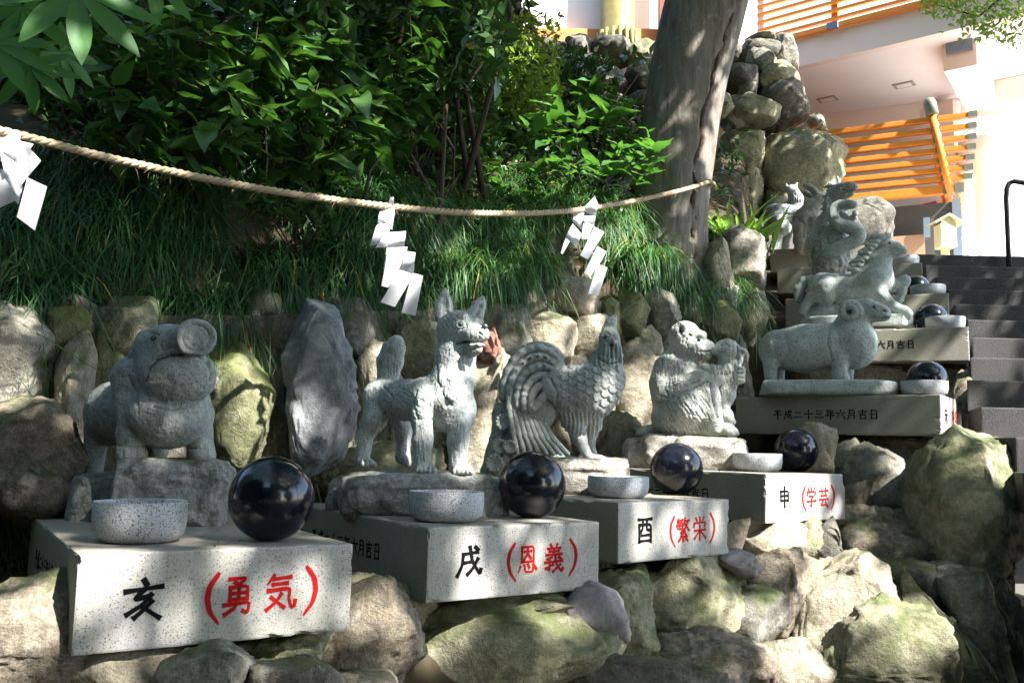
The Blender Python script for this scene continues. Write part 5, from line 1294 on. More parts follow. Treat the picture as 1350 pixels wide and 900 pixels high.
# ---- horse ------------------------------------------------------------------------------------------------------
s, root = stat(6, 'galloping stone horse with flowing mane', 1130, 400, 7.45)
s.chain([(1084, 374, 6, 19), (1104, 378, 4, 18), (1128, 378, 2, 18), (1148, 374, 0, 22), (1156, 368, 0, 21)], 8)
s.chain([(1154, 366, 0, 21), (1160, 346, -2, 15), (1168, 330, -4, 11)], 8)
s.chain([(1170, 324, -4, 11), (1181, 328, -6, 8), (1192, 333, -8, 6)], 5); s.chain([(1168, 313, -6, 2.5), (1171, 307, -7, 1.5)], 2); s.chain([(1174, 313, 4, 2.5), (1176, 307, 4, 1.5)], 2)
s.chain([(1174, 336, -4, 6), (1186, 338, -7, 4)], 4); s.chain([(1186, 336.4, -13, 1), (1195, 336, -13, 1)], 1, 's')
s.chain([(1086, 378, -8, 16), (1088, 391, -10, 11), (1068, 391, -8, 7), (1060, 402, -8, 5.5), (1055, 411, -8, 5)], 5)       # hind leg
s.chain([(1094, 380, 14, 14), (1092, 398, 16, 9), (1078, 398, 16, 6), (1068, 412, 16, 5)], 5)
s.chain([(1152, 380, -12, 13), (1166, 396, -14, 8), (1178, 408, -14, 6), (1192, 414, -14, 5.5), (1198, 418, -14, 5)], 5)     # fore legs
s.chain([(1160, 376, 12, 12), (1178, 376, 12, 8), (1193, 370, 12, 7), (1190, 384, 12, 5), (1186, 396, 12, 5)], 4)
s.chain([(1072, 366, 8, 6), (1058, 366, 8, 6), (1052, 378, 8, 6), (1051, 390, 8, 5), (1056, 402, 8, 3)], 4)                  # tail
s.chain([(1066, 362, 4, 4), (1056, 364, 2, 4), (1048, 376, 2, 4), (1047, 392, 2, 3)], 3)
s.chain([(1066, 424, 0, 12), (1084, 414, 4, 16), (1110, 420, 2, 14), (1150, 424, 0, 12), (1190, 424, -4, 12)], 6)
s.build('body', M['st_far'], root, 1.25, rugged(0.45, 1.6))
for j in range(9):
    t = sub(s); x0 = 1172 - j * 4.2; y0 = 311 + j * 5.2
    t.chain([(x0, y0, -8, 3.6), (x0 - 9, y0 + 2 + (j % 3), -11, 3.8), (x0 - 18, y0 + 1 + 2 * (j % 2), -10, 3), (x0 - 26 + (j % 3) * 3, y0 + 4, -8, 1.6)], 2); t.build('mane_lock', M['st_far'], root, 1.1)
eyeball(s, root, (1175, 322.5, -13.5), 1.8)
base_rock(s, root, [(1062, 1202, 418, 434, -34, 36)], 81, 'st_far', amp=0.6, name='stone_base')

# ---- snake ------------------------------------------------------------------------------------------------------
s, root = stat(7, 'stone snake coiled over a rough mound', 1100, 330, 8.4)
sk = [(1128, 272, -14, 4), (1120, 271, -12, 6), (1108, 270, -8, 6), (1100, 277, -8, 6.5), (1100, 289, -12, 7), (1108, 299, -16, 7.5), (1122, 304, -18, 8), (1133, 312, -18, 8), (1130, 321, -18, 8), (1116, 327, -18, 8), (1099, 334, -16, 8), (1086, 338, -6, 8), (1078, 330, 8, 8), (1086, 318, 18, 7.5), (1108, 316, 22, 7)]
pts = np.array(sk); q = []
for i in range(len(pts) - 1):
    for t_ in (0, .33, .66):
        p0, p1, p2, p3 = pts[max(i - 1, 0)], pts[i], pts[i + 1], pts[min(i + 2, len(pts) - 1)]
        q.append(tuple(0.5 * (2 * p1 + (p2 - p0) * t_ + (2 * p0 - 5 * p1 + 4 * p2 - p3) * t_ ** 2 + (3 * p1 - p0 - 3 * p2 + p3) * t_ ** 3)))
s.chain(q, 1.5); s.build('body', M['st_far'], root, 1.1, lambda V, N, s: 0.15 * fbm(V * .5, 2, 2))
t = sub(s); t.chain([(1096, 352, 6, 24), (1096, 330, 8, 24), (1098, 312, 8, 18), (1092, 300, 6, 10)], 8)
t.build('mound', M['st_green'], root, 1.2, lambda V, N, s: 1.8 * fbm(V * .2, 3, 3) + 1.2 * np.abs(vnoise(V * .55, 9)))

# ---- dragon, rabbit, tiger --------------------------------------------------------------------------------------
s, root = stat(8, 'horned stone dragon rearing behind the snake, clutching a ball', 1105, 300, 9.1)
s.chain([(1092, 352, 16, 24), (1082, 322, 16, 22), (1092, 296, 12, 18), (1104, 272, 6, 14), (1106, 258, 2, 11)], 6)
s.chain([(1100, 253, 0, 10), (1112, 249, -6, 8.5), (1122, 248, -10, 6), (1128, 249, -12, 4.5)], 4)
s.chain([(1106, 260, -2, 6), (1116, 259, -8, 4.5), (1124, 258, -10, 3)], 2)
s.chain([(1104, 244, -4, 3), (1096, 241, 0, 3), (1088, 242, 3, 2)], 2); s.chain([(1106, 243, 2, 2.6), (1107, 234, 2, 1.6), (1105, 229, 2, 1)], 2)
s.chain([(1120, 243, -11, 2.4), (1126, 243, -12, 2)], 2)
s.chain([(1110, 284, -6, 6), (1120, 294, -14, 5), (1126, 291, -18, 4)], 3)
for j in range(4): s.chain([(1125, 290, -18, 2), (1128 + j, 284 + j * 4, -20, 1.4)], 1.2)
for j in range(9): s.chain([(1094 - j * 1.2, 258 + j * 8, 4, 3.6), (1086 - j * 1.4, 256 + j * 8.4, 2, 1.6)], 2.5)
for j in range(5): s.chain([(1098, 256 + j * 4, -4, 3), (1090, 262 + j * 6, -8, 2.4), (1084, 268 + j * 6, -8, 1.2)], 2)
s.mark([(1112, 252), (1120, 253.5), (1128, 253)], 1.2, 2); s.mark([(1106, 248), (1112, 246)], 1.1, 1.6)
s.build('body', M['st_far'], root, 1.2, lambda V, N, s: 0.5 * fbm(V * .25, 3, 3) + .7 * np.sin(V[:, 2] * 1.0 + V[:, 0] * .9) * np.sin(V[:, 0] * 1.1 - V[:, 2] * .7))
t = sub(s); t.ell((1128, 287, -22), (4, 4, 4)); t.build('held_ball', M['st_dog'], root, 0.9)
s, root = stat(9, 'stone rabbit with long swept-back ears', 1070, 290, 9.95)
s.chain([(1066, 300, 4, 17), (1062, 288, 2, 16), (1072, 274, -2, 12), (1080, 266, -6, 9)], 6); s.ell((1084, 264, -6), (9, 8, 7), 4)
s.chain([(1056, 300, -4, 12), (1056, 318, -6, 10), (1058, 332, -8, 9)], 4)
s.chain([(1080, 261, -8, 3.4), (1074, 252, -8, 4.4), (1066, 245, -6, 4.2), (1061, 243, -6, 2.5)], 2.5, sq=.6); s.chain([(1082, 262, 2, 3.4), (1072, 257, 3, 4), (1064, 252, 4, 3.6), (1060, 250, 4, 2.2)], 2.5, sq=.6)
s.chain([(1076, 296, -12, 8), (1082, 316, -12, 7), (1080, 334, -12, 7)], 4)
s.mark([(1076, 257), (1064, 246)], 1.2, 1.6); s.mark([(1050, 288), (1060, 300), (1058, 318)], 1.5, 1.4)
s.build('body', M['st_brown'], root, 1.2, rugged(.6, 1.6)); eyeball(s, root, (1087, 262, -12), 1.6)
s, root = stat(10, 'pale stone tiger with hind legs braced and a face on its shoulder', 1036, 290, 10.75)
s.chain([(1020, 281, 0, 13), (1034, 281, 0, 14), (1050, 282, 0, 14)], 6); s.ell((1030, 276, 0), (24, 15, 9), 3); s.chain([(1050, 264, -6, 10), (1047, 256, -8, 8)], 5); s.ell((1045, 250, -8), (7, 7, 6), 3)
s.chain([(1038, 246, -6, 2.4), (1037, 242, -6, 1.6)], 2); s.chain([(1050, 245, -6, 2.4), (1052, 241, -6, 1.6)], 2)
s.chain([(1024, 290, -8, 11), (1034, 304, -8, 8), (1024, 314, -8, 5.5), (1020, 328, -8, 5), (1018, 334, -10, 5)], 4); s.chain([(1030, 290, 8, 9), (1038, 306, 8, 6), (1034, 330, 8, 5)], 4)
s.chain([(1052, 288, -4, 9), (1056, 310, -4, 6), (1052, 334, -4, 6)], 4); s.chain([(1014, 284, 2, 4), (1009, 298, 2, 3.6), (1010, 316, 0, 3)], 3)
for j in range(7): s.mark([(1036 + 3.2 * j, 258 + (j % 2) * 2), (1035 + 3.4 * j, 270)], 1.0, 1.6)
s.mark([(1012, 287), (1030, 285), (1052, 287)], 1.3, 1.4)
s.build('body', M['st_dog'], root, 1.15, rugged(.6, 1.6))
# ------------------------------------------------------------------ vegetation
from mathutils.bvhtree import BVHTree
_bk = bpy.data.objects['bank'].data
BVH = BVHTree.FromPolygons([v.co[:] for v in _bk.vertices], [p.vertices[:] for p in _bk.polygons])
def bank_z(x, y):
    h = BVH.ray_cast(Vector((x, y, 20)), Vector((0, 0, -1))); return h[0].z if h[0] else 1.0
def on_bank(px, y):
    x = (px - 675) / F * y; return np.array([x, y, bank_z(x, y)])

M['lf_dark'] = leafmat('glossy_dark_leaf', (0.016, 0.050, 0.020), (0.075, 0.145, 0.034), (0.09, 0.24, 0.02), 0.2, 0.30, 0.55, True)
M['lf_dark_i'] = leafmat('dark_leaf_mass', (0.016, 0.046, 0.014), (0.075, 0.145, 0.032), (0.06, 0.16, 0.02), 0.18, 0.35, 0.45, False, 0.01)
M['lf_bright'] = leafmat('fresh_green_leaf', (0.032, 0.095, 0.022), (0.065, 0.165, 0.034), (0.12, 0.32, 0.035), 0.3, 0.4, 0.4, True)
M['lf_lily'] = leafmat('strap_leaf', (0.09, 0.22, 0.03), (0.16, 0.32, 0.05), (0.30, 0.55, 0.06), 0.4, 0.4, 0.4, True)
M['lf_fine'] = leafmat('fine_yellow_green', (0.05, 0.13, 0.02), (0.13, 0.22, 0.03), (0.28, 0.42, 0.05), 0.4, 0.5, 0.3)
M['lf_canopy'] = leafmat('canopy_leaf', (0.03, 0.07, 0.015), (0.07, 0.14, 0.03), (0.14, 0.28, 0.04), 0.3, 0.45, 0.3)
M['lf_maple'] = leafmat('maple_leaf', (0.06, 0.15, 0.03), (0.15, 0.26, 0.05), (0.35, 0.5, 0.08), 0.45, 0.5, 0.3)
M['grass'] = leafmat('mondo_grass', (0.010, 0.040, 0.014), (0.045, 0.110, 0.028), (0.08, 0.24, 0.03), 0.15, 0.45, 0.25, False, 0.015)
M['grass_lit'] = leafmat('mondo_grass_sunlit_tone', (0.016, 0.062, 0.018), (0.065, 0.150, 0.036), (0.12, 0.30, 0.04), 0.2, 0.45, 0.25, False, 0.03)  # lighter copy of the grass, sunlight put into the blade colour
M['dry'] = leafmat('dry_grass', (0.17, 0.12, 0.06), (0.30, 0.23, 0.12), (0.2, 0.15, 0.07), 0.15, 0.8, 0.1)
M['twig'] = plain('twig_bark', (0.06, 0.045, 0.032), 0.9, 0.2, 0.3, 20)

def leaf_geo(l=1.0, w=0.42, n=6, fold=0.18, droop=0.25, wave=0.04, tip=1.6):
    V = []; Fs = []
    for i in range(n + 1):
        t = i / n; hw = w / 2 * (math.sin(math.pi * min(1, t * 0.96 + 0.03) ** (1 / tip)) if 0 < i < n else 0.03)
        z = -droop * t * t; y = t * l
        V += [(-hw, y, z + fold * hw + wave * math.sin(t * 9)), (0, y, z), (hw, y, z + fold * hw - wave * math.sin(t * 9 + 1))]
    for i in range(n):
        a = 3 * i; Fs += [(a, a + 1, a + 4, a + 3), (a + 1, a + 2, a + 5, a + 4)]
    return np.array(V), np.array(Fs)
def palmate_geo(lobes=8, r=1.0, ns=10):
    V = [(0, 0, 0.02 * r)]; Fs = []; A0 = math.radians(-158); A1 = math.radians(158); n = lobes * ns
    rings = (0.22, 0.42, 0.62, 0.82, 1.0)
    for k in range(n + 1):
        a = A0 + (A1 - A0) * k / n; f = (k / ns) % 1.0 - 0.5 if k < n else 0.5
        lobe = (1 - abs(2 * f)) ** 0.72; big = 0.72 + 0.28 * math.cos(a / 2)
        R = r * big * (0.26 + 0.74 * lobe); d = (math.sin(a), math.cos(a))
        for t in rings:
            ridge = 0.05 * r * (abs(2 * f) - 0.5) * t; V.append((d[0] * R * t, d[1] * R * t, ridge - 0.16 * r * (R / r * t) ** 2.2 + 0.02 * r))
    m = len(rings)
    for k in range(n):
        b = 1 + k * m; Fs.append((0, b + m, b))
        for i in range(m - 1): Fs.append((b + i, b + m + i, b + m + i + 1, b + i + 1))
    return V, Fs
def basis(d, roll, up=(0, 0, 1)):
    d = np.asarray(d, float); d = d / np.linalg.norm(d); up = np.asarray(up, float)
    x = np.cross(d, up); x = x / (np.linalg.norm(x) + 1e-9); z = np.cross(x, d)
    c, s = math.cos(roll), math.sin(roll)
    return np.stack([x * c + z * s, d, z * c - x * s], 1)       # columns: right, forward(leaf axis), normal
def merged(name, mat, parent, geo, mats, kind='stuff'):
    V0, F0 = geo; n = len(V0)
    R, T = (mats.R, mats.T) if hasattr(mats, 'R') else (np.array([m[0] for m in mats]), np.array([m[1] for m in mats]))
    V = np.einsum('kij,nj->kni', R, V0) + T[:, None, :]
    Fa = (F0[None] + (np.arange(len(T)) * n)[:, None, None]).reshape(-1, F0.shape[1])
    o = link(name, mesh_np(name, V.reshape(-1, 3), Fa), mat, parent)
    if kind: o['kind'] = kind
    return o
LEAFMESH = {}
def leaf_mesh(key, mat):
    if (key, mat) not in LEAFMESH:
        V, Fs = LG[key]; me = mesh_np('leaf', V, Fs); me.materials.append(M[mat])
        me.polygons.foreach_set('use_smooth', np.ones(len(me.polygons), dtype=bool)); LEAFMESH[(key, mat)] = me
    return LEAFMESH[(key, mat)]
LG = {'a': leaf_geo(1, 0.42), 'b': leaf_geo(1, 0.50, droop=0.4, fold=0.3), 'c': leaf_geo(1, 0.34, droop=0.15, fold=0.25), 'strap': leaf_geo(1, 0.085, 7, 0.5, 0.62, 0, 1.2), 'small': leaf_geo(1, 0.5, 2, 0.2, 0.15)}
def m4(R, T):
    return Matrix(((R[0, 0], R[0, 1], R[0, 2], T[0]), (R[1, 0], R[1, 1], R[1, 2], T[1]), (R[2, 0], R[2, 1], R[2, 2], T[2]), (0, 0, 0, 1)))
def place_leaves(root, leaves, nobj, geos, mat, mat_i):
    leaves.sort(key=lambda q: np.linalg.norm(q[1] - CAM) / np.linalg.norm(q[0][:, 1]))
    for j, (R, T) in enumerate(leaves[:nobj]):
        place('leaf', leaf_mesh(geos[j % len(geos)], mat), root, m4(R, T))
    if leaves[nobj:]:
        merged('foliage', M[mat_i], root, LG[geos[0]], leaves[nobj:])
def visible(T, mx=60):
    x, y = to_px(T); return -mx < x < 1350 + mx and -mx < y < 900 + mx
def shrub(name, label, base, tips, size, nleaf, nobj, geos, mat, mat_i, seed, cat='shrub', group=None, droop=0.25, stem_r=0.007, spread=1.0, upw=0.35):
    """stems run from the base to each tip; leaves whorl round the upper stem"""
    r = np.random.default_rng(seed); root = empty(name, base); tag(root, label, cat, group)
    L = []; base = np.asarray(base, float)
    for t in tips:
        t = np.asarray(t, float); mid = base * 0.45 + t * 0.55 + r.normal(size=3) * 0.06
        mb = MB(); mb.tube([base + r.normal(size=3) * 0.02, mid, t], [stem_r, stem_r * 0.7, stem_r * 0.3], 6); mb.build('stem', M['twig'], root, smooth=True)
        for k in range(nleaf):
            q = r.random() ** 0.7; c = mid + (t - mid) * (0.15 + 0.9 * q) + r.normal(size=3) * 0.03 * spread
            a = k * 2.4 + r.uniform(-.4, .4); d = np.array([math.cos(a), math.sin(a), upw * (0.2 + q) - droop + r.normal() * 0.25])
            Rm = basis(d, r.normal() * 0.35); s_ = size * r.uniform(0.45, 1.25) * (1.05 - 0.3 * (q > 0.9))
            L.append((Rm * s_, c))
    place_leaves(root, L, nobj, geos, mat, mat_i)
    return root
rv = np.random.default_rng(21)
# glossy evergreen shrubs along the bank
SHR = [('leaning over the rope', [(60, 60, 4.2), (110, 20, 4.4), (150, 110, 4.3), (190, 60, 4.5), (230, 20, 4.6), (220, 130, 4.4), (130, 170, 4.3), (180, 190, 4.5)], (150, 4.5)),
       ('with broad drooping leaves', [(270, 40, 4.7), (300, 110, 4.6), (340, 30, 4.9), (250, 90, 4.6), (310, 170, 4.6), (270, 170, 4.5), (350, 150, 4.8), (230, 200, 4.5)], (290, 4.85)),
       ('with long leaves over the wall', [(380, 60, 5.1), (420, 110, 5.0), (390, 150, 4.95), (450, 50, 5.3), (470, 120, 5.2), (430, 200, 5.1), (360, 200, 5.0), (480, 180, 5.2)], (410, 5.2)),
       ('shading the bank behind the dog', [(520, 60, 5.9), (550, 110, 5.9), (500, 130, 5.7), (570, 30, 6.2), (600, 90, 6.3), (540, 10, 6.0), (610, 30, 6.4), (520, 180, 5.8)], (540, 6.2))]
for k, (lb, tips, (bx_, by_)) in enumerate(SHR):
    shrub('evergreen_shrub', 'dark glossy evergreen shrub ' + lb, on_bank(bx_, by_ + 0.35), [at_y(*t) for t in tips] + [at_y(t[0] + rv.uniform(-30, 30), t[1] - 45 + rv.uniform(-20, 20), t[2] + 0.3) for t in tips],
          [0.20, 0.215, 0.225, 0.20][k], 17, 190, ['a', 'b', 'c'], 'lf_dark', 'lf_dark_i', 40 + k, group=None, droop=0.45)
# bright shrub by the trunk
tips = [(700, 170, 7.3), (730, 130, 7.2), (760, 170, 7.0), (745, 210, 6.9), (790, 150, 7.1), (820, 190, 6.9), (850, 180, 6.8), (860, 220, 6.7), (790, 220, 6.8), (710, 220, 7.0), (830, 140, 7.2), (870, 200, 6.75), (775, 110, 7.4)]
shrub('broadleaf_shrub', 'sunlit bright green broadleaf shrub against the leaning trunk', on_bank(785, 7.6), [at_y(*t) for t in tips], 0.215, 13, 170, ['a', 'c'], 'lf_bright', 'lf_bright', 61, droop=0.1, upw=0.6)
tips = [(660, 250, 6.9), (690, 265, 6.8), (640, 225, 7.0), (720, 270, 6.7), (610, 245, 6.9), (580, 215, 6.8)]
shrub('low_shrub', 'low green shrub on the bank behind the rope', on_bank(655, 7.2), [at_y(*t) for t in tips], 0.15, 12, 72, ['a'], 'lf_bright', 'lf_bright', 62, droop=0.15)
tips = [(410, 240, 4.9), (440, 225, 4.95), (465, 250, 4.95), (430, 265, 4.9), (330, 235, 4.75), (300, 255, 4.7), (350, 262, 4.75)]
shrub('low_shrub', 'low dark leafy plant just above the left half of the rope', on_bank(390, 5.15), [at_y(*t) for t in tips], 0.13, 11, 77, ['a', 'b'], 'lf_dark', 'lf_dark_i', 63, droop=0.2)
# fatsia with palmate leaves, top left
fb = on_bank(-90, 4.7); fr_ = empty('fatsia_plant', fb); tag(fr_, 'large palmate fatsia plant hanging in at the end of the rope', 'plant')
pv, pf = palmate_geo(); pme = pyd('leaf', pv, pf); pme.materials.append(leafmat('fatsia_leaf', (0.035, 0.11, 0.022), (0.05, 0.14, 0.03), (0.12, 0.32, 0.04), 0.3, 0.5, 0.25, True))
pme.polygons.foreach_set('use_smooth', np.ones(len(pme.polygons), dtype=bool))
for (px, py, Y, sz, dpx, dpy, dd, rl) in ((100, -8, 3.3, 0.33, 45, 70, -0.05, 0.2), (30, 10, 3.6, 0.24, -10, 60, 0.0, -0.3), (40, 90, 3.7, 0.22, -30, 70, -0.1, 0.3), (80, 70, 3.9, 0.2, 40, 60, 0.1, 0.0), (-10, 60, 3.5, 0.26, 20, 80, -0.1, 0.4), (200, -30, 3.8, 0.24, 30, 50, 0.0, -0.2)):
    c = at_y(px, py, Y); d = at_y(px + dpx, py + dpy, Y + dd) - c
    nrm = np.array([0.25, -0.75, 0.6]); x = np.cross(d, nrm); x /= np.linalg.norm(x); d = d / np.linalg.norm(d); z = np.cross(x, d)
    place('leaf', pme, fr_, m4(np.stack([x, d, z], 1) * sz, c))
    MB().tube([fb, (fb + c) / 2 + (0, 0, 0.25), c], [0.012, 0.008, 0.005], 6).build('stem', M['twig'], fr_, smooth=True)
# straps beside the trunk
lb_ = at_y(968, 325, 7.9); ly = empty('strap_leaf_plant', lb_); tag(ly, 'bright strap-leaved clump between the trunk and the stone wall', 'plant')
for k in range(64):
    a = rv.uniform(0, 6.283); c = lb_ + np.array([rv.normal() * 0.14, rv.normal() * 0.12, -0.08]); el = rv.uniform(1.8, 4.5)
    Rm = basis((math.cos(a), math.sin(a) * 0.8 - 0.25, el), rv.normal() * 0.3); s_ = rv.uniform(0.30, 0.56)
    place('leaf', leaf_mesh('strap', 'lf_lily'), ly, m4(Rm * s_, c))

# deep background foliage: hedge on the slope and trees behind it
def basis_many(d, roll):
    d = d / np.linalg.norm(d, axis=1, keepdims=True); x = np.cross(d, np.array([0, 0, 1.0])); x /= np.linalg.norm(x, axis=1, keepdims=True) + 1e-9; z = np.cross(x, d)
    c, s = np.cos(roll)[:, None], np.sin(roll)[:, None]
    return np.stack([x * c + z * s, d, z * c - x * s], 2)
class Cloud:                                   # leaf transforms as arrays
    def __init__(s, R, T): s.R, s.T = R, T
def cloud(n, boxfn, size, geo, seed):
    r = np.random.default_rng(seed); got = []; m = 0
    while m < n:
        T = boxfn(r, 4000); got.append(T); m += len(T)
    T = np.concatenate(got)[:n]; d = r.normal(size=(n, 3)) + np.array([0, -0.4, -0.3])
    return Cloud(basis_many(d, r.uniform(-1, 1, n)) * (size * r.uniform(0.6, 1.3, n))[:, None, None], T)
def rays(px, py, Y):
    d = FW + np.outer((px - 675) / F, RT) + np.outer((450 - py) / F, UP); return CAM + d * (Y / d[:, 1])[:, None]
def clumpy(px0, px1, py0, py1, y0, y1, fr=1.1, th=-0.15, seed=3):
    def f(r, k):
        T = rays(r.uniform(px0, px1, k), r.uniform(py0, py1, k), r.uniform(y0, y1, k))
        T = T[vnoise(T * fr, seed) > th]
        return T[[t[2] > bank_z(t[0], t[1]) + 0.02 for t in T]]
    return f
hedge = empty('hedge', on_bank(250, 6.5)); tag(hedge, 'dark evergreen thicket covering the upper bank', 'hedge')
merged('foliage', M['lf_dark_i'], hedge, LG['small'], cloud(15000, clumpy(-150, 660, -90, 255, 5.3, 8.5, 1.4, -0.1), 0.13, None, 5))
for k in range(14):
    px = rv.uniform(0, 640); b = on_bank(px, rv.uniform(5.5, 8)); t = b + np.array([rv.normal() * .4, rv.normal() * .2, rv.uniform(1.2, 3.0)])
    MB().tube([b, (b + t) / 2 + rv.normal(size=3) * .15, t], [0.025, 0.018, 0.01], 6).build('branch', M['twig'], hedge, smooth=True)
for k, (px, Y, lb) in enumerate(((60, 9.5, 'leftmost behind the thicket, over the fatsia'), (330, 10.5, 'filling the sky over the thicket'), (560, 10.0, 'next to the white upper hall'))):
    b = on_bank(px, Y); tr = empty('background_tree', b); tag(tr, 'dark broadleaf tree ' + lb, 'tree')
    top = b + np.array([0.2, 0, 5.5]); MB().tube([b - (0, 0, .3), b + (0.05, 0, 2), top], [0.16, 0.12, 0.04], 10).build('trunk', M['twig'], tr, smooth=True)
    for j in range(7):
        z = 1.2 + j * 0.6; a = j * 2.4; MB().tube([b + (0.05, 0, z), b + (0.8 * math.cos(a), 0.5 * math.sin(a), z + .5), b + (1.7 * math.cos(a), 1.0 * math.sin(a), z + .7)], [0.05, 0.035, 0.012], 6).build('limb', M['twig'], tr, smooth=True)
    dx = [320, 260, 150][k]
    merged('crown', M['lf_dark_i'], tr, LG['small'], cloud(9000, clumpy(px - dx, px + min(dx, 700 - px if k == 2 else dx), -160, 190, Y - 1.2, Y + 1.5, 1.0, -0.25, 8 + k), 0.19, None, 15 + k), kind=None)
fine = empty('young_tree', on_bank(630, 9.2)); tag(fine, 'young tree with fine yellow-green leaves beside the upper rock wall', 'tree')
b = on_bank(640, 9.2); MB().tube([b, at_y(630, 120, 9.1), at_y(610, 30, 9.0)], [0.04, 0.03, 0.012], 8).build('trunk', M['twig'], fine, smooth=True)
for j in range(8):
    p0 = at_y(632 - 2 * j, 150 - 15 * j, 9.1); p1 = p0 + rv.normal(size=3) * np.array([.5, .3, .15]); MB().tube([p0, p1], [0.014, 0.006], 5).build('limb', M['twig'], fine, smooth=True)
merged('crown', M['lf_fine'], fine, LG['small'], cloud(5200, clumpy(540, 740, 20, 210, 8.2, 9.8, 2.2, -0.1, 4), 0.08, None, 31), kind=None)
ub = on_bank(770, 10.3); us = empty('bank_shrub', ub); tag(us, 'dark leafy shrub growing over the upper rock wall', 'shrub')
for k in range(7):
    e_ = at_y(700 + 24 * k, 95 + 12 * (k % 3), 10.2); MB().tube([ub, (ub + e_) / 2, e_], [0.02, 0.014, 0.006], 6).build('stem', M['twig'], us, smooth=True)
merged('foliage', M['lf_dark_i'], us, LG['small'], cloud(2300, clumpy(680, 862, 70, 200, 9.5, 10.9, 1.6, 0.02, 6), 0.13, None, 41))
# ivy and weeds on the slope between
def slope_pts(r, k): return np.array([on_bank(x, y) + (0, 0, h) for x, y, h in zip(r.uniform(-100, 1000, k), r.uniform(5.2, 11.3, k), r.uniform(0.02, 0.22, k))])
weeds = merged('ground_cover', M['lf_dark_i'], None, LG['small'], cloud(6000, slope_pts, 0.10, None, 77))
tag(weeds, 'low leafy ground cover on the dark bank', kind='stuff')
lit = merged('leaf_litter', M['dry'], None, LG['small'], [(basis((math.cos(a), math.sin(a), rv.normal() * .2), rv.normal() * .4) * rv.uniform(.05, .09), on_bank(rv.uniform(450, 980), rv.uniform(5.6, 9.5)) + (0, 0, 0.015)) for a in rv.uniform(0, 6.28, 900)])
tag(lit, 'dry brown fallen leaves on the slope', kind='stuff')

# mondo grass hanging over the wall top
def grass(n, fn, seed, lmin, lmax, width=0.0082, segs=6, hang=False):
    r = np.random.default_rng(seed); V = []; Fs = []
    P = np.array([fn(r) for _ in range(n)])
    a = r.uniform(0, 6.283, n); L = r.uniform(lmin, lmax, n); up = r.uniform(0.35, 1.1, n); dr = r.uniform(0.9, 1.7, n)
    out = np.stack([np.cos(a) * 0.75, np.sin(a) * 0.6 - 0.55, np.zeros(n)], 1)
    if hang: up = r.uniform(0.1, 0.5, n); dr = r.uniform(1.0, 1.5, n); out = out * 0.7 + np.array([0.05, -0.12, 0])
    side = np.stack([-out[:, 1], out[:, 0], np.zeros(n)], 1); side /= np.linalg.norm(side, axis=1, keepdims=True)
    side[:, 2] = r.normal(size=n) * 0.3
    rows = []; sw_r = r.normal(size=n) * 0.28; wv = r.uniform(0.55, 1.35, n)[:, None]
    for i in range(segs + 1):
        t = i / segs; w = width * (1 - t ** 2 * 0.9) * 0.5 * wv
        c = P + out * (L * t * (0.62 - 0.12 * t))[:, None] + side * (sw_r * L * t * t)[:, None]; c[:, 2] += L * (up * t - dr * t * t)
        rows.append(np.stack([c - side * w, c + side * w], 1))
    V = np.stack(rows, 1).reshape(n, -1, 3); k = V.shape[1]
    f0 = np.array([(2 * i, 2 * i + 1, 2 * i + 3, 2 * i + 2) for i in range(segs)])
    return V.reshape(-1, 3), (f0[None] + (np.arange(n) * k)[:, None, None]).reshape(-1, 4)
def lip(px0, px1, d0, d1, clump=0.0):
    def f(r):
        while True:
            px = r.uniform(px0, px1); y = WY(px) + 0.30 + r.uniform(d0, d1) ** 1.0
            p = on_bank(px, y)
            if clump and vnoise((p * 3.2)[None], 6)[0] < clump * r.random() - 0.15: continue
            return p - (0, 0, 0.03)
    return f
V, Fs = grass(15000, lip(-120, 560, -0.03, 0.85, 0.85), 3, 0.34, 0.72)
V2, Fs2 = grass(6000, lip(-120, 560, -0.06, 0.10, 0.95), 33, 0.35, 0.66, hang=True)
Fs = np.concatenate([Fs, Fs2 + len(V)]); V = np.concatenate([V, V2])
tag(link('mondo_grass', mesh_np('mondo_grass', V, Fs), M['grass']), 'long dark mondo grass hanging over the wall behind the boar and dog', kind='stuff')
V, Fs = grass(2600, lip(-120, 980, -0.05, 0.08, 0.5), 4, 0.30, 0.62, hang=True)
tag(link('dry_grass', mesh_np('dry_grass', V, Fs), M['dry']), 'dry straw-coloured grass roots hanging on the stones', kind='stuff')
def tuss(cpx, y, rr):
    c = on_bank(cpx, y)
    def f(r):
        a = r.uniform(0, 6.283); q = rr * math.sqrt(r.random()); x, yy = c[0] + q * math.cos(a), c[1] + q * math.sin(a); return np.array([x, yy, max(bank_z(x, yy), c[2] - .3) - 0.02])
    return f
for k, (cpx, dy, rr, nn, lb) in enumerate(((870, .30, .34, 1800, 'mondo grass tussock wrapped round the trunk foot'), (945, .25, .3, 1300, 'mondo grass tussock between the trunk and the strap-leaved clump'), (600, .42, .45, 2600, 'bushy mondo grass tussock above the dog'), (665, .45, .35, 1600, 'mondo grass tussock above the rooster tail'), (830, .42, .40, 2400, 'sunlit mondo grass tussock left of the trunk foot'), (905, .38, .38, 2200, 'mondo grass tussock in front of the trunk foot'), (770, .75, .3, 1100, 'small mondo grass tussock behind the paper streamer'), (700, .95, .4, 1300, 'mondo grass tussock up the bank behind the rope'))):
    V, Fs = grass(nn, tuss(cpx, WY(cpx) + .30 + dy, rr), 50 + k, 0.28, 0.58)
    tag(link('grass_tussock', mesh_np('grass_tussock', V, Fs), M['grass_lit']), lb, 'grass tussock')
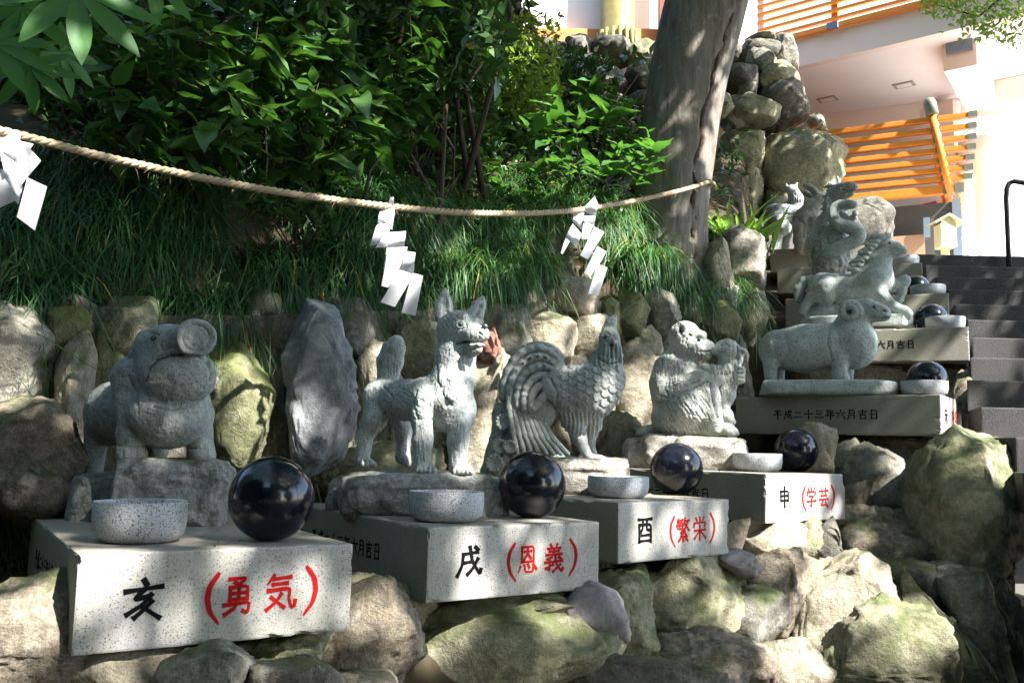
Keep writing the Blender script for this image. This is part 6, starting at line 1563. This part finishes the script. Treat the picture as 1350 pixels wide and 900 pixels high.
# bare twigs
for (a, b_, c, Y) in (((480, 262), (488, 225), (506, 200), 4.9), ((590, 282), (598, 230), (600, 160), 6.2), ((575, 285), (590, 250), (606, 230), 6.0), ((600, 200), (580, 165), (560, 150), 6.1), ((345, 262), (352, 215), (350, 170), 4.8)):
    MB().tube([at_y(*a, Y), at_y(*b_, Y), at_y(*c, Y)], [0.010, 0.008, 0.004], 6).build('dead_twig', M['twig'], hedge, smooth=True)
# moss tuft on the rockery
V, Fs = grass(1400, lambda r: at_y(1170 + r.normal() * 13, 762 + r.normal() * 9, 5.05 + r.normal() * .05), 9, 0.03, 0.07, 0.004, 3)
tag(link('moss_tuft', mesh_np('moss_tuft', V, Fs), M['lf_fine']), 'bright green moss tuft in a hollow of the rockery', 'moss')

# ------------------------------------------------------------------ leaning trunk
bk = Mat('grey_bark'); st_ = bk.mapping((6, 6, 0.9)); n1 = bk.noise(3.2, 8, 0.65, vec=st_); n2 = bk.noise(1.5, 4)
cc_ = bk.mix(bk.ramp(n1, [(0.35, 0), (0.65, 1)]), (0.105, 0.09, 0.074), (0.24, 0.21, 0.175)); cc_ = bk.mix(bk.ramp(n2, [(0.45, 0), (0.7, 1)]), cc_, (0.17, 0.16, 0.135))
cc_ = bk.mix(bk.math('MULTIPLY', bk.ramp(bk.noise(14, 5), [(0.6, 0), (0.68, 1)]), 0.5), cc_, (0.30, 0.29, 0.27)); bk.bump(n1, 0.55, 0.03); bk.bump(bk.noise(30, 5), 0.3, 0.01)
M['bark'] = bk.set(cc_, 0.85, 0.2)
scar = rockmat('bark_scar', (0.15, 0.105, 0.075), (0.27, 0.21, 0.16), (0.06, 0.04, 0.03), 0, bump=1.5)
TY = 7.45
axis_px = [(862, 440, 84), (868, 385, 72), (872, 350, 62), (879, 310, 55), (884, 270, 52), (890, 225, 52), (898, 160, 53), (908, 100, 55), (920, 50, 57), (932, 0, 58), (950, -70, 58), (975, -160, 56), (1010, -280, 52), (1060, -430, 46)]
tb_ = at_y(875, 340, TY); tree = empty('leaning_tree', tb_); tag(tree, 'thick grey leaning tree trunk with a long split in its bark', 'tree')
nR, nA = 90, 64; V = []
ts = np.linspace(0, 1, len(axis_px)); tt = np.linspace(0, 1, nR)
ax_ = np.interp(tt, ts, [a[0] for a in axis_px]); ay_ = np.interp(tt, ts, [a[1] for a in axis_px]); ar_ = np.interp(tt, ts, [a[2] for a in axis_px]) * TY / F
for _ in range(3):
    ax_[1:-1] = (ax_[:-2] + 2 * ax_[1:-1] + ax_[2:]) / 4; ar_[1:-1] = (ar_[:-2] + 2 * ar_[1:-1] + ar_[2:]) / 4
TC = np.array([at_y(x, y, TY + 0.0) for x, y in zip(ax_, ay_)])
crack_px = np.interp(tt, ts, [0.6, 0.6, 0.55, 0.5, 0.42, 0.38, 0.45, 0.52, 0.6, 0.62, 0.6, 0.5, 0.4, 0.3])   # across -1..1
for i in range(nR):
    for j in range(nA):
        a = 2 * math.pi * j / nA; d = np.array([math.cos(a), math.sin(a), 0.0])
        nz_ = fbm(np.array([[d[0] * 1.6, d[1] * 1.6, TC[i][2] * 0.5]]), 4, 3)[0] * 0.05 + 0.01 * math.sin(a * 5 + TC[i][2])
        rr = ar_[i] * (1 + nz_)
        if d[1] < 0:
            off = d[0] - crack_px[i] - 0.05 * math.sin(i * 0.9); rr -= 0.018 * math.exp(-(off / 0.05) ** 2) - 0.010 * math.exp(-((abs(off) - 0.11) / 0.05) ** 2)
        V.append(TC[i] + d * rr)
Fs = [(i * nA + j, i * nA + (j + 1) % nA, (i + 1) * nA + (j + 1) % nA, (i + 1) * nA + j) for i in range(nR - 1) for j in range(nA)]
link('trunk', mesh_np('trunk', V, Fs), M['bark'], tree)
pts = []; rad = []
for i in range(10, 72):
    x = crack_px[i] + 0.05 * math.sin(i * 0.9); pts.append(TC[i] + np.array([x * ar_[i], -math.sqrt(1 - x * x) * ar_[i] + 0.026, 0])); rad.append(0.017 + 0.006 * math.sin(i * 1.7) + (0.010 if 28 < i < 44 else 0))
pts = np.array(pts); rad = np.clip(rad, 0.008, 0.06)
mb = MB(); mb.tube(list(pts), list(rad), 10); me = pyd('bark_split', mb.V, mb.Fs); vv = np.array([v.co[:] for v in me.vertices]); vv += 0.016 * np.stack([fbm(vv * 16, 3, 4, .65), fbm(vv * 16, 5, 4, .65), fbm(vv * 16, 7, 4, .65)], 1); me.vertices.foreach_set('co', vv.ravel()); link('bark_split', me, scar, tree)
def crown_limbs(root, top, ends, r0, mat):
    for e in ends:
        m_ = (top + e) / 2 + np.array([0, 0, 0.5]); MB().tube([top, m_, e], [r0, r0 * .6, r0 * .2], 7).build('limb', mat, root, smooth=True)

# ------------------------------------------------------------------ trees behind the camera's right that shade the terrace
SPOTS = [  # (px, py, Y, radius) places where the photograph shows sun falling through gaps
 (1060, 655, 5.15, .30), (1000, 612, 5.15, .14), (1020, 715, 4.95, .22), (1140, 790, 4.6, .26), (1085, 800, 4.6, .16), (890, 800, 4.2, .08), (700, 850, 3.6, .08), (1060, 850, 4.3, .1), (560, 870, 3.4, .05), (1180, 880, 4.4, .2), (1215, 850, 4.5, .08), (1075, 720, 5.1, .15),
 (940, 598, 5.6, .20), (905, 582, 5.6, .10), (885, 480, 5.8, .08), (790, 628, 4.6, .18), (845, 500, 6.15, .20), (720, 442, 5.75, .18), (770, 440, 6.0, .15), (495, 505, 4.9, .16), (635, 590, 5.4, .16),
 (592, 515, 3.9, .09), (602, 575, 3.85, .07), (630, 640, 3.8, .10), (690, 715, 3.6, .05), (600, 725, 3.35, .06), (840, 700, 4.1, .07), (940, 670, 4.45, .06), (330, 730, 2.7, .06),
 (150, 790, 2.52, .055), (405, 765, 2.78, .045), (215, 835, 2.58, .03), (300, 790, 2.65, .02), (30, 800, 2.6, .12), (45, 505, 3.75, .10), (190, 690, 2.9, .07), (430, 830, 3.0, .10),
 (720, 160, 7.2, .35), (790, 190, 6.9, .35), (860, 210, 6.8, .25), (965, 260, 7.9, .35), (820, 330, 6.7, .30), (900, 330, 6.8, .15), (620, 340, 5.6, .22), (150, 60, 3.3, .09), (420, 60, 5.0, .16), (300, 40, 4.8, .14), (480, 150, 5.2, .16), (250, 150, 4.6, .13), (370, 170, 5.0, .12), (560, 60, 6.1, .25), (510, 240, 5.6, .14), (180, 40, 4.5, .12), (450, 20, 5.3, .2), (560, 160, 5.9, .15), (330, 120, 4.8, .1), (440, 230, 5.0, .1), (640, 240, 6.9, .18), (700, 250, 6.9, .15), (970, 130, 7.2, .20), (955, 210, 7.2, .12),
 (1060, 220, 9.0, .35), (1000, 80, 9.2, .2), (640, 110, 9.0, .5), (1300, 630, 5.4, .25), (1200, 600, 6.0, .25), (985, 350, 7.4, .2), (1260, 460, 6.9, .12), (1310, 372, 7.4, .25), (1330, 430, 6.9, .25), (1340, 470, 6.5, .2), (1240, 360, 7.6, .2), (1320, 520, 6.0, .15),
 (1040, 282, 10.8, .3), (800, 470, 5.9, .1), (518, 310, 3.93, .16), (540, 385, 3.93, .14), (770, 300, 5.05, .16), (785, 355, 5.05, .16), (25, 210, 3.03, .12), (40, 270, 3.03, .10), (460, 850, 3.05, .12), (880, 790, 4.2, .10), (1250, 850, 4.7, .12), (350, 640, 3.0, .05)]
TG = np.array([at_y(p[0], p[1], p[2]) for p in SPOTS]); TR = np.array([p[3] for p in SPOTS])
SH = [((7.6, -2.2, 0), 'tall shade tree standing behind the viewpoint, by the foot of the stairs'), ((10.8, 2.6, 0), 'tall shade tree on the far side of the stairs'), ((5.2, -5.0, 0), 'tall shade tree over the path at the foot of the terrace')]
trees = []
for (bp, lb) in SH:
    t_ = empty('shade_tree', bp); tag(t_, lb, 'tree'); trees.append((t_, np.array(bp, float), []))
    MB().tube([(bp[0], bp[1], -0.2), (bp[0] + .1, bp[1], 3), (bp[0] - .1, bp[1] + .1, 6.5), (bp[0] - .2, bp[1] + .2, 8.8)], [0.32, 0.26, 0.18, 0.07], 14).build('trunk', M['bark'], t_, smooth=True)
trees.append((tree, TC[-1], []))
SUR = [((-4.6, -1.6, 0), 2.4, 'unseen small dense tree added at the left edge of the path to block light'), ((-4.0, -6.5, 0), 3.4, 'unseen broad tree added across the path, left of the viewpoint'), ((1.6, -7.0, 0), 3.2, 'unseen broad tree added across the path, nearest behind the viewpoint'), ((-6.5, -4.5, 0), 3.6, 'unseen broad tree added left of the path, behind the viewpoint'), ((-1.5, -9.0, 0), 4.2, 'unseen broad tree added across the path, straight behind the viewpoint'), ((4.5, -10.5, 0), 4.0, 'unseen broad tree added across the path, beyond the shade trees'), ((-9.0, 1.0, 0), 4.0, 'unseen broad tree added beside the bank, past the end of the rope'), ((13.5, -5.0, 0), 3.6, 'unseen broad tree added beyond the stairs, past the shade trees')]  # unseen trees added around the viewpoint to block skylight from the terrace
rc = np.random.default_rng(99); NL = 58000; got = 0; CC = []
def canopy_ok(P_, Cn, n_):
    dv = Cn[:, None, :] - TG[None]; al = dv @ SUN; dist = np.linalg.norm(dv - al[..., None] * SUN, axis=2)
    keep = ~((dist < TR[None] * (0.85 + 0.3 * rc.random((n_, 1))) + 0.052)).any(1)
    q = Cn - CAM; dd_ = q @ FW; u_ = np.abs(q @ RT) / np.maximum(dd_, .01); v_ = np.abs(q @ UP) / np.maximum(dd_, .01)
    return keep & ~((dd_ > 0) & (u_ < 0.66) & (v_ < 0.46))
while got < NL:
    n_ = 4000
    x = rc.uniform(-5.5, 6.5, n_); y = rc.uniform(-4.0, 12.2, n_); z = np.interp(y, [1, 3, 6, 11], [0.6, 1.4, 2.2, 5.0])
    P_ = np.stack([x, y, z], 1); h_ = rc.uniform(7.0, 10.2, n_); Cn = P_ + SUN * ((h_ - z) / SUN[2])[:, None]
    if got > 46000:                                      # roof over the terrace itself
        Cn = np.stack([rc.uniform(-7, 5, n_), rc.uniform(-4, 10, n_), rc.uniform(7.4, 10.4, n_)], 1); P_ = Cn
    keep = canopy_ok(P_, Cn, n_) & ~((x > 3.9) & (y > 9.4)) & (fbm(P_ * 1.1, 12, 3) > -0.75 + 0.3 * rc.random(n_))
    CC.append(Cn[keep]); got += keep.sum()
CC = np.concatenate(CC)
own = np.argmin(np.stack([np.hypot(CC[:, 0] - t[1][0], CC[:, 1] - t[1][1]) - (1.5 if i == 3 else 0) for i, t in enumerate(trees)], 1), 1)
for k in range(len(trees)):
    C_ = CC[own == k]; n_ = len(C_); trees[k] = (trees[k][0], trees[k][1], Cloud(basis_many(rc.normal(size=(n_, 3)), rc.uniform(-1.5, 1.5, n_)) * rc.uniform(0.21, 0.34, n_)[:, None, None], C_))
for (bp, rad_, lb) in SUR:
    t_ = empty('shade_tree', bp); tag(t_, lb, 'tree'); bp = np.array(bp, float)
    MB().tube([bp - (0, 0, .2), bp + (.1, 0, 3), bp + (0, .1, 6.5)], [0.3, 0.24, 0.1], 12).build('trunk', M['bark'], t_, smooth=True)
    n_ = 3600; d = rc.normal(size=(n_, 3)); d /= np.linalg.norm(d, axis=1, keepdims=True); C_ = bp + np.array([0, 0, 4.4]) + d * (rad_ * rc.random(n_) ** 0.25)[:, None] * np.array([1.25, 1.0, 1.0])
    C_ = C_[(C_[:, 2] > 0.4)]
    C_ = C_[canopy_ok(C_, C_, len(C_))]; n_ = len(C_)
    merged('crown', M['lf_canopy'], t_, LG['small'], Cloud(basis_many(rc.normal(size=(n_, 3)), rc.uniform(-1.5, 1.5, n_)) * rc.uniform(0.4, 0.7, n_)[:, None, None], C_), kind=None)
    crown_limbs(t_, bp + (0, 0, 4), C_[rc.integers(0, n_, 7)], 0.08, M['bark'])
for k, (t_, bp, ls) in enumerate(trees):
    if not len(ls.T): continue
    merged('crown', M['lf_canopy'], t_, LG['small'], ls, kind=None)
    C_ = ls.T; top = bp + np.array([-.1, .1, 5.5]) if k < 3 else TC[-1]
    ends = C_[rc.integers(0, len(C_), 9)]; crown_limbs(t_, top, ends, 0.09, M['bark'])
hg = empty('hedge', (-4.2, -1.0, 0)); tag(hg, 'unseen dense hedge added left of the path to block light', 'hedge')  # unseen blocker added to darken the plinths' left faces
n_ = 5200; C_ = np.stack([rc.uniform(-5.0, -3.4, n_), rc.uniform(-5.0, 2.2, n_), rc.uniform(0.1, 3.6, n_)], 1)
merged('foliage', M['lf_canopy'], hg, LG['small'], Cloud(basis_many(rc.normal(size=(n_, 3)), rc.uniform(-1.5, 1.5, n_)) * rc.uniform(0.25, 0.45, n_)[:, None, None], C_))
for k in range(8): MB().tube([(-4.2, -4.6 + k * 0.9, -0.05), (-4.2, -4.6 + k * 0.9, 3.0)], [0.06, 0.02], 7).build('stem', M['bark'], hg, smooth=True)
# overhanging spray of maple leaves at the upper right
mp = empty('maple_branch', at_y(1400, -20, 5.8)); tag(mp, 'overhanging branch of small bright green leaves before the shrine hall', 'tree branch')
sprays = [(1400, -60, 5.8), (1330, -10, 5.8), (1290, 22, 5.8), (1240, 8, 5.85)]
MB().tube([at_y(*s_) for s_ in sprays], [0.02, 0.012, 0.008, 0.003], 7).build('twig', M['twig'], mp, smooth=True)
L = []
for k in range(620):
    q = rv.random(); cx, cy = [(1300, 30), (1340, 10), (1322, 45), (1235, 4), (1275, 10)][k % 5]
    px, py = cx + rv.normal() * 20, cy + rv.normal() * 13
    if py > 62 or px < 1212: continue
    d = rv.normal(size=3); L.append((basis(d, rv.uniform(-1, 1)) * rv.uniform(.035, .06), at_y(px, py, 5.8 + rv.normal() * .15)))
merged('foliage', M['lf_maple'], mp, LG['a'], L)

# ------------------------------------------------------------------ straw rope and paper streamers
rp = [(-60, 158, 2.9), (0, 172, 3.0), (60, 187, 3.1), (130, 205, 3.22), (215, 224, 3.36), (300, 241, 3.5), (390, 256.5, 3.66), (480, 268.5, 3.84), (580, 278.5, 4.1), (650, 281.5, 4.35), (720, 280, 4.75), (775, 275, 5.1), (850, 262, 5.8), (905, 249, 6.5), (937, 239, 6.95)]
RP = np.array([at_y(*p) for p in rp]); tq = np.linspace(0, len(rp) - 1, 420)
def crs(P, t):
    i = np.clip(np.floor(t).astype(int), 0, len(P) - 2); f = (t - i)[:, None]; p0, p1, p2, p3 = P[np.maximum(i - 1, 0)], P[i], P[i + 1], P[np.minimum(i + 2, len(P) - 1)]
    return 0.5 * (2 * p1 + (p2 - p0) * f + (2 * p0 - 5 * p1 + 4 * p2 - p3) * f ** 2 + (3 * p1 - p0 - 3 * p2 + p3) * f ** 3)
RC = crs(RP, tq); seg = np.r_[0, np.cumsum(np.linalg.norm(np.diff(RC, axis=0), axis=1))]
sarc = np.arange(0, seg[-1], 0.011); RC = np.stack([np.interp(sarc, seg, RC[:, a]) for a in range(3)], 1)
M['straw'] = Mat('straw_rope'); _m = M['straw']; M['straw'] = _m.set(_m.mix(_m.noise(160, 4, .7), (0.26, 0.19, 0.11), (0.50, 0.41, 0.28)), 0.9, 0.15); _m.bump(_m.noise(220, 3), .5, .004)
rope = empty('straw_rope', RC[len(RC) // 2]); tag(rope, 'twisted straw rope strung from the left to the leaning tree', 'rope')
T_ = np.gradient(RC, axis=0); T_ /= np.linalg.norm(T_, axis=1, keepdims=True); Bn = np.cross(T_, np.array([0, 0, 1.0])); Bn /= np.linalg.norm(Bn, axis=1, keepdims=True); Nn = np.cross(Bn, T_)
for k in range(3):
    ph = sarc * 2 * math.pi / 0.085 + k * 2.094; c = RC + 0.0075 * (np.cos(ph)[:, None] * Bn + np.sin(ph)[:, None] * Nn)
    MB().tube(list(c), 0.0088, 7).build('strand', M['straw'], rope, smooth=True)
fib = []
for k in range(420):
    i = int(rv.integers(4, len(RC) - 4)); a = rv.uniform(0, 6.283); d = T_[i] * rv.choice([-1, 1]) + 0.7 * (math.cos(a) * Bn[i] + math.sin(a) * Nn[i]) + rv.normal(size=3) * 0.15
    fib.append((basis(d, rv.uniform(-1, 1)) * np.array([0.35, 1, 1]) * rv.uniform(0.02, 0.055), RC[i] + 0.014 * (math.cos(a) * Bn[i] + math.sin(a) * Nn[i])))
merged('straw_fibres', M['straw'], rope, LG['strap'], fib)
rt_ = TC[np.argmin(np.abs(ay_ - 243))]; ri = int(np.argmin(np.abs(ay_ - 243)))
MB().tube([rt_ + (ar_[ri] * 1.06 * math.cos(a), ar_[ri] * 1.06 * math.sin(a), 0.02 * math.sin(a)) for a in np.linspace(-0.75, math.pi + 0.3, 30)], 0.016, 7).build('trunk_loop', M['straw'], rope, smooth=True)
pm = Mat('white_paper'); pm.set((0.90, 0.90, 0.91), 0.8, 0.2); pm.translucent((0.75, 0.75, 0.78), 0.3); M['paper'] = pm.m
def streamer(label, quads, Y, dz=0.01, group='zigzag paper streamers on the rope'):
    """quads: pixel corner lists of the folded paper panels, each a thin bent sheet"""
    c = at_y(*quads[0][0], Y); root = empty('paper_streamer', c); tag(root, label, 'paper streamer', group)
    for k, q in enumerate(quads):
        n = 6; a, b, c_, d = [np.array(p, float) for p in q]; off = -0.004 - dz * k
        V = []
        for i in range(n + 1):
            for j in range(n + 1):
                u, v = i / n, j / n; p = (a * (1 - u) + b * u) * (1 - v) + (d * (1 - u) + c_ * u) * v
                V.append(at_y(p[0], p[1], Y + off - 0.016 * math.sin(math.pi * (v + 0.15 * u)) + 0.004 * math.sin(7 * u + 5 * v + k) + 0.02 * (u - .5) * (1 if k % 2 else -1)))
        m_ = len(V); V2 = [v + np.array([0, 0.0006, 0]) for v in V]
        Fs = [(i * (n + 1) + j, i * (n + 1) + j + 1, (i + 1) * (n + 1) + j + 1, (i + 1) * (n + 1) + j) for i in range(n) for j in range(n)]
        Fs += [tuple(x + m_ for x in f[::-1]) for f in Fs]
        link('paper_fold', pyd('paper_fold', V + V2, Fs), M['paper'], root)
def Z1(z, x0, y0, s): return [[(x0 + p[0] / s, y0 + p[1] / s) for p in q] for q in z]
streamer('zigzag white paper streamer hanging from the rope above the dog', Z1([[(185, 50), (208, 52), (205, 110), (165, 108)], [(110, 145), (215, 130), (198, 282), (95, 230)], [(95, 225), (190, 255), (130, 390), (42, 384)], [(150, 300), (292, 290), (280, 398), (80, 405)], [(160, 405), (303, 400), (262, 545), (135, 555)], [(170, 410), (300, 400), (205, 690), (120, 672)], [(300, 430), (358, 438), (345, 580), (250, 560)], [(250, 560), (345, 590), (215, 818), (115, 785)], [(335, 580), (412, 600), (358, 880), (262, 858)]], 480, 250, 5.294), 3.93)
streamer('zigzag white paper streamer with pointed top hanging above the rooster', Z1([[(325, 48), (350, 120), (335, 212), (215, 165)], [(155, 185), (240, 180), (220, 320), (150, 255)], [(240, 205), (330, 210), (320, 300), (235, 290)], [(235, 270), (325, 250), (268, 395), (220, 388)], [(150, 270), (222, 352), (178, 460), (92, 372)], [(95, 385), (125, 410), (70, 515), (55, 500)], [(322, 295), (400, 335), (270, 552), (210, 520)], [(345, 448), (415, 490), (305, 690), (238, 660)], [(345, 588), (425, 615), (355, 838), (273, 822)]], 730, 250, 6.0), 5.05)
streamer('zigzag white paper streamer at the left end of the rope by the fatsia', [[(-12, 168), (28, 176), (20, 212), (-20, 205)], [(0, 180), (44, 190), (24, 218), (-10, 210)], [(18, 214), (36, 192), (54, 212), (28, 244)], [(0, 200), (20, 214), (30, 243), (8, 238)], [(-15, 220), (8, 224), (30, 246), (24, 270), (-20, 262)][:4], [(36, 234), (62, 246), (46, 304), (22, 286)], [(-20, 250), (6, 236), (26, 262), (-10, 278)]], 3.03)

# fallen leaf scraps on the plinth tops and the stairs
LS = []
for i in (1, 2, 3, 4, 5, 6):
    for k in range(26):
        q = ponp(i, rv.uniform(0.03, BW - 0.03), rv.uniform(0.03, 0.75) if rv.random() < 0.75 else rv.uniform(0.75, 1.3), 0.004); a = rv.uniform(0, 6.283)
        LS.append((basis((math.cos(a), math.sin(a), rv.normal() * 0.12), rv.normal() * 0.25) * rv.uniform(0.012, 0.032), q))
for k in range(120):
    j = int(rv.integers(0, 14)); y = Y0 - j * TRD + rv.uniform(0.03, 0.38); a = rv.uniform(0, 6.283)
    LS.append((basis((math.cos(a), math.sin(a), rv.normal() * 0.12), rv.normal() * 0.25) * rv.uniform(0.02, 0.05), np.array([xl(y) + rv.uniform(0.05, 2.2), y, Z0 - j * RIS + 0.012])))
tag(merged('fallen_leaves', M['dry'], None, LG['small'], LS), 'dry leaf scraps scattered on the plinth tops and stairs', kind='stuff')
